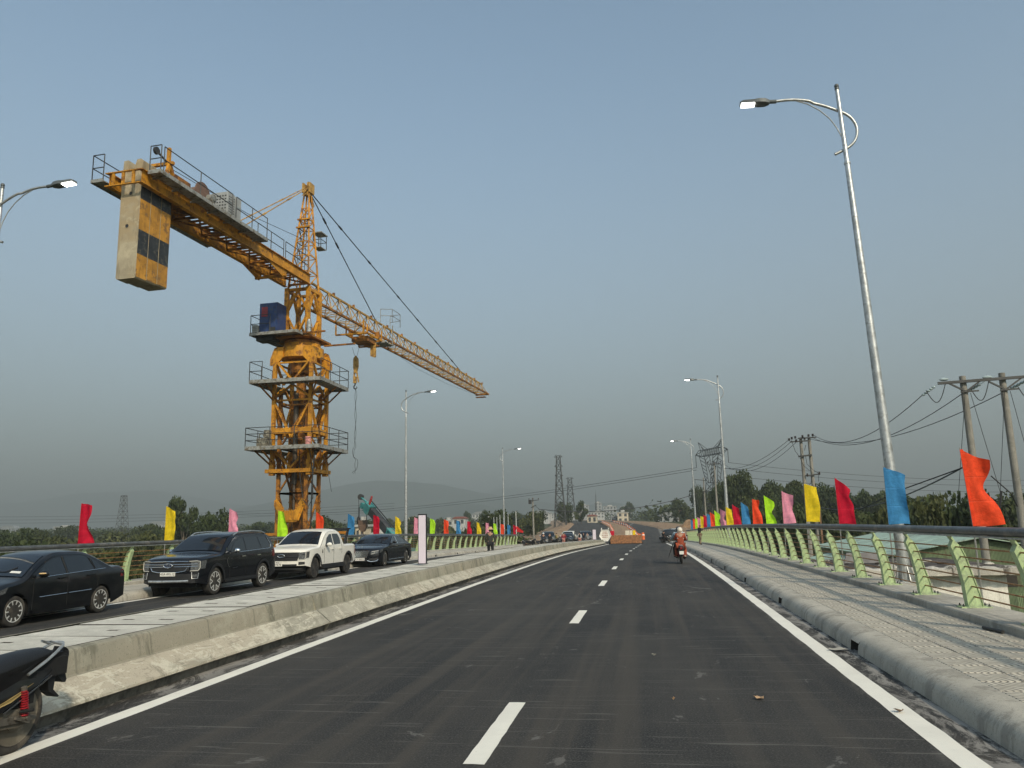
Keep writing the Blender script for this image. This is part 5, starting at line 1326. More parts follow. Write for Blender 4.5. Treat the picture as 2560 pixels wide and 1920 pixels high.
# ------------------------------------------------------------------ buildings
def corr(name, col, sc=9.0, axis=0):
    m = NT(name); w_ = m.n('ShaderNodeTexWave'); w_.bands_direction = 'XYZ'[axis]; w_.inputs['Scale'].default_value = sc; w_.inputs['Distortion'].default_value = 0
    m.l(m.co(), w_.inputs['Vector'])
    c = m.ramp(m.noise(.8, 6, .7), [(.3, [x*.75 for x in col]), (.7, [x*1.1 for x in col])])
    c = m.mix(m.ramp(m.noise(1, 5, .8, m.co((3,3,.5))), [(.58, 0), (.75, .6)]), c, (.12,.09,.06))
    m.set(Base_Color=c, Roughness=.55); m.bump(w_.outputs['Fac'], .8, .03); return m.mat
GRROOF = mat('pale_green_sheet', (.34,.45,.35), .5, var=.12, scale=1.5, dirt=(.22,.26,.20), dscale=1.2); GRWALL = corr('green_corrugated', (.17,.225,.12), 7)
sh = uroot('shed', (11.9, 31, -5.5), 'long shed with pale green roof and green corrugated gable below the railing', 'shed'); O_ = tuple(sh['_o'])
xr, yg, yf, ze, zp, hwid = 11.9, 31.0, 43.5, .22, .82, 3.15
m_ = MB(); m_.prism([(xr-hwid,-5.5),(xr+hwid,-5.5),(xr+hwid,ze-.04),(xr,zp-.05),(xr-hwid,ze-.04)], yg+.25, yf-.2); m_.build('wall', GRWALL, sh, org=O_)
for s in (-1,1):
    for k in range(5):      # roof sheets
        y0, y1 = yg+(yf-yg)*k/5+.004, yg+(yf-yg)*(k+1)/5-.004
        x0 = xr+s*(hwid+.25); z0 = ze-.05+.004*(k % 2)
        m_ = MB(); z1 = zp+.004*(k % 2)
        m_.add([(xr,y0,z1),(x0,y0,z0),(x0,y1,z0),(xr,y1,z1),(xr,y0,z1+.03),(x0,y0,z0+.03),(x0,y1,z0+.03),(xr,y1,z1+.03)], [(0,1,2,3),(7,6,5,4),(0,4,5,1),(1,5,6,2),(2,6,7,3),(3,7,4,0)]); m_.build('roof_sheet', GRROOF, sh, org=O_)
m_ = MB(); m_.bar((xr,yg,zp+.04),(xr,yf,zp+.04),.25,.04); m_.build('ridge_cap', GRROOF, sh, org=O_)
for x0, x1 in ((11.35,12.1),(12.5,13.0)):
    m_ = MB(); m_.box((x0,yg+.235,-.95),(x1,yg+.27,-.35)); m_.build('opening', DARK, sh, org=O_)
# lean-to left of the shed
l2 = uroot('shed', (7.8, 33, -5.5), 'low lean-to with a pale green roof left of the long shed', 'shed'); O_ = tuple(l2['_o'])
m_ = MB(); m_.box((6.9,34.2,-5.5),(8.6,40,-.35)); m_.build('wall', GRWALL, l2, org=O_)
for k in range(4): m_ = MB(); y0 = 33.6+1.6*k; m_.add([(6.7,y0,-.45),(8.66,y0,-.02),(8.66,y0+1.59,-.02),(6.7,y0+1.59,-.45),(6.7,y0,-.42),(8.66,y0,.01),(8.66,y0+1.59,.01),(6.7,y0+1.59,-.42)], [(0,1,2,3),(7,6,5,4),(0,4,5,1),(1,5,6,2),(2,6,7,3),(3,7,4,0)]); m_.build('roof_sheet', GRROOF, l2, org=O_)
# flat roofed rendered building right below the bridge
WHITEW = m_concrete('white_render', (.80,.77,.68), .30, (.40,.37,.31), blot=.2)
SLABD = m_concrete('dirty_roof_edge', (.46,.43,.37), .9, (.05,.04,.03), blot=.8)
ROOFD = mat('dark_flat_roof', (.045,.034,.027), .9, var=.5, scale=1.2, dirt=(.16,.13,.11), dscale=2.2, dthr=(.62,.72))
fb = uroot('building', (8.0, 24, -5.6), 'flat roofed building with white rendered wall and stained roof edge under the railing', 'building'); O_ = tuple(fb['_o'])
ang = R(4); Tb = Matrix.Translation((6.0,24.2,.22)) @ Matrix.Rotation(ang, 4, 'Z') 
m_ = MB(Tb); m_.box((-.2,0,-5.6),(3.92,5.2,-.22)); m_.build('wall', WHITEW, fb, org=O_)
m_ = MB(Tb)
rb = random.Random(4); n = 26; top = []
for i in range(n+1): top.append((-.5+4.7*i/n, -.42+rb.uniform(-.04,.03), -.03+rb.uniform(-.05,.05)))
m_.grid([[(x,y+.1,-.25),(x,y,-.22),(x,y,z),(x,y+.14,z+.06),(x,y+.5,z+.02)] for x, y, z in top])
m_.build('roof_edge', SLABD, fb, org=O_, smooth=40)
m_ = MB(Tb); m_.box((-.5,-.30,-.24),(4.25,5.4,-.02)); m_.build('roof_slab', ROOFD, fb, org=O_)
for i in range(16):
    x, y = rb.uniform(-.3,4.0), rb.uniform(.2,4.5); m_ = MB(Tb); s_ = rb.uniform(.06,.16); m_.ball((x,y,0), (s_*1.6,s_,s_*.45), 6, 4); m_.build('rubble_pile', rb.choice((SLABD,ROOFD)), fb, org=O_)
m_ = MB(Tb); m_.prism([(.2,.02),(1.5,.02),(1.35,.34),(.3,.34)], 2.2, 2.26); m_.build('sign_board', mat('grey_board', (.19,.18,.18), .7), fb, org=O_)
m_ = MB(Tb); m_.tube([(2.7,-.02,-.45),(2.72,-.02,-1.3)], .012, 5); m_.ball((2.7,-.03,-.42),.04); m_.build('hanging_wire', DKST, fb, org=O_)
fn = uroot('fence', (10.4, 24.6, -5.5), 'green corrugated fence right of the white rendered wall', 'fence'); O_ = tuple(fn['_o'])
for k in range(5): m_ = MB(); m_.box((10.15+.82*k,24.5+.12*k,-5.5),(10.96+.82*k,24.53+.12*k,-.55-.05*(k%2))); m_.build('panel', GRWALL, fn, org=O_)
m_ = MB(); m_.bar((10.1,24.6,-1.2),(14.2,25.2,-1.25),.06); m_.build('rail', DKST, fn, org=O_)

# houses far off
WALLC = {'white': mat('house_white', (.46,.46,.44), .8), 'cream': mat('house_cream', (.52,.46,.35), .8), 'grey': mat('house_grey', (.33,.34,.34), .85), 'tan': mat('house_tan', (.55,.46,.33), .85)}
ROOFC = {'red': mat('roof_red', (.22,.075,.055), .8), 'grey': mat('roof_grey', (.24,.25,.25), .7), 'flat': mat('roof_flat', (.40,.39,.36), .8), 'green': mat('roof_green', (.14,.22,.16), .7)}
PANE = mat('window_dark', (.07,.075,.08), .15, spec=.8)
def house(x, y, z, w_, d, h, wall, roof, storeys, label, cat='house', group='houses in the distance', rz=0.0):
    o = empty('house' if cat == 'house' else 'building', (x, y, z-3), rz, label, cat, group)
    m_ = MB(); m_.box((-w_/2,-d/2,0),(w_/2,d/2,h+3)); m_.build('wall', WALLC[wall], o)
    m_ = MB()
    if roof in ('red','grey','green'): m_.prism([(-w_/2-.4,h+3),(w_/2+.4,h+3),(w_/2*.5,h+3+w_*.16),(-w_/2*.5,h+3+w_*.16)], -d/2-.4, d/2+.4)
    else: m_.box((-w_/2-.3,-d/2-.3,h+3),(w_/2+.3,d/2+.3,h+3.35)); m_.box((-w_*.2,-d*.1,h+3.35),(w_*.15,d*.3,h+4.6))
    m_.build('roof', ROOFC[roof], o)
    nw = max(2, int(w_/3)); fh = h/storeys
    m_ = MB(); m_.box((-.65,-.05,-1.1),(.65,.03,1.0)); wm = m_.mesh('window', PANE)
    for s in range(storeys):
        for i in range(nw):
            q = link('window', wm, o); q.location = (-w_/2+w_*(i+.5)/nw, -d/2, 3+fh*(s+.55)); q.scale = (min(1, w_/nw/2.6), 1, fh/3.6)
    return o
for a in [(-60.7,300,.2,5.4,6,2.6,'white','flat',1,'pale flat roofed house above the pink and lime flags of the crane side'),
          (-13.0,420,.6,5.6,7,5.0,'cream','flat',2,'two storey cream house beside the far end of the new road'),
          (-26.5,380,.6,4.6,6,3.4,'cream','red',1,'small house with a red roof left of the far road'),
          (-17.5,425,.4,4.4,6,3.0,'grey','grey',1,'low grey house left of the two storey cream house'),
          (-85,350,1.2,6,6,3.0,'white','red',1,'white house between trees right of the white light panel'),
          (-93,360,1.0,5,5,2.4,'white','flat',1,'small white house left of the white light panel top'),
          (-45.2,120,-1.6,1.5,3,3.3,'tan','flat',1,'narrow tan gable wall glimpsed left of the teal crane boom'),
          (-41.5,118,-1.6,1.8,3,2.0,'tan','flat',1,'low tan wall glimpsed under the teal crane boom'),
          (-84,620,3.2,14,8,5.5,'white','grey',2,'long white building low in the haze between crane and lattice towers'),
          (-150,700,4,16,9,6,'white','grey',2,'white hall low in the haze right of the crane mast'),
          (-232,760,4.5,10,8,5,'cream','flat',2,'cream block in the haze right of the crane mast'),
          (-380,850,5,22,10,5,'white','grey',1,'wide white shed in the haze left of the crane mast'),
          (-610,900,5,26,10,5,'white','grey',1,'wide white shed in the haze behind the yellow flag'),
          (-760,920,5.5,30,10,5.5,'white','flat',1,'white factory at the far left edge above the thicket'),
          (-835,910,5.5,24,10,4.5,'grey','grey',1,'grey factory at the left picture edge above the thicket'),
          (8,330,.4,9,7,2.6,'grey','grey',1,'grey shed right of the far road behind the markers')]: house(*a)
for a in [(-64,800,6,10,10,11.5,'grey','flat',4,'grey apartment block in the haze left of the far road'),
          (-50.5,820,6,7,8,14,'grey','flat',5,'tallest grey block in the haze above the far road'),
          (-37,790,6,13,10,9.5,'grey','flat',3,'wide grey block in the haze right of the tallest one'),
          (-75,760,5,18,8,5.5,'white','flat',2,'pale long block in the haze left of the apartment blocks'),
          (-100,780,5,16,8,4.5,'white','grey',2,'pale low block in the haze left of the long one'),
          (-44,700,4,12,8,5,'white','flat',2,'pale block in front of the grey blocks in the haze'),
          (-22,830,6,12,8,9.5,'grey','flat',3,'grey block at the right end of the hazy group')]: house(*a[:10], cat='building', group='blocks in the haze above the far road')
m_ = MB(); m_.tube([(0,0,0),(0,0,26)], [.9,.35], 8); m_.tube([(0,0,26),(0,0,31)], [.15,.05], 6); o = m_.build('mast', LATT); o.location = (-52.5, 815, 3); tag(o, 'thin radio mast above the hazy blocks', 'mast')
# ------------------------------------------------------------------ things at the end of the bridge
BRD = mat('shutter_board', (.30,.135,.055), .8, var=.3, scale=6, dirt=(.20,.09,.045), dscale=4)
bk = empty('retaining_wall', (-3.1, 109, zr(109)), 0, 'brown boarded end wall of the unfinished earth median', 'wall')
for k in range(4):
    for i in range(3): m_ = MB(); m_.box((-2.15+1.43*i+.006,-.05,.28*k+.004),(-.72+1.43*i-.006,.03,.28*k+.272)); m_.build('board', BRD, bk)
m_ = MB(); m_.box((-2.13,.035,0),(2.13,1.4,1.02)); m_.build('fill', SOIL, bk)
def slope_panel(name, x, w_, m, label):
    o = empty(name, (x, 110.6, zr(109)+.98), 0, label, 'panel', 'cloth panels on the earth median'); m_ = MB(); m_.add([(-w_/2,0,0),(w_/2,0,0),(w_/2,.5,.72),(-w_/2,.5,.72),(-w_/2,.06,0),(w_/2,.06,0),(w_/2,.56,.72),(-w_/2,.56,.72)], [(0,1,2,3),(7,6,5,4),(0,4,5,1),(1,5,6,2),(2,6,7,3),(3,7,4,0)]); m_.build('cloth', m, o); return o
slope_panel('cloth_panel', -2.95, .55, WALLC['cream'], 'left of two cream panels leaning on the earth median'); slope_panel('cloth_panel', -2.45, .35, WALLC['cream'], 'right of two cream panels leaning on the earth median'); slope_panel('cloth_panel', -2.02, .38, FC['yellow'], 'yellow panel leaning on the earth median')
slope_panel('cloth_panel', -5.05, .55, FC['crimson'], 'crimson panel left of the brown boarded wall'); slope_panel('cloth_panel', -5.75, .45, FC['blue'], 'blue panel left of the brown boarded wall')
ORG_ = mat('orange_plastic', (.75,.16,.04), .6); WHT = mat('white_plastic', (.75,.75,.72), .6)
mk = None; n_ = 0
for i in range(18):
    for s in (-1,1):
        y = 112+i*6.2+i*i*.25; x = ax(y)+s*2.0
        if mk is None:
            mk = empty('marker_post', (0,0,0), 0, 'orange and white marker post along the unfinished earth median', 'marker post', 'marker posts along the earth median')
            m_ = MB(); m_.lathe([(.20,0),(.20,.05),(.10,.06),(.09,.5)], n=8); m_.build('base', ORG_, mk)
            m_ = MB(); m_.lathe([(.10,.5),(.095,.8)], n=8); m_.build('band', WHT, mk); m_ = MB(); m_.lathe([(.095,.8),(.09,1.1),(.05,1.14)], n=8); m_.build('cap', ORG_, mk); o = mk
        else: o = copy_tree(mk)
        o.location = (x, y, zr(y)+.30); o.scale = (.85,.85,.85)
dr = empty('barrel', (-.80, 111, zr(111)+.45), 0, 'orange barrel right of the brown boarded wall', 'barrel'); dr.scale = (.8,.8,.62); m_ = MB(); m_.lathe([(.28,0),(.30,.1),(.28,.5),(.30,.9),(.2,1.55)], n=12); m_.build('body', ORG_, dr); m_ = MB(); m_.lathe([(.295,.95),(.29,1.15)], n=12); m_.build('band', WHT, dr)
for i, (x, y, h, rz) in enumerate([(14,150,.9,.3),(18,158,1.1,1),(12.5,170,.8,2),(9.5,185,1.3,0),(20,150,.8,2.2)]):
    o = empty('earth_heap', (x, y, gz(x,y)-.2), rz, 'heap of orange soil right of the new road, number %s from the near end' % ('one','two','three','four','five')[i], 'heap', 'soil heaps'); m_ = MB(); rr = random.Random(i)
    m_.grid([[((a-6)/6*3.2, (b-4)/4*2.0, h*1.5*max(0,1-((a-6)/6)**2-((b-4)/4)**2)*(1+rr.uniform(-.3,.3))) for a in range(13)] for b in range(9)]); m_.build('soil', SOIL, o, smooth=True)
# white faceted stele on the median end
st = empty('monument', (-5.72, 104.6, zr(104.6)+.36), 0, 'white six-sided sign stele with reddish text rows at the end of the median', 'monument')
STW = mat('stele_white', (.78,.74,.66), .7, var=.06)
m_ = MB()
hexo = [(-.62,.0),(.62,.0),(1.42,.95),(.80,2.05),(-.80,2.05),(-1.42,.95)]; hexi = [(-.46,.28),(.46,.28),(1.05,.95),(.62,1.82),(-.62,1.82),(-1.05,.95)]
A = [(x,0,z) for x,z in hexo]; B = [(x,1.2,z) for x,z in hexo]; C_ = [(x,.10,z) for x,z in hexi]
m_.add(A+B+C_, [(i,(i+1)%6,6+(i+1)%6,6+i) for i in range(6)]+[(i,(i+1)%6,12+(i+1)%6,12+i) for i in range(6)]+[tuple(range(11,5,-1)),tuple(range(12,18))]); m_.build('stele_body', STW, st)
m_ = MB(); m_.prism([(-.40,.10),(.40,.10),(0,.42)], -.01, .06); m_.build('lower_facet', STW, st)
for s in (-1,1): m_ = MB(); m_.bar((s*.86,.02,2.02),(s*.80,.5,2.3),.14); m_.build('finial', STW, st)
st.scale = (.56,.8,.74)
REDT = mat('red_brown_letters', (.42,.16,.10), .7)
rr = random.Random(2)
for k in range(4):
    z = 1.62-.30*k; w_ = (.52,.62,.74,.66)[k]; m_ = MB(); x = -w_
    while x < w_-.05: 
        g = rr.uniform(.05,.11); m_.box((x,.082,z-.07),(x+g,.094,z+.07)); m_.box((x+g*.3,.080,z-.02),(x+g+.02,.093,z+.015)); x += g+rr.choice((.03,.04,.10))
    m_.build('text_row', REDT, st)
# light panels on the median
BLKF = mat('black_frame', (.015,.015,.018), .5); PANW = mat('lilac_white_panel', (.66,.58,.64), .5, var=.02)
def light_panel(x, y, z, w_, h, label):
    o = empty('display_panel', (x, y, z), R(-3), label, 'display panel', 'white panels on the median')
    m_ = MB(); m_.box((-w_/2,-.035,.0),(w_/2,.05,h)); m_.build('case', BLKF, o)
    m_ = MB(); m_.box((-w_/2+.022,-.043,.02),(w_/2-.012,-.0352,h-.035)); m_.build('face', PANW, o)
    m_ = MB(); m_.cbox((0,0,.006),(w_+.04,.22,.012)); m_.build('foot', BLKF, o); return o
light_panel(-6.66, 22.6, .614, .255, 1.46, 'narrow white display panel with black frame on the median, beside the black saloon')
light_panel(-6.66, 97.6, zr(97)+.62, .42, 1.25, 'small white display panel on the far end of the median, left of the white stele')
# ------------------------------------------------------------------ mobile crane below the railing
TEAL = mat('teal_paint', (.06,.27,.26), .5, var=.2, dirt=(.16,.20,.18), dscale=3); BOOMD = mat('dark_boom', (.050,.050,.050), .6, var=.3)
mc = uroot('mobile_crane', (-18.2, 56, -5.5), 'teal truck crane with raised telescopic boom behind the black saloon', 'crane'); O_ = tuple(mc['_o'])
F_ = Vector((-17.75,57.5,-.75)); Tp = Vector((-22.75,61.5,3.3)); dB = (Tp-F_); 
def bp(t, up=0, side=0):
    d = dB.normalized(); s = d.cross(Vector((0,0,1))).normalized(); u = s.cross(d); return F_+dB*t+u*up+s*side
for (t0, t1, a, b, m, nm) in [(-.25,.50,.62,.74,TEAL,'boom_base'),(.50,.95,.50,.62,BOOMD,'boom_section')]:
    m_ = MB(); m_.bar(bp(t0), bp(t1), a, b); m_.build(nm, m, mc, org=O_)
for sd in (-.335,.335):
    for up_ in (-.33,.33): m_ = MB(); m_.bar(bp(-.2,up_,sd), bp(.505,up_,sd), .07, .10); m_.build('boom_flange', TEAL, mc, org=O_)
for t in (.0,.12,.24,.36,.48): m_ = MB(); m_.bar(bp(t,-.36,-.36), bp(t,.36,-.36), .10, .08); m_.bar(bp(t,-.36,.36), bp(t,.36,.36), .10, .08); m_.build('boom_stiffener', TEAL, mc, org=O_)
m_ = MB(); m_.bar(bp(.92), bp(1.02), .72, .80); m_.bar(bp(1.0,.1,-.2), bp(1.12,-.35,-.2), .14, .3); m_.bar(bp(1.0,.1,.2), bp(1.12,-.35,.2), .14, .3); m_.cyl(bp(1.08,-.2,-.3), bp(1.08,-.2,.3), .26, n=12); m_.build('boom_head', TEAL, mc, org=O_)
m_ = MB(); m_.bar(bp(1.03,.25), bp(1.20,.1), .16, .10); m_.build('jib_arm', TEAL, mc, org=O_)
m_ = MB(); e = bp(1.20,.1); m_.cyl(e+Vector((0,-.15,0)), e+Vector((0,.15,0)), .24, n=12); m_.build('jib_sheave', DKST, mc, org=O_)
m_ = MB(); m_.bar(bp(.97,.4,-.15), bp(.97,1.0,-.15), .12); m_.bar(bp(1.03,.4,.15), bp(1.03,.9,.15), .12); m_.build('red_lamp', mat('red_paint', (.45,.05,.04), .5), mc, org=O_)
m_ = MB(); m_.tube([bp(-.1,.62,.1), bp(.5,.55,.1), bp(1.0,.6,.1)], .045, 5); m_.build('hoist_rope', CABLE, mc, org=O_)
hk = bp(1.10,-.4)
m_ = MB(); m_.tube([hk+Vector((-.32,0,0)), hk+Vector((-.32,0,-1.15))], .03, 5); m_.tube([hk+Vector((.32,0,0)), hk+Vector((.32,0,-1.15))], .03, 5); m_.build('hook_rope', CABLE, mc, org=O_)
m_ = MB(); m_.prism([(-.36,0),(.36,0),(.38,-.5),(.15,-.95),(-.12,-.95),(-.36,-.5)], -.15, .15); m_.v = [(a+hk.x,b+hk.y,c_+hk.z-1.1) for a,b,c_ in m_.v]; m_.tube([hk+Vector((0,0,-2.0)), hk+Vector((.02,0,-2.2)), hk+Vector((.14,0,-2.32)), hk+Vector((.0,0,-2.42)), hk+Vector((-.14,0,-2.30))], .06, 6); m_.build('hook_block', mat('rusty_hook', (.12,.075,.05), .7), mc, org=O_)
m_ = MB(); e2 = e+Vector((-.18,0,0)); m_.tube([e2, e2+Vector((0,0,-1.6))], .022, 5); m_.ball(e2+Vector((0,0,-1.95)), (.18,.15,.36), 8, 6); m_.tube([e2+Vector((0,0,-2.3)), e2+Vector((.08,0,-2.7)), e2+Vector((-.08,0,-2.85))], .04, 5); m_.build('aux_hook', DKST, mc, org=O_)
m_ = MB(); m_.box((-19.0,52.5,-3.4),(-17.1,58.4,-1.6)); m_.box((-18.9,54.8,-1.6),(-17.4,57.4,.05)); m_.build('upper_body', TEAL, mc, org=O_)
m_ = MB(); m_.box((-19.4,49.5,-4.9),(-16.95,60.5,-3.5)); m_.build('carrier', TEAL, mc, org=O_)
for y in (51,52.6,57,58.6): m_ = MB(); m_.lathe([(.35,-1.25),(.58,-1.22),(.58,-.9),(.58,.9),(.58,1.22),(.35,1.25)], (-18.2,y,-4.95), 16, 'x'); m_.build('wheel', mat('tyre_far', (.02,.02,.02), .9) if y == 51 else bpy.data.materials['tyre_far'], mc, org=O_)
# ------------------------------------------------------------------ cars
def carpaint(name, col, coat=1.0, rough=.30, dust=.0):
    m = NT(name); c = col
    if dust: c = m.mix(m.ramp(m.noise(2.2, 6, .7, m.co((1,1,2.2))), [(.45, 0), (.75, dust)]), col, (.16,.145,.12))
    m.set(Base_Color=c, Roughness=rough, Coat_Weight=coat, Coat_Roughness=.05, Specular_IOR_Level=.35); return m.mat
P_BLACK = carpaint('car_black', (.003,.0035,.0045), .45, .30, .05); P_BLACK2 = carpaint('car_black_blue', (.0035,.0042,.0065), .5, .26, .03); P_WHITE = carpaint('car_white', (.78,.75,.67), .6, .35, .06)
GLASS = NT('tinted_glass'); GLASS.set(Base_Color=(.006,.008,.010), Roughness=.04, Specular_IOR_Level=.7, Coat_Weight=.3); GLASS = GLASS.mat
WGLASS = NT('windscreen_glass'); WGLASS.set(Base_Color=(.012,.016,.022), Roughness=.05, Specular_IOR_Level=.6); WGLASS = WGLASS.mat
CHROME = mat('chrome', (.75,.75,.74), .15, metal=1.0, var=.03); ALLOY = mat('alloy', (.72,.71,.67), .35, metal=.5, var=.05); DALLOY = mat('dark_alloy', (.035,.035,.037), .4, metal=.5)
TYRE = mat('tyre_rubber', (.030,.027,.023), .9, var=.3, scale=9, dirt=(.085,.072,.055), dscale=3); CLAD = mat('black_cladding', (.012,.012,.013), .6); DRL = NT('headlight_strip'); DRL.set(Base_Color=(.55,.53,.47), Roughness=.2); DRL = DRL.mat
LAMPG = mat('headlight_glass', (.075,.078,.08), .12, spec=.8, var=.5, scale=30); TAILR = mat('tail_red', (.16,.008,.010), .2, spec=.7); PLATE = mat('plate_white', (.70,.68,.62), .5, var=.05); PLTX = mat('plate_text', (.015,.015,.02), .5)
AMB = mat('amber_lens', (.75,.50,.22), .25); UNDER = mat('underbody', (.010,.010,.010), .95)
def lerp_list(L, x):
    if x <= L[0][0]: return L[0][1]
    for (a, va), (b, vb) in zip(L, L[1:]):
        if x <= b: t = (x-a)/(b-a); return va+(vb-va)*t
    return L[-1][1]
def smooth_list(L, n=6):
    out = []
    for i in range(len(L)-1):
        p0, p1, p2, p3 = L[max(0,i-1)], L[i], L[i+1], L[min(len(L)-1,i+2)]
        m1 = (p2[1]-p0[1])/max(1e-6,(p2[0]-p0[0])); m2 = (p3[1]-p1[1])/max(1e-6,(p3[0]-p1[0])); h = p2[0]-p1[0]
        d = (p2[1]-p1[1])/h
        m1 = 0 if m1*d <= 0 else max(-3*abs(d), min(3*abs(d), m1)); m2 = 0 if m2*d <= 0 else max(-3*abs(d), min(3*abs(d), m2))
        for k in range(n):
            t = k/n; out.append((p1[0]+h*t, (2*t**3-3*t*t+1)*p1[1]+(t**3-2*t*t+t)*h*m1+(-2*t**3+3*t*t)*p2[1]+(t**3-t*t)*h*m2))
    out.append(L[-1]); return out
class Car:
    def __init__(s, L, W, wb, fo, wr, top, sill, belt, tum, paint, frontk=.22, rake=.10, arch=1.13, bulge=.045):
        s.L, s.W2, s.wb, s.fo, s.wr = L, W/2, wb, fo, wr; s.top_ = smooth_list(top); s.sill, s.belt, s.tum, s.paint = sill, belt, tum, paint
        s.fk, s.rake, s.ar, s.bulge = frontk, rake, wr*arch, bulge; s.axles = (fo, fo+wb)
    def top(s, y): return lerp_list(s.top_, y)
    def bot(s, y):
        z = s.sill + .16*max(0,(.55-y)/.55)**1.0*.6 + .14*max(0,(y-(s.L-.6))/.6)
        for a in s.axles:
            d = abs(y-a)
            if d < s.ar: z = max(z, s.wr+math.sqrt(s.ar**2-d*d)*1.0)
        return z
    def hw(s, y, z):
        w_ = s.W2*(1-.09*max(0,1-y/.8)**2-.07*max(0,1-(s.L-y)/.7)**2)
        w_ -= s.bulge*max(0,(s.belt-.18-z))**1.6*.7
        w_ -= .02*max(0, 1-abs(z-.62)/.10)*0
        if z > s.belt: w_ -= (z-s.belt)*s.tum
        return w_
    def warp(s, x, y, z):
        f = max(0,1-y/1.1); b = max(0,1-(s.L-y)/.9)
        q = (x/s.W2)**2
        return y + f**1.5*(s.fk*q*q*.6+s.fk*q*.4 + s.rake*max(0,z-.55)) - b**1.5*(.16*q*q+.05*max(0,z-.7)) 
    def P(s, x, y, z): return (x, s.warp(x, y, z), z)
    def side(s, y, z, off=0, sg=1): x = s.hw(y, z)+off; return (sg*x, s.warp(x, y, z), z)
    def tops(s, y, u, off=0):
        zt = s.top(y); w_ = s.hw(y, zt-.04)-.015; x = u*w_
        ez = .055*max(0,(abs(u)-.86)/.14)**2
        z = zt+.045*(1-u*u)-ez+off; return (x, s.warp(x, y, zt)-(off*.6 if y < s.L*.45 else 0), z)
    def front(s, x, z, off=0): return (x, s.warp(x, 0, z)-off, z)
    def rear(s, x, z, off=0): return (x, s.warp(x, s.L, z)+off, z)
    def bilin(s, f, c, nx=6, nz=4):
        (a0,b0),(a1,b1),(a2,b2),(a3,b3) = c; G = []
        for j in range(nz+1):
            v = j/nz; row = []
            for i in range(nx+1):
                u = i/nx; row.append(f((a0*(1-u)+a1*u)*(1-v)+(a3*(1-u)+a2*u)*v, (b0*(1-u)+b1*u)*(1-v)+(b3*(1-u)+b2*u)*v))
            G.append(row)
        return G
    def sidepoly(s, poly, off, sg, mb_, dens=.16):
        # edge subdivided outline, fan in strips : fill with ear-clipping ngon
        pts = []
        for (a, b) in zip(poly, poly[1:]+poly[:1]):
            n = max(1, int(math.hypot(b[0]-a[0], b[1]-a[1])/dens))
            for k in range(n): pts.append((a[0]+(b[0]-a[0])*k/n, a[1]+(b[1]-a[1])*k/n))
        mb_.add([s.side(y, z, off, sg) for y, z in pts], [tuple(range(len(pts)))])
    def body(s, root):
        m_ = MB(); ys = sorted(set([round(s.L*i/64, 3) for i in range(65)]+[round(a+s.ar*math.cos(math.pi*k/14), 3) for a in s.axles for k in range(15)]+[round(p[0],3) for p in s.top_[::3]]))
        ys = [y for y in ys if 0 <= y <= s.L]; NZ = 11
        for sg in (-1,1):
            G = []
            for y in ys:
                z0 = s.bot(y); z1 = s.top(y)-.055
                zs = [z0+(z1-z0)*j/NZ for j in range(NZ+1)]
                G.append([s.side(y, z, 0, sg) for z in zs])
            m_.grid(G)
        us = [-1,-.93,-.86,-.6,-.3,0,.3,.6,.86,.93,1]
        m_.grid([[s.tops(y, u) for u in us] for y in ys])
        for yy, fn in ((0, s.front), (s.L, s.rear)):
            z0, z1 = s.bot(yy), s.top(yy); w_ = s.hw(yy, .6)
            m_.grid([[fn(u*s.hw(yy, min(z, z1-.05)), z if j < 10 else z1+.045*(1-u*u)-.05*max(0,(abs(u)-.86)/.14)**2) for u in us] for j, z in enumerate([z0+(z1-z0-.05)*j/9 for j in range(10)]+[z1])])
        m_.build('body', s.paint, root, smooth=42)
        m_ = MB(); m_.box((-s.W2+.26,.25,.26),(s.W2-.26,s.L-.25,.80)); m_.box((-s.W2+.10,s.fo+s.ar,s.sill+.02),(s.W2-.10,s.fo+s.wb-s.ar,.5)); 
        m_.box((-s.W2+.2,.22,.30),(s.W2-.2,.6,.5)); m_.build('underbody', UNDER, root)
    def wheel(s, root, spokes, rim_m, back_m, style='multi'):
        r = s.wr; hw_ = .115; rr = r*.70
        w_ = empty('wheel', (0,0,0)); 
        m_ = MB(); m_.lathe([(rr,-hw_),(r*.86,-hw_),(r*.965,-hw_*.86),(r,-hw_*.6),(r,hw_*.6),(r*.965,hw_*.86),(r*.86,hw_),(rr,hw_*.93)], n=28, ax='x'); m_.build('tyre', TYRE, w_, smooth=40)
        m_ = MB(); m_.lathe([(rr*1.02,.3*hw_),(rr*1.02,.96*hw_),(rr*.94,.94*hw_),(rr*.92,.35*hw_)], n=28, ax='x'); 
        for k in range(spokes):
            a = 2*math.pi*k/spokes
            def pt(rad, ang, xx): return (xx, rad*math.cos(ang), rad*math.sin(ang))
            if style == 'multi': m_.bar(pt(.06,a,.72*hw_), pt(rr*.97,a,.88*hw_), rr*.13, .03, up=(1,0,0))
            elif style == 'y':
                m_.bar(pt(.05,a,.7*hw_), pt(rr*.5,a,.82*hw_), rr*.15, .03, up=(1,0,0))
                for d in (-.26,.26): m_.bar(pt(rr*.47,a,.82*hw_), pt(rr*.97,a+d,.88*hw_), rr*.10, .03, up=(1,0,0))
        m_.lathe([(.075,.62*hw_),(.07,.84*hw_),(.03,.90*hw_)], n=12, ax='x'); m_.build('rim', rim_m, w_, smooth=30)
        m_ = MB(); m_.lathe([(.0001,.28*hw_),(rr*.96,.30*hw_),(rr*.99,.1*hw_)], n=22, ax='x'); m_.build('brake_disc', back_m, w_)
        first = True
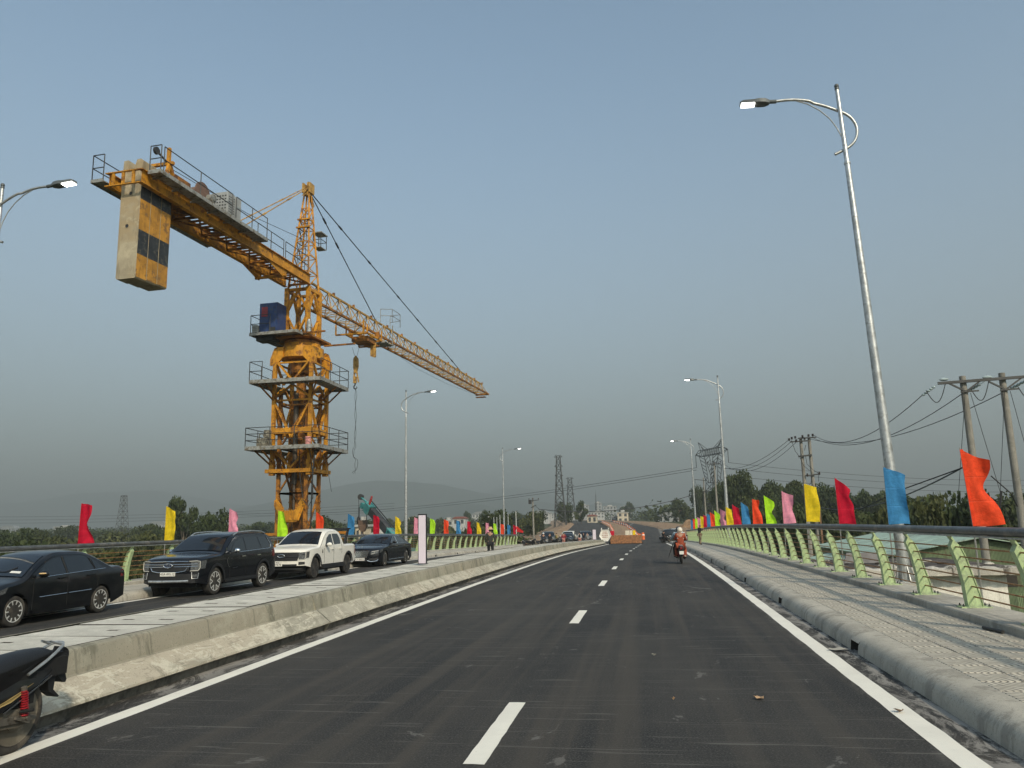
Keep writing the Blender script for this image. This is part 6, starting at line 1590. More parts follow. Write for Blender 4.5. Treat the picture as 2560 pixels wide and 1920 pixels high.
        for y in s.axles:
            for sg in (1,-1):
                if first: o = w_; o.parent = root; KIDS.setdefault(root.name, []).append(o); first = False
                else: o = copy_tree(w_, root)
                o.location = (sg*(s.W2-.135), y, r); o.rotation_euler = (0,0,0 if sg > 0 else math.pi)
    def sidepart(s, name, polys, m, root, off=.006, both=True, mats=None):
        for sg in ((1,-1) if both else (1,)):
            for poly in polys: m_ = MB(); s.sidepoly(poly, off, sg, m_); m_.build(name, m, root, smooth=True)
    def sidebar(s, name, pts, m, root, r=.012, off=.012, both=True):
        for sg in ((1,-1) if both else (1,)): m_ = MB(); m_.tube([s.side(y, z, off, sg) for y, z in pts], r, 6); m_.build(name, m, root, smooth=True)
    def archlip(s, m, root, w_=.07, off=.012):
        for sg in (1,-1):
            for a in s.axles:
                m_ = MB(); G = []
                for k in range(17):
                    t = math.pi*k/16; row = []
                    for q in (s.ar*.985, s.ar+w_):
                        y = a+q*math.cos(t); z = s.wr+q*math.sin(t)*1.0; row.append(s.side(y, max(z, s.sill+.06), off, sg))
                    G.append(row)
                m_.grid(G); m_.build('wheel_arch_trim', m, root, smooth=True)
    def screen(s, name, y0, w0, y1, w1, m, root, off=.012):
        m_ = MB(); m_.grid(s.bilin(lambda u, y: s.tops(y, u, off), [(-w0,y0),(w0,y0),(w1,y1),(-w1,y1)], 8, 6)); m_.build(name, m, root, smooth=True)
    def frontgrid(s, name, c, m, root, off=.012, fn=None, nx=8, nz=3, sym=False):
        fn = fn or s.front
        for sg in ((1,-1) if sym else (1,)):
            m_ = MB(); m_.grid(s.bilin(lambda x, z: fn(sg*x, z, off), c, nx, nz)); m_.build(name, m, root, smooth=True)
    def fbar(s, name, pts, m, root, r=.014, off=.02, fn=None, sym=False):
        fn = fn or s.front
        for sg in ((1,-1) if sym else (1,)): m_ = MB(); m_.tube([fn(sg*x, z, off) for x, z in pts], r, 6); m_.build(name, m, root, smooth=True)
    def mirror(s, y, z, m, root, cap=None):
        for sg in (1,-1):
            o = empty('mirror', (0,0,0)); o.parent = root; KIDS.setdefault(root.name, []).append(o)
            x = s.hw(y, z)
            m_ = MB(); m_.ball((sg*(x+.15), y+.02, z+.05), (.115,.075,.078), 12, 8); m_.build('mirror_shell', cap or m, o, smooth=True)
            m_ = MB(); m_.bar((sg*(x-.02), y, z-.02), (sg*(x+.12), y+.02, z+.0), .05, .04); m_.build('mirror_stalk', CLAD, o)
    def plate(s, z, lines, root, w_=.47, h=.11, x=0, fn=None, rear=False):
        p = (s.rear if rear else s.front)(x, z, .03); o = empty('licence_plate', p); o.parent = root; KIDS.setdefault(root.name, []).append(o)
        if rear: o.rotation_euler = (0,0,math.pi)
        m_ = MB(); m_.box((-w_/2,-.012,-h/2),(w_/2,.004,h/2)); m_.build('plate', PLATE, o)
        for i, t in enumerate(lines):
            zz = 0 if len(lines) == 1 else (h*.23 if i == 0 else -h*.23)
            text_obj('plate_text', t, h*(.86 if len(lines) == 1 else .50), PLTX, o, Matrix.Translation((0,-.0135,zz)) @ Matrix.Rotation(R(90), 4, 'X'), .0008)
def door_lines(c, root, xs, z0, z1, m=UNDER):
    for sg in (1,-1):
        for y, zz0, zz1 in xs: m_ = MB(); m_.tube([c.side(y, zz0+(zz1-zz0)*k/8, .001, sg) for k in range(9)], .006, 4); m_.build('door_gap', m, root)
def handles(c, root, ys, z, m, w_=.20):
    for sg in (1,-1):
        for y in ys: m_ = MB(); a = c.side(y, z, .022, sg); b = c.side(y+w_, z+.006, .022, sg); m_.bar(a, b, .03, .035); m_.build('door_handle', m, root)
def place_car(root, y0, Xn, c):
    y = y0-c.fo; x = Xn-(c.W2-.135)-.0
    yc = y+c.L/2; root.location = (x, y, zl(Xn-.7, yc)-.0); root.rotation_euler = (math.atan((zl(x,y+c.L)-zl(x,y))/c.L), 0.012*0, 0)
    z0, z1 = zl(Xn, y0), zl(Xn, y0+c.wb); root.location.z = z0-(z1-z0)/c.wb*c.fo+.006
    s_ = .958; root.scale = (s_,)*3; root.location.x += (1-s_)*c.W2; root.location.y += (1-s_)*(c.fo+c.wb/2)
CG = 'cars parked along the far carriageway'
# black saloon, nearest
c = Car(4.54, 1.76, 2.60, .93, .315, [(0,.60),(.06,.70),(.25,.78),(.7,.87),(1.12,.945),(1.55,1.19),(2.0,1.40),(2.4,1.468),(2.9,1.462),(3.3,1.385),(3.75,1.17),(4.02,1.065),(4.40,1.045),(4.50,1.00),(4.54,.93)], .20, .93, .42, P_BLACK)
s1 = empty('car', (0,0,0), 0, 'black saloon with ten-spoke silver wheels parked nearest, cut by the left picture edge', 'car', CG)
c.body(s1); c.wheel(s1, 10, ALLOY, DALLOY); place_car(s1, 13.91, -12.67, c)
c.screen('windscreen', 1.18, .86, 1.98, .80, WGLASS, s1); c.screen('rear_window', 3.30, .78, 3.92, .84, GLASS, s1)
c.sidepart('window', [[(1.40,.965),(2.35,1.0),(2.30,1.36),(2.10,1.345),(1.80,1.25)],[(2.42,1.002),(3.28,1.035),(3.13,1.33),(2.95,1.375),(2.38,1.375)],[(3.33,1.037),(3.60,1.05),(3.42,1.21),(3.25,1.285)]], GLASS, s1)
c.sidebar('chrome_trim', [(1.32,.945),(2.0,.972),(2.8,1.005),(3.66,1.035)], CHROME, s1, .009, .012); c.sidebar('chrome_trim', [(1.55,.545),(2.36,.56)], CHROME, s1, .009, .014); c.sidebar('chrome_trim', [(2.42,.562),(3.15,.575)], CHROME, s1, .009, .014)
c.sidebar('pillar_trim', [(2.385,1.0),(2.34,1.37)], DALLOY, s1, .012, .008); c.sidebar('pillar_trim', [(3.305,1.035),(3.19,1.31)], DALLOY, s1, .009, .008)
door_lines(c, s1, [(1.38,.30,.93),(2.39,.28,1.0),(3.36,.62,1.04)], 0, 0); handles(c, s1, (2.08,3.02), .90, P_BLACK); c.mirror(1.48, .98, P_BLACK, s1)
for sg in (1,-1): m_ = MB(); x = c.hw(1.48,1.0)+.15; m_.ball((sg*(x+.02),1.44,1.045), (.09,.055,.018), 8, 5); m_.build('indicator', AMB, s1, smooth=True)
c.sidepart('tail_light', [[(4.30,.80),(4.46,.80),(4.48,.98),(4.34,.96)]], TAILR, s1, .008); c.frontgrid('tail_light', [(.50,.78),(.80,.80),(.78,.95),(.50,.93)], TAILR, s1, .01, c.rear, 4, 2, True)
c.sidepart('headlight', [[(.18,.62),(.55,.70),(.62,.82),(.22,.72)]], LAMPG, s1, .008); c.frontgrid('headlight', [(.42,.58),(.74,.60),(.74,.70),(.42,.66)], LAMPG, s1, .01, None, 4, 2, True); c.frontgrid('grille', [(-.36,.56),(.36,.56),(.36,.66),(-.36,.66)], CLAD, s1)
c.sidepart('side_skirt', [[(1.38,.21),(3.10,.21),(3.14,.30),(1.38,.28)]], P_BLACK, s1, .025)
m_ = MB(); m_.grid(c.bilin(lambda u, y: c.tops(y, u, .016), [(.42,1.28),(.72,1.28),(.72,1.34),(.42,1.34)], 3, 2)); m_.build('sticker', PLATE, s1)
m_ = MB(); m_.tube([c.tops(1.30+.40*(1-abs(u))*0+.33*u*0, u, .02) for u in (-.8,-.4,0,.3)]+[c.tops(1.45,.5,.02)], .010, 5); m_.build('wiper', DALLOY, s1)
# black SUV
c = Car(4.91, 1.92, 2.90, .93, .395, [(0,.98),(.05,1.05),(.25,1.10),(.8,1.155),(1.28,1.20),(1.62,1.42),(2.05,1.68),(2.5,1.765),(3.3,1.79),(4.1,1.765),(4.50,1.69),(4.68,1.48),(4.83,1.20),(4.91,1.06)], .30, 1.17, .30, P_BLACK2, .20, .05, 1.14)
c_suv = c
s2 = empty('car', (0,0,0), 0, 'black sport utility vehicle with chrome grille bars and plate 43A-895.12', 'car', CG)
c.body(s2); c.wheel(s2, 6, ALLOY, DALLOY, 'y'); place_car(s2, 20.76, -12.38, c)
c.screen('windscreen', 1.36, .88, 2.06, .82, WGLASS, s2); c.screen('rear_window', 4.45, .80, 4.78, .84, GLASS, s2)
c.sidepart('window', [[(1.72,1.20),(2.62,1.225),(2.60,1.62),(2.34,1.60),(2.02,1.47)],[(2.70,1.23),(3.62,1.255),(3.48,1.65),(2.68,1.64)],[(3.72,1.26),(4.30,1.28),(4.42,1.38),(4.18,1.62),(3.60,1.65)]], GLASS, s2)
c.sidebar('chrome_trim', [(1.60,1.175),(2.6,1.205),(3.6,1.235),(4.28,1.258),(4.42,1.31),(4.43,1.38),(4.20,1.645)], CHROME, s2, .011, .014)
door_lines(c, s2, [(1.70,.42,1.18),(2.66,.40,1.22),(3.62,.85,1.25)], 0, 0); handles(c, s2, (2.36,3.34), 1.06, CHROME, .22)
m_ = MB(); a = c.side(4.33,1.15,.02); b = c.side(4.45,1.152,.02); m_.bar(a, b, .02, .025); m_.build('fuel_flap_trim', CHROME, s2)
c.mirror(1.80, 1.20, P_BLACK2, s2, CHROME)
c.sidebar('fender_vent', [(1.50,1.0),(1.52,.90),(1.58,.80),(1.66,.76)], CHROME, s2, .010, .012); c.sidebar('badge', [(1.85,.72),(2.15,.735)], DALLOY, s2, .008, .01)
c.archlip(CLAD, s2, .075, .014); c.sidepart('sill_trim', [[(1.42,.31),(3.36,.31),(3.36,.44),(1.42,.44)]], CLAD, s2, .014)
for sg in (1,-1): m_ = MB(); m_.bar((sg*(c.W2-.02),1.45,.36),(sg*(c.W2-.02),3.35,.37), .16, .05); m_.build('side_step', CLAD, s2)
for sg in (1,-1): m_ = MB(); m_.tube([(sg*(c.hw(y,1.72)-.06), y, c.top(y)+d) for y, d in ((2.2,-.01),(2.45,.05),(3.3,.055),(4.0,.05),(4.25,-.0))], .022, 6); m_.build('roof_rail', GALV, s2, smooth=True)
c.frontgrid('grille', [(-.60,.74),(.60,.74),(.66,1.0),(-.66,1.0)], CLAD, s2, .014); c.fbar('chrome_bar', [(-.60,1.005),(-.3,1.012),(.3,1.012),(.60,1.005)], CHROME, s2, .013, .03)
c.fbar('chrome_bar', [(-.84,.93),(-.4,.925),(.4,.925),(.84,.93)], CHROME, s2, .010, .03); c.fbar('chrome_bar', [(-.84,.865),(-.4,.86),(.4,.86),(.84,.865)], CHROME, s2, .010, .03); c.fbar('chrome_bar', [(-.58,.83),(-.52,.74),(-.3,.705),(.3,.705),(.52,.74),(.58,.83)], CHROME, s2, .012, .03)
c.frontgrid('headlight', [(.66,.74),(.90,.76),(.90,1.02),(.66,1.0)], LAMPG, s2, .016, None, 4, 3, True); c.sidepart('headlight', [[(.03,.78),(.26,.80),(.30,1.03),(.05,1.01)]], LAMPG, s2, .010)
c.fbar('headlight_strip', [(.66,.74),(.86,.745),(.905,.82),(.90,1.0),(.82,1.02),(.62,1.01)], DRL, s2, .010, .03, None, True)
c.frontgrid('lower_bumper', [(-.78,.40),(.78,.40),(.82,.66),(-.82,.66)], CLAD, s2, .012); c.fbar('skid_plate', [(-.62,.455),(-.3,.45),(.3,.45),(.62,.455)], GALV, s2, .035, .03)
c.fbar('fog_light_trim', [(.70,.70),(.72,.52),(.86,.53),(.88,.68)], GALV, s2, .012, .03, None, True); c.frontgrid('fog_light', [(.74,.56),(.84,.57),(.84,.64),(.74,.63)], LAMPG, s2, .025, None, 2, 2, True)
def oval(c, x, z, rx, rz, root, m_in, txt=None):
    p = c.front(x, z, .045); o = empty('emblem', p); o.parent = root; KIDS.setdefault(root.name, []).append(o)
    m_ = MB(); m_.tube([(rx*math.cos(t*math.pi/12),-.01,rz*math.sin(t*math.pi/12)) for t in range(24)], .011, 6, closed=True); m_.build('emblem_ring', CHROME, o, smooth=True)
    m_ = MB(); m_.add([(rx*math.cos(t*math.pi/12),-.006,rz*math.sin(t*math.pi/12)) for t in range(24)], [tuple(range(24))]); m_.build('emblem_face', m_in, o)
    if txt: text_obj('emblem_script', txt, rz*1.25, CHROME, o, Matrix.Translation((0,-.012,0)) @ Matrix.Rotation(R(90), 4, 'X'), .001)
OVB = mat('emblem_blue', (.008,.016,.05), .45)
oval(c, 0, .895, .135, .056, s2, OVB, 'Ford'); c.plate(.655, ['43A-895.12'], s2)
c.sidepart('tail_light', [[(4.52,.98),(4.78,.98),(4.74,1.22),(4.56,1.22)]], TAILR, s2, .01); c.frontgrid('tail_light', [(.62,.96),(.88,.98),(.86,1.06),(.62,1.05)], TAILR, s2, .012, c.rear, 4, 2, True)
c.frontgrid('rear_plate', [(-.24,.84),(.24,.84),(.24,.95),(-.24,.95)], PLATE, s2, .014, c.rear, 2, 1); c.fbar('rear_bumper_trim', [(-.7,.56),(.7,.56)], GALV, s2, .03, .02, c.rear)
# white pickup
c = Car(5.35, 1.92, 3.27, .93, .395, [(0,.99),(.05,1.06),(.25,1.115),(.8,1.17),(1.32,1.21),(1.70,1.46),(2.10,1.70),(2.5,1.81),(3.0,1.84),(3.40,1.80),(3.58,1.68),(3.68,1.36),(3.74,1.215),(3.80,1.205),(5.1,1.205),(5.28,1.20),(5.35,1.15)], .42, 1.16, .26, P_WHITE, .20, .05, 1.17, .03)
s3 = empty('car', (0,0,0), 0, 'white double cab pickup truck between the black vehicles', 'pickup', CG)
c.body(s3); c.wheel(s3, 6, DALLOY, UNDER, 'y'); place_car(s3, 27.38, -12.31, c)
c.screen('windscreen', 1.40, .90, 2.16, .82, WGLASS, s3)
c.sidepart('window', [[(1.82,1.20),(2.64,1.225),(2.62,1.66),(2.42,1.65),(2.10,1.50)],[(2.72,1.23),(3.42,1.25),(3.44,1.45),(3.30,1.66),(2.70,1.67)]], GLASS, s3)
door_lines(c, s3, [(1.74,.52,1.20),(2.68,.50,1.22),(3.52,.85,1.70)], 0, 0); handles(c, s3, (2.40,3.24), 1.06, P_WHITE, .20); c.mirror(1.88, 1.20, P_WHITE, s3)
c.archlip(CLAD, s3, .085, .03); c.sidepart('sill_trim', [[(1.44,.43),(3.70,.43),(3.70,.50),(1.44,.50)]], CLAD, s3, .012)
for sg in (1,-1): m_ = MB(); m_.bar((sg*(c.W2-.04),1.5,.40),(sg*(c.W2-.04),3.66,.40), .20, .12); m_.build('side_step', CLAD, s3)
c.sidepart('fender_vent', [[(1.50,.93),(1.60,.93),(1.58,1.08),(1.53,1.08)]], CLAD, s3, .012)
c.frontgrid('grille', [(-.62,.70),(.62,.70),(.70,1.01),(-.70,1.01)], CLAD, s3, .016); c.fbar('grille_bar', [(-.88,.93),(0,.92),(.88,.93)], DALLOY, s3, .024, .03); c.fbar('grille_bar', [(-.66,.85),(0,.84),(.66,.85)], DALLOY, s3, .02, .03)
c.frontgrid('headlight', [(.66,.74),(.90,.76),(.90,1.02),(.66,1.0)], LAMPG, s3, .018, None, 4, 3, True); c.sidepart('headlight', [[(.03,.78),(.26,.80),(.30,1.03),(.05,1.01)]], LAMPG, s3, .012)
c.fbar('headlight_strip', [(.66,.74),(.86,.745),(.905,.82),(.90,1.0)], DRL, s3, .012, .03, None, True)
c.frontgrid('lower_bumper', [(-.60,.50),(.60,.50),(.60,.58),(-.60,.58)], CLAD, s3, .016); c.frontgrid('fog_light', [(.66,.55),(.88,.56),(.88,.66),(.66,.66)], CLAD, s3, .016, None, 3, 2, True); c.frontgrid('bumper_valance', [(-.75,.38),(.75,.38),(.78,.43),(-.78,.43)], CLAD, s3, .03)
oval(c, .0, .885, .135, .056, s3, CLAD, 'Ford'); c.plate(.60, ['43C', '278.78'], s3, .33, .19, -.12)
c.sidepart('tail_light', [[(5.12,.80),(5.30,.80),(5.30,1.14),(5.16,1.14)]], TAILR, s3, .01)
m_ = MB(); m_.box((-.72,3.85,1.16),(.72,5.25,1.235)); m_.build('bed_cover', CLAD, s3)
rl = empty('roll_bar', (0,0,0)); rl.parent = s3; KIDS.setdefault(s3.name, []).append(rl)
m_ = MB()
for sg in (-.72,.72): m_.prism([(4.32,1.2),(4.46,1.2),(4.86,1.84),(4.70,1.84)], sg-.03, sg+.03, 'x'); m_.bar((sg,3.75,1.80),(sg,4.98,1.86), .07, .06)
m_.bar((-.72,4.78,1.86),(.72,4.78,1.86), .10, .07); m_.build('hoop', CLAD, rl)
# black limousine
c = Car(5.46, 1.90, 3.365, .92, .355, [(0,.66),(.05,.76),(.25,.84),(.8,.93),(1.45,1.01),(1.9,1.24),(2.4,1.43),(2.9,1.492),(3.5,1.478),(4.0,1.36),(4.5,1.16),(4.85,1.055),(5.25,1.02),(5.40,.98),(5.46,.90)], .19, .98, .42, P_BLACK2, .24, .12)
s4 = empty('car', (0,0,0), 0, 'long black luxury saloon with upright chrome grille behind the white pickup', 'car', CG)
c.body(s4); c.wheel(s4, 10, CHROME, DALLOY); place_car(s4, 36.39, -12.78, c); s4.scale = (1,1,1)
c.screen('windscreen', 1.55, .88, 2.42, .80, WGLASS, s4); c.screen('rear_window', 4.0, .78, 4.66, .84, GLASS, s4)
c.sidepart('window', [[(1.82,1.03),(2.72,1.06),(2.68,1.385),(2.46,1.365),(2.16,1.26)],[(2.84,1.065),(4.16,1.09),(3.92,1.29),(3.62,1.39),(2.80,1.40)]], GLASS, s4)
c.sidebar('chrome_trim', [(1.80,1.01),(2.8,1.04),(4.22,1.072),(3.94,1.30),(3.60,1.412),(2.70,1.41),(2.44,1.385),(2.12,1.27),(1.84,1.06)], CHROME, s4, .010, .012); c.sidepart('pillar', [[(2.72,1.05),(2.84,1.055),(2.80,1.41),(2.67,1.40)]], CHROME, s4, .010)
c.sidebar('chrome_trim', [(1.4,.30),(3.8,.32)], CHROME, s4, .010, .012); c.sidebar('crease', [(1.45,.80),(3,.86),(5.0,.90)], P_BLACK2, s4, .012, .002)
door_lines(c, s4, [(1.72,.30,1.0),(2.78,.28,1.05),(4.10,.75,1.08)], 0, 0); handles(c, s4, (2.46,3.72), .93, CHROME, .2); c.mirror(1.92, 1.06, P_BLACK2, s4)
c.frontgrid('grille', [(-.34,.44),(.34,.44),(.44,.74),(-.44,.74)], CLAD, s4, .014)
for k in range(14): x = -.40+.8*k/13; c.fbar('grille_slat', [(x*.80,.455),(x,.73)], CHROME, s4, .0085, .026)
c.fbar('grille_frame', [(-.35,.43),(.35,.43),(.46,.75),(-.46,.75),(-.35,.43)], CHROME, s4, .02, .026)
c.frontgrid('headlight', [(.50,.56),(.84,.64),(.86,.76),(.54,.72)], LAMPG, s4, .016, None, 4, 3, True); c.sidepart('headlight', [[(.06,.64),(.40,.72),(.46,.83),(.10,.77)]], LAMPG, s4, .010); c.fbar('headlight_strip', [(.56,.71),(.86,.755)], DRL, s4, .012, .028, None, True); c.fbar('headlight_strip', [(.55,.60),(.70,.63),(.68,.69)], DRL, s4, .010, .028, None, True)
c.fbar('chrome_blade', [(.36,.30),(.52,.245),(.78,.27),(.86,.34)], CHROME, s4, .022, .03, None, True); c.frontgrid('intake', [(.40,.30),(.84,.31),(.84,.42),(.46,.40)], CLAD, s4, .014, None, 3, 2, True); c.frontgrid('intake', [(-.32,.26),(.32,.26),(.32,.38),(-.32,.38)], CLAD, s4, .014)
c.plate(.36, ['43A-888.05'], s4, .47, .11)
st_ = empty('emblem', (0,0,0)); st_.parent = s4; KIDS.setdefault(s4.name, []).append(st_)
bx = c.tops(.22, 0, 0); m_ = MB(); cz = bx[2]+.075
m_.tube([(.04*math.cos(t*math.pi/8),bx[1],cz+.04*math.sin(t*math.pi/8)) for t in range(16)], .005, 5, closed=True)
for a in (90,210,330): m_.tube([(0,bx[1],cz),(.04*math.cos(R(a)),bx[1],cz+.04*math.sin(R(a)))], .005, 5)
m_.tube([(0,bx[1],bx[2]-.01),(0,bx[1],cz-.04)], .006, 5); m_.build('star_ornament', CHROME, st_)
c.sidepart('tail_light', [[(5.10,.80),(5.34,.80),(5.36,.96),(5.16,.96)]], TAILR, s4, .008)
# more parked vehicles by the crowd, and the one driving away on the right
def far_car(src, x, y, rz, label, group=None, z=None, sc=1.0):
    o = copy_tree(src); o.location = (x, y, (zr(y) if z is None else z)+.01); o.rotation_euler = (math.atan(zr(y+1)-zr(y))*(-1 if abs(rz) > 1 else 1), 0, rz); o.scale = (sc,sc,sc); o['label'] = label
    if group: o['group'] = group
    elif 'group' in o: del o['group']
    return o
c = c_suv
o = far_car(s2, 2.75, 115.5, math.pi+.03, 'black sport utility vehicle seen from behind at the end of the right lane')
CB = 'vehicles parked by the crowd'
far_car(s2, -13.6, 106, .1, 'dark vehicle parked between the man in yellow and the red coat', CB); far_car(s3, -11.6, 111, -.05, 'white vehicle parked behind the crowd', CB); far_car(s1, -10.9, 104.5, .0, 'dark car parked just right of the person in the red coat', CB)
far_car(s2, -9.0, 115, .12, 'dark vehicle parked behind the person with the backpack', CB); far_car(s3, 4.4, 120.5, .1, 'white vehicle glimpsed behind the motorcycles on the right lane')
tk = empty('truck', (14.6, 178, gz(14.6,178)+.2), R(12), 'grey truck parked on the soil right of the new road', 'truck')
m_ = MB(); m_.box((-2.6,-1.1,.9),(2.6,1.1,2.5)); m_.build('cargo_box', mat('truck_grey', (.10,.11,.12), .6), tk); m_ = MB(); m_.prism([(2.7,.6),(4.1,.6),(4.1,1.5),(3.8,2.3),(2.7,2.3)], -1.0, 1.0); m_.build('cab', mat('truck_cab', (.22,.23,.22), .5), tk)
for x in (-1.8,-.9,3.3):
    for s in (-1,1): m_ = MB(); m_.lathe([(.3,-.14),(.5,-.12),(.5,.12),(.3,.14)], (x,s*.95,.5), 14, 'y'); m_.build('wheel', TYRE, tk)
# ------------------------------------------------------------------ people and motorcycles
def cloth(name, col, var=.2): return mat(name, col, .85, var=var, scale=9, bump=.25, bscale=14)
SKIN = mat('skin', (.36,.20,.13), .6, var=.08); HAIR = mat('black_hair', (.012,.010,.009), .5)
def skin_obj(name, V, E, rad, m, parent, root=0, sub=1):
    me = bpy.data.meshes.new(name); me.from_pydata([Vector(p) for p in V], E, []); me.materials.append(m)
    o = link(name, me, parent); md = o.modifiers.new('skin', 'SKIN'); md.use_smooth_shade = True
    lay = me.skin_vertices[0].data
    for i, r in enumerate(rad): lay[i].radius = (r, r) if not hasattr(r, '__len__') else r; lay[i].use_root = (i == root)
    o.modifiers.new('sub', 'SUBSURF').levels = sub; o.modifiers['sub'].render_levels = sub
    return o
def person(name_label, loc, rz, J=None, shirt=None, trousers=None, shoes=None, hat=None, skirt=None, group=None, scale=1.0, extra=None, fingers=True):
    P = dict(pel=(0,0,.93), sp=(0,0,1.10), ch=(0,.005,1.30), nk=(0,.01,1.47), hd=(0,.03,1.57), ht=(0,.03,1.66),
             sL=(-.17,0,1.40), eL=(-.235,-.03,1.13), wL=(-.235,.06,.90), hL=(-.235,.09,.82), sR=(.17,0,1.40), eR=(.235,-.03,1.13), wR=(.235,.06,.90), hR=(.235,.09,.82),
             pL=(-.095,0,.88), kL=(-.105,.03,.49), aL=(-.105,-.02,.09), tL=(-.12,.13,.04), pR=(.095,0,.88), kR=(.105,.03,.49), aR=(.105,-.02,.09), tR=(.12,.13,.04))
    if J: P.update(J)
    root = empty('person', loc, rz, name_label, 'person', group); root.scale = (scale,)*3
    ks = list(P); ix = {k: i for i, k in enumerate(ks)}
    V = [P[k] for k in ks]; rd = dict(pel=(.15,.11), sp=(.125,.095), ch=(.16,.11), nk=.055, hd=(.078,.095), ht=(.060,.075), sL=.062, eL=.043, wL=.029, hL=(.035,.022), sR=.062, eR=.043, wR=.029, hR=(.035,.022), pL=.088, kL=.058, aL=.042, tL=.035, pR=.088, kR=.058, aR=.042, tR=.035)
    E = [('pel','sp'),('sp','ch'),('ch','nk'),('nk','hd'),('hd','ht'),('ch','sL'),('sL','eL'),('eL','wL'),('wL','hL'),('ch','sR'),('sR','eR'),('eR','wR'),('wR','hR'),('pel','pL'),('pL','kL'),('kL','aL'),('aL','tL'),('pel','pR'),('pR','kR'),('kR','aR'),('aR','tR')]
    Ei = [(ix[a], ix[b]) for a, b in E]; R_ = [rd[k] for k in ks]
    skin_obj('body', V, Ei, R_, SKIN, root, ix['pel'])
    if fingers:
        for s in ('L','R'):
            h = Vector(P['h'+s]); wv = (h-Vector(P['w'+s])).normalized(); sd = wv.cross(Vector((1,0,0))); sd = sd.normalized() if sd.length > .1 else Vector((0,1,0))
            fv, fe, fr = [], [], []
            for i, (o_, L) in enumerate(((-.026,.062),(-.009,.074),(.009,.070),(.025,.055))):
                b = len(fv); p0 = h-wv*.01+sd*o_; fv += [p0, p0+wv*L*.5+Vector((0,.004,0)), p0+wv*L]; fe += [(b,b+1),(b+1,b+2)]; fr += [.0095,.0085,.007]
            b = len(fv); p0 = h-wv*.035+sd*-.03; fv += [p0, p0+sd*-.02+wv*.03, p0+sd*-.026+wv*.058]; fe += [(b,b+1),(b+1,b+2)]; fr += [.011,.010,.008]
            # one continuous hand : fingers share the palm root
            fv.append(h-wv*.03); q = len(fv)-1; fr.append(.018)
            for b in range(0, 15, 3): fe.append((q, b))
            skin_obj('hand', fv, fe, fr, SKIN, root, q, 0)
    def garment(nm, keys, mul, m, extra_r={}):
        V2 = [P[k] for k in keys]; i2 = {k: i for i, k in enumerate(keys)}; E2 = [(i2[a], i2[b]) for a, b in E if a in i2 and b in i2]
        R2 = [extra_r.get(k, tuple(x*mul+.006 for x in (rd[k] if hasattr(rd[k],'__len__') else (rd[k],)*2))) for k in keys]
        return skin_obj(nm, V2, E2, R2, m, root, 0)
    if trousers: garment('trousers', ['pel','pL','kL','aL','pR','kR','aR'], 1.16, trousers, {'aL':(.06,.06),'aR':(.06,.06)})
    if shirt: garment('shirt', ['sp','pel','ch','sL','eL','wL','sR','eR','wR'], 1.18, shirt, {'wL':(.042,.042),'wR':(.042,.042),'pel':(.19,.135)})
    if skirt:
        m_ = MB(); m_.lathe([(.17,P['pel'][2]+.12),(.20,P['pel'][2]-.1),(.27,.45),(.29,.30)], (0,0,0), 14); m_.build('skirt', skirt, root, smooth=True)
    if shoes: garment('shoes', ['aL','tL'], 1.2, shoes); garment('shoes', ['aR','tR'], 1.2, shoes)
    hx, hy, hz = P['hd']
    fd = (Vector(P['hd'])-Vector(P['nk'])).normalized()
    m_ = MB(); m_.ball((hx, hy-.018, hz+.040), (.083,.094,.088), 12, 8); m_.build('hair', HAIR, root, smooth=True)
    m_ = MB(); m_.add([(hx-.014,hy+.088,hz+.005),(hx+.014,hy+.088,hz+.005),(hx,hy+.116,hz-.004),(hx,hy+.09,hz+.045)], [(0,1,2),(0,2,3),(1,3,2)]); m_.ball((hx-.082,hy,hz+.0),(.012,.022,.032),6,5); m_.ball((hx+.082,hy,hz+.0),(.012,.022,.032),6,5); m_.build('nose_and_ears', SKIN, root)
    m_ = MB(); m_.ball((hx-.031,hy+.089,hz+.022),(.013,.008,.008),6,4); m_.ball((hx+.031,hy+.089,hz+.022),(.013,.008,.008),6,4); m_.box((hx-.026,hy+.082,hz-.042),(hx+.026,hy+.092,hz-.034)); m_.build('eyes_and_mouth', HAIR, root)
    if hat:
        kind, hm = hat; m_ = MB()
        if kind == 'straw': m_.lathe([(.255,.045),(.25,.06),(.12,.085),(.105,.16),(.06,.19),(.01,.195)], (hx,hy-.01,hz-.0), 20)
        elif kind == 'bucket': m_.lathe([(.15,.03),(.145,.045),(.105,.075),(.10,.14),(.05,.165),(.01,.168)], (hx,hy-.01,hz), 16)
        elif kind == 'helmet': m_.ball((hx,hy-.012,hz+.035), (.125,.145,.128), 16, 10)
        elif kind == 'cap': m_.lathe([(.10,.05),(.098,.10),(.05,.135),(.01,.14)], (hx,hy-.01,hz), 14); m_.cbox((hx,hy+.12,hz+.06),(.15,.11,.014))
        m_.build('hat' if kind != 'helmet' else 'helmet', hm, root, smooth=40)
        if kind == 'helmet': m_ = MB(); m_.cbox((hx,hy+.13,hz+.05),(.18,.06,.02)); m_.tube([(hx-.1,hy+.02,hz),(hx,hy+.05,hz-.10),(hx+.1,hy+.02,hz)],.006,5); m_.build('visor', HAIR, root)
    if extra: extra(root, P)
    return root
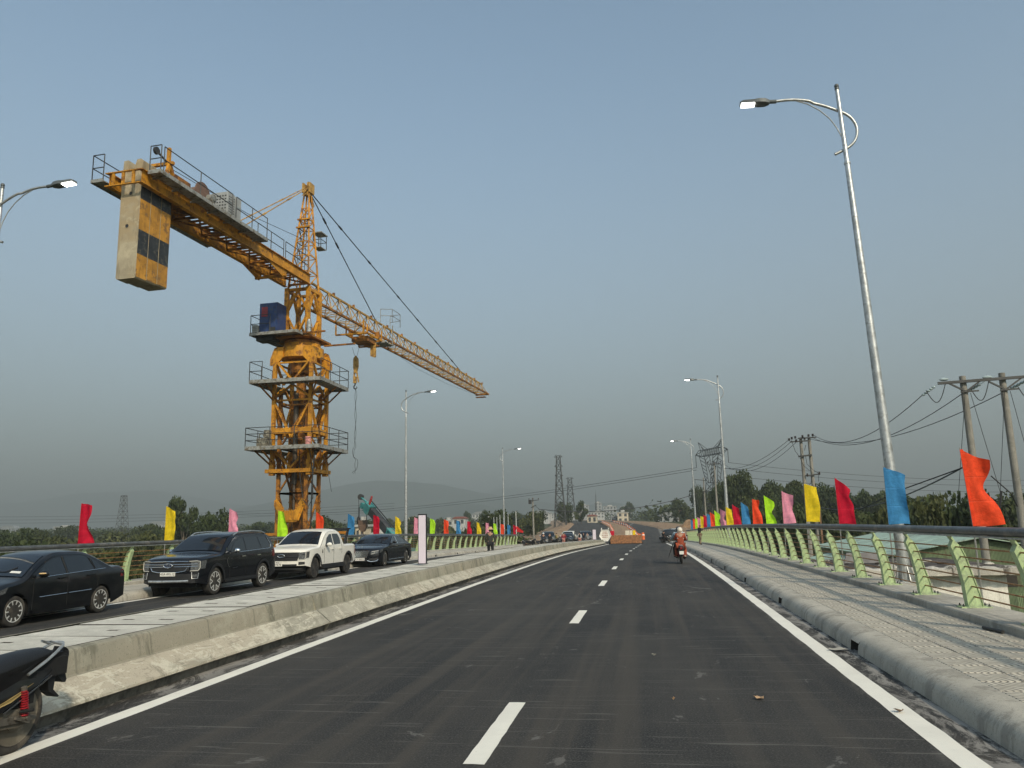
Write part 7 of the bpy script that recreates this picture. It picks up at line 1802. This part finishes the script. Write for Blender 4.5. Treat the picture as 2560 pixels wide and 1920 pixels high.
STRAW = mat('straw', (.50,.36,.20), .85); C_OLIVE = cloth('dark_olive_cloth', (.035,.036,.028)); C_BLACK = cloth('black_cloth', (.012,.012,.013)); C_NAVY = cloth('navy_cloth', (.015,.020,.034)); C_RED = cloth('red_coat', (.28,.018,.022)); C_TAN = cloth('tan_cloth', (.30,.22,.14)); C_PINK = cloth('salmon_cloth', (.55,.24,.19)); C_WHITE = cloth('white_cloth', (.60,.60,.57)); C_YEL = cloth('mustard_cloth', (.34,.27,.09)); C_GREY = cloth('grey_cloth', (.20,.20,.20)); C_RUST = cloth('rust_orange_cloth', (.27,.050,.018)); C_LBLUE = cloth('pale_blue_cloth', (.36,.44,.48)); HELW = mat('helmet_cream', (.66,.60,.50), .35, coat=.4); HELB = mat('helmet_black', (.02,.02,.02), .3); SHOE = cloth('shoe_black', (.012,.012,.012)); C_JEAN = cloth('jeans', (.03,.05,.10)); C_GRN = cloth('green_cloth', (.03,.12,.09))
def spots(root, P): 
    m_ = MB(); rr = random.Random(8)
    for _ in range(9): x, z = rr.uniform(-.13,.13), rr.uniform(1.0,1.45); m_.ball((x, P['ch'][1]-.145+abs(x)*.25, z), (.014,.006,.014), 6, 4)
    m_.build('pattern_dots', C_WHITE, root)
GR = 'people standing at the bridge end'
wall_y = 40.6
person('man in a wide straw hat and dark jacket standing behind the median, back turned', (-8.25, wall_y, zl(-8.25, wall_y)+.02), R(8), dict(eL=(-.26,-.05,1.15), wL=(-.27,.04,.92), hL=(-.27,.07,.84)), C_OLIVE, C_BLACK, SHOE, ('straw', STRAW), scale=.97)
person('man in a black top and khaki trousers leaning towards the pavement railing', (3.86, 62.0, zr(62)+.215), R(-70), dict(eR=(.22,.12,1.2), wR=(.12,.30,1.32), hR=(.08,.34,1.38), eL=(-.22,.12,1.18), wL=(-.14,.30,1.28), hL=(-.1,.35,1.34), ch=(0,.03,1.30), nk=(0,.05,1.46), hd=(0,.09,1.56), ht=(0,.09,1.65)), C_BLACK, C_TAN, SHOE, ('cap', C_TAN), scale=.90)
zc = lambda x, y: zl(x, y)+.01
person('woman in a white hat and long navy coat seen from behind, left of the pair', (-11.75, 88, zc(-11.75,88)), R(10), None, C_NAVY, C_BLACK, SHOE, ('bucket', C_WHITE), C_NAVY, GR, .92)
person('person in a black coat and dark hat, right of the pair', (-11.1, 88.6, zc(-11.1,88.6)), R(-12), None, C_BLACK, C_BLACK, SHOE, ('cap', C_BLACK), C_BLACK, GR, .92)
person('slim person in a mustard top standing by the motorcycles', (-11.0, 94, zc(-11,94)), R(-60), None, C_YEL, C_GREY, SHOE, None, None, GR, .92)
person('person in a dark red coat and salmon trousers at the bridge end', (-9.95, 92.5, zc(-9.95,92.5)), R(5), dict(eL=(-.30,-.03,1.15), eR=(.30,-.03,1.15)), C_RED, C_PINK, SHOE, ('cap', C_GRN), None, GR, .93)
def backpack(root, P): m_ = MB(); m_.ball((0,-.17,1.22), (.14,.09,.23), 10, 7); m_.build('backpack', C_BLACK, root, smooth=True)
person('person in a white shirt with a black backpack', (-8.35, 96, zc(-8.35,96)), R(0), None, C_WHITE, C_PINK, SHOE, None, None, GR, .92, backpack)
person('person in grey by the small white display panel', (-7.95, 103, zr(103)+.0), R(40), None, C_GREY, C_GREY, SHOE, None, None, GR, .92)
person('person half hidden behind the one with the backpack', (-8.1, 99, zc(-8.1,99)), R(120), None, C_BLACK, C_JEAN, SHOE, None, None, GR, .9)
person('person in black beside the first motorcycle by the railing end', (-13.3, 83.6, zc(-13.3,83.6)), R(-80), None, C_BLACK, C_JEAN, SHOE, ('helmet', HELB), None, GR, .84)

BIKEBLK = carpaint('bike_black', (.006,.006,.007), .8, .3, .04); SEATM = mat('seat_vinyl', (.010,.010,.011), .5, bump=.15, bscale=60); REDSPR = mat('red_spring', (.30,.012,.02), .4); ENG = mat('engine_metal', (.20,.18,.15), .5, metal=.6, dirt=(.10,.085,.065), dscale=8); STK = mat('decal_gold', (.38,.27,.10), .45); HUBD = mat('dusty_hub', (.11,.095,.07), .75, dirt=(.18,.155,.115), dscale=6)
def motorcycle(label, loc, rz, paint, group=None, plate=False):
    root = empty('motorcycle', loc, rz, label, 'motorcycle', group); r = .29
    def wheel(y):
        w_ = empty('wheel', (0, y, r)); w_.parent = root; KIDS.setdefault(root.name, []).append(w_)
        m_ = MB(); m_.tube([(0, .255*math.cos(t*math.pi/16), .255*math.sin(t*math.pi/16)) for t in range(32)], .040, 10, closed=True); m_.build('tyre', TYRE, w_, smooth=True)
        m_ = MB(); m_.lathe([(.218,-.03),(.225,-.034),(.225,.034),(.218,.03)], n=30, ax='x')
        for k in range(5):
            a = 2*math.pi*k/5; m_.bar((0,.05*math.cos(a),.05*math.sin(a)), (0,.22*math.cos(a+.15),.22*math.sin(a+.15)), .035, .022, up=(1,0,0))
        m_.build('rim', HUBD, w_)
        m_ = MB(); m_.lathe([(.07,-.055),(.115,-.045),(.115,.045),(.07,.055)], n=18, ax='x'); m_.build('hub', HUBD, w_)
    wheel(0); wheel(-1.24)
    # seat
    m_ = MB(); secs = []
    for y, w_, zt, zb in [(.30,.055,.765,.735),(.21,.085,.80,.70),(.05,.112,.808,.66),(-.15,.13,.80,.63),(-.35,.125,.765,.60),(-.52,.11,.75,.60),(-.62,.07,.745,.66)]:
        secs.append([(w_*math.cos(t)*(1 if abs(math.cos(t)) < .99 else 1), y, (zt+zb)/2+(zt-zb)/2*math.copysign(abs(math.sin(t))**.6, math.sin(t))) for t in [2*math.pi*k/14 for k in range(15)]])
    m_.grid(secs); m_.add(secs[0][:-1], [tuple(range(14))]); m_.add(secs[-1][:-1], [tuple(range(13,-1,-1))]); m_.build('seat', SEATM, root, smooth=60)
    # tail and side fairing
    def panel(name, poly, x0, x1, m):
        for s in (1,-1):
            m_ = MB(); n = len(poly); tp = lambda y: 1-.58*smooth((y+.10)/.55)
            m_.add([(s*x0*tp(y),y,z) for y,z in poly]+[(s*x1*tp(y),y,z) for y,z in poly], [tuple(range(n)), tuple(range(2*n-1,n-1,-1))]+[(i,(i+1)%n,n+(i+1)%n,n+i) for i in range(n)]); m_.build(name, m, root)
    panel('side_fairing', [(.49,.735),(.50,.69),(.43,.625),(.10,.515),(-.25,.385),(-.50,.36),(-.62,.45),(-.60,.66),(-.25,.70),(.25,.74)], .075, .125, paint)
    panel('fairing_stripe', [(.30,.60),(.33,.615),(-.18,.475),(-.45,.42),(-.46,.40),(-.18,.445)], .126, .130, STK)
    panel('lower_trim', [(.47,.655),(.43,.62),(.10,.510),(-.25,.380),(-.25,.365),(.10,.495),(.44,.60)], .118, .134, CHROME)
    m_ = MB(); m_.box((-.08,.1,.55),(.08,.46,.70)); m_.box((-.09,-.5,.38),(.09,.1,.62)); m_.build('frame', UNDER, root)
    m_ = MB(); m_.tube([(.112,-.02,.625),(.100,.18,.70),(.085,.31,.755),(.062,.40,.795),(.03,.43,.81),(-.03,.43,.81),(-.062,.40,.795),(-.085,.31,.755),(-.100,.18,.70),(-.112,-.02,.625)], .013, 8); m_.tube([(.062,.40,.795),(.045,.27,.84),(-.045,.27,.84),(-.062,.40,.795)], .010, 7); m_.build('grab_rail', GALV, root, smooth=True)
    m_ = MB(); m_.prism([(.43,.775),(.485,.745),(.495,.69),(.45,.64),(.38,.66)], -.05, .05, 'x'); m_.build('tail_cover', paint, root)
    m_ = MB(); m_.prism([(.47,.71),(.51,.70),(.50,.645),(.45,.63)], -.042, .042, 'x'); m_.build('tail_light', mat('bike_tail_light', (.24,.02,.02), .25) if 'bike_tail_light' not in bpy.data.materials else bpy.data.materials['bike_tail_light'], root)
    m_ = MB(); m_.prism([(.30,.60),(.44,.63),(.50,.49),(.49,.465),(.46,.47),(.38,.545),(.36,.52),(.355,.43),(.43,.365),(.42,.355),(.30,.43),(.27,.54)], -.055, .055, 'x'); m_.build('mudguard', CLAD, root)
    m_ = MB(); m_.tube([(0,.305*math.cos(t),r+.305*math.sin(t)) for t in [R(a) for a in range(60,165,12)]], .05, 6); m_.build('inner_fender', CLAD, root)
    if plate:
        o = empty('licence_plate', (0,.50,.50)); o.parent = root; KIDS.setdefault(root.name, []).append(o)
        m_ = MB(); m_.box((-.095,0,-.07),(.095,.006,.07)); m_.build('plate', PLATE, o)
    for s in (.115,-.115):
        sh_ = empty('shock_absorber', (s,0,0)); sh_.parent = root; KIDS.setdefault(root.name, []).append(sh_)
        a, b = Vector((0,.0,.27)), Vector((0,-.05,.53)); d = b-a
        m_ = MB(); m_.tube([a, b], .013, 7); m_.cyl(a-d*.03, a+d*.10, .024, n=10); m_.cyl(b-d*.10, b+d*.03, .024, n=10); m_.build('rod', ENG, sh_, smooth=40)
        m_ = MB(); m_.tube([a+d*(.10+.80*k/88)+Vector((.026*math.cos(k*2*math.pi/8), .026*math.sin(k*2*math.pi/8), 0)) for k in range(89)], .0075, 5); m_.build('spring', REDSPR, sh_, smooth=True)
        m_ = MB(); m_.bar((s*.85,0,r-.01),(s*.80,-.50,.33), .035, .055); m_.build('swingarm', ENG, root)
    m_ = MB(); m_.prism([(.06,.24),(.08,.31),(.02,.36),(-.45,.40),(-.52,.36),(-.50,.28),(-.05,.22)], .075, .095, 'x'); m_.build('chain_case', HUBD, root)
    m_ = MB(); m_.bar((.12,-.03,.285),(.12,.09,.275),.04,.03); m_.bar((.13,-.12,.31),(.13,.03,.25),.02,.02); m_.cyl((.06,0,.29),(.15,0,.29),.018,n=8); m_.build('axle_fittings', ENG, root)
    m_ = MB(); m_.tube([(-.12,-.62,.26),(-.14,-.40,.20),(-.15,.05,.26),(-.155,.34,.36)], [.022,.03,.048,.042], 9); m_.build('exhaust', ENG, root, smooth=40)
    m_ = MB(); m_.box((-.14,-.82,.22),(.14,-.45,.40)); m_.cyl((-.05,-.80,.34),(-.05,-1.02,.38),.07,n=10); m_.cyl((.10,-.62,.31),(.16,-.62,.31),.11,n=14); m_.build('engine', ENG, root, smooth=40)
    m_ = MB()
    for s in (.17,-.17): m_.tube([(s*.6,-.45,.28),(s*1.3,-.45,.27),(s*1.3,-.38,.27)], .014, 6); m_.tube([(s*.6,-.05,.34),(s*1.2,-.02,.36)], .014, 6)
    m_.build('foot_peg', UNDER, root)
    # front
    panel('leg_shield', [(-.62,.62),(-.75,.80),(-.95,.90),(-1.02,.80),(-.98,.52),(-.86,.34),(-.76,.36),(-.70,.52)], .10, .17, paint)
    m_ = MB(); m_.prism([(-.60,.60),(-.62,.70),(-.92,.92),(-1.08,.96),(-1.14,.84),(-1.04,.70),(-.85,.58)], -.09, .09, 'x'); m_.build('front_cowl', paint, root)
    for s in (.075,-.075): m_ = MB(); m_.tube([(s,-1.24,.29),(s,-1.02,.82)], .022, 7); m_.build('fork', ENG, root, smooth=True)
    m_ = MB(); m_.tube([(0,-1.24+.31*math.cos(t),r+.31*math.sin(t)) for t in [R(a) for a in range(35,165,12)]], .055, 6); m_.build('front_fender', paint, root)
    m_ = MB(); m_.tube([(.34,-.86,1.0),(.20,-.95,1.03),(0,-.98,.98),(-.20,-.95,1.03),(-.34,-.86,1.0)], .014, 6); m_.build('handlebar', UNDER, root, smooth=True)
    for s in (1,-1): m_ = MB(); m_.tube([(s*.26,-.92,1.02),(s*.32,-.94,1.18)], .008, 5); m_.ball((s*.33,-.93,1.20), (.055,.015,.035), 8, 5); m_.build('mirror', CLAD, root, smooth=True)
    m_ = MB(); m_.ball((0,-1.10,.92), (.10,.07,.08), 10, 6); m_.build('headlight', LAMPG, root, smooth=True)
    m_ = MB(); m_.tube([(.10,-.42,.26),(.22,-.36,.02)], .014, 6); m_.build('kickstand', ENG, root)
    return root
mb1 = motorcycle('black motorcycle with grey grab rail and red spring, cut by the lower left picture edge', (-5.22, 5.87, .0), 0, BIKEBLK)
mb1.rotation_euler = (0, R(3), 0)
def bike_copy(loc, rz, label, group=None):
    o = copy_tree(mb1); o.location = loc; o.rotation_euler = (0,0,rz); o['label'] = label
    if group: o['group'] = group
    return o
# the couple riding away
RB = motorcycle('motorcycle ridden away by the couple on the right lane', (1.28, 33.3, zr(33.3)), math.pi, carpaint('bike_red', (.10,.012,.012), .7, .3), None, True); RB.scale = (.93,)*3
ride = dict(pel=(0,.0,.83), sp=(0,.03,1.0), ch=(0,.05,1.18), nk=(0,.07,1.34), hd=(0,.10,1.44), ht=(0,.10,1.53), sL=(-.17,.04,1.28), sR=(.17,.04,1.28), eL=(-.25,.10,1.04), eR=(.25,.10,1.04), wL=(-.20,.32,.98), wR=(.20,.32,.98), hL=(-.19,.40,.98), hR=(.19,.40,.98),
            pL=(-.11,.03,.80), pR=(.11,.03,.80), kL=(-.20,.36,.64), kR=(.20,.36,.64), aL=(-.20,.20,.30), aR=(.20,.20,.30), tL=(-.21,.33,.27), tR=(.21,.33,.27))
yb = 33.3*1.0
person('pillion rider in a rust-orange patterned suit and cream helmet', (1.28, yb+.05, zr(yb)+.0), 0, dict(ride, eL=(-.25,.12,1.05), wL=(-.17,.30,1.02), hL=(-.13,.38,1.02), eR=(.25,.12,1.05), wR=(.17,.30,1.02), hR=(.13,.38,1.02)), C_RUST, C_RUST, SHOE, ('helmet', HELW), None, None, .93, spots)
drv = {k: (v[0]*1.12, v[1]+.40, v[2]+.03) for k, v in ride.items()}
drv.update(eL=(-.33,.62,1.08), eR=(.33,.62,1.08), wL=(-.34,.84,1.02), wR=(.34,.84,1.02), hL=(-.35,.90,1.01), hR=(.35,.90,1.01))
person('driver in a pale blue top and black helmet in front of the pillion rider', (1.24, yb+.05, zr(yb)), 0, drv, C_LBLUE, C_BLACK, SHOE, ('helmet', HELB), None, None, .93)
um = empty('umbrella', (1.0, yb-.25, zr(yb)+.78), 0, 'folded black umbrella slung beside the pillion rider', 'umbrella'); m_ = MB(); m_.tube([(0,0,.12),(-.05,-.01,.0),(-.22,-.05,-.42),(-.24,-.05,-.50)], [.012,.026,.014,.005], 6); m_.build('canopy', C_BLACK, um, smooth=True); m_ = MB(); m_.tube([(0,0,.12),(.03,.01,.20),(.07,.01,.19)], .008, 5); m_.build('handle', C_BLACK, um)
# parked motorcycles
GB = 'motorcycles parked at the bridge end'
for x, y, rz, lab in [(-13.0,83.2,1.3,'motorcycle parked at the very end of the crane-side railing, left of two'),(-12.3,84.0,1.9,'motorcycle parked right of the first one at the crane-side railing'),(-11.4,92.5,1.0,'motorcycle between the black coat and the mustard top'),(-10.7,95,2.2,'motorcycle left of the red coat'),(-9.4,98.5,1.5,'motorcycle half hidden right of the red coat')]:
    bike_copy((x, y, zc(x, y)), rz, lab, GB)
GB2 = 'motorcycles standing behind the black vehicle'
for x, y, rz, lab in [(1.75,106.2,.9,'motorcycle with rider standing close behind the black vehicle on the right lane'),(2.7,105.0,2.0,'motorcycle right of the rider behind the black vehicle'),(3.25,108.5,1.2,'motorcycle nearest the pavement end')]:
    bike_copy((x, y, zr(y)), rz, lab, GB2)
person('rider in black with a dark helmet standing at the motorcycles behind the black vehicle', (1.95, 105.6, zr(105.6)), R(150), None, C_BLACK, C_BLACK, SHOE, ('helmet', HELB), None, None, .95)
# ------------------------------------------------------------------ small things
bg_ = empty('bag', (-14.9, 39.5, zL(39.5)+.232), .4, 'black bag lying on the crane-side pavement right of the white display panel', 'bag'); m_ = MB(); m_.ball((0,0,.11), (.32,.16,.12), 12, 7); m_.ball((.2,.05,.2), (.13,.10,.09), 10, 6); m_.build('sack', C_BLACK, bg_, smooth=True); m_ = MB(); m_.tube([(-.2,0,.2),(-.1,.02,.33),(.05,.02,.32),(.12,0,.22)], .014, 6); m_.build('strap', C_BLACK, bg_)
pp = MB(); pp.tube([(0,0,0),(0,.42,.0)], .022, 10); o = pp.build('steel_pipe', DKST); o.location = (4.33, 11.0, .252); o.rotation_euler = (0,0,R(9)); tag(o, 'short dark steel pipe lying at the foot of the railing upstand', 'pipe')
LEAFT = mat('dry_leaf', (.42,.27,.15), .8); PAPR = mat('grey_paper', (.36,.34,.29), .8)
def scrap(name, x, y, s, m, seed, lab, cat, rz=0):
    r = random.Random(seed); n = 9; vs = [(s*(.6+.7*r.random())*math.cos(2*math.pi*k/n), s*.75*(.6+.7*r.random())*math.sin(2*math.pi*k/n), .012+.03*r.random()) for k in range(n)]
    m_ = MB(); m_.add(vs+[(0,0,.006)], [(k,(k+1)%n,n) for k in range(n)]); o = m_.build(name, m, fix=False); o.location = (x, y, zr(y)+.004); o.rotation_euler[2] = rz; tag(o, lab, cat)
scrap('dry_leaf', .98, 8.2, .055, LEAFT, 1, 'tan dry leaf on the asphalt left of the right edge line', 'leaf'); scrap('paper_scrap', 2.36, 11.1, .11, PAPR, 2, 'flat grey paper scrap in the gutter by the drain inlet', 'litter'); scrap('dry_leaf', 2.12, 7.75, .045, mat('brown_leaf', (.20,.13,.08), .8), 3, 'small brown leaf lying on the right edge line', 'leaf')
scrap('paper_scrap', .15, 8.1, .02, LEAFT, 4, 'tiny tan scrap on the asphalt in the lane centre', 'litter'); scrap('paper_scrap', -.02, 10.6, .03, PAPR, 6, 'small pale scrap on the asphalt beyond the tan leaf', 'litter')
for o in SC.objects:
    if '_o' in o: del o['_o']
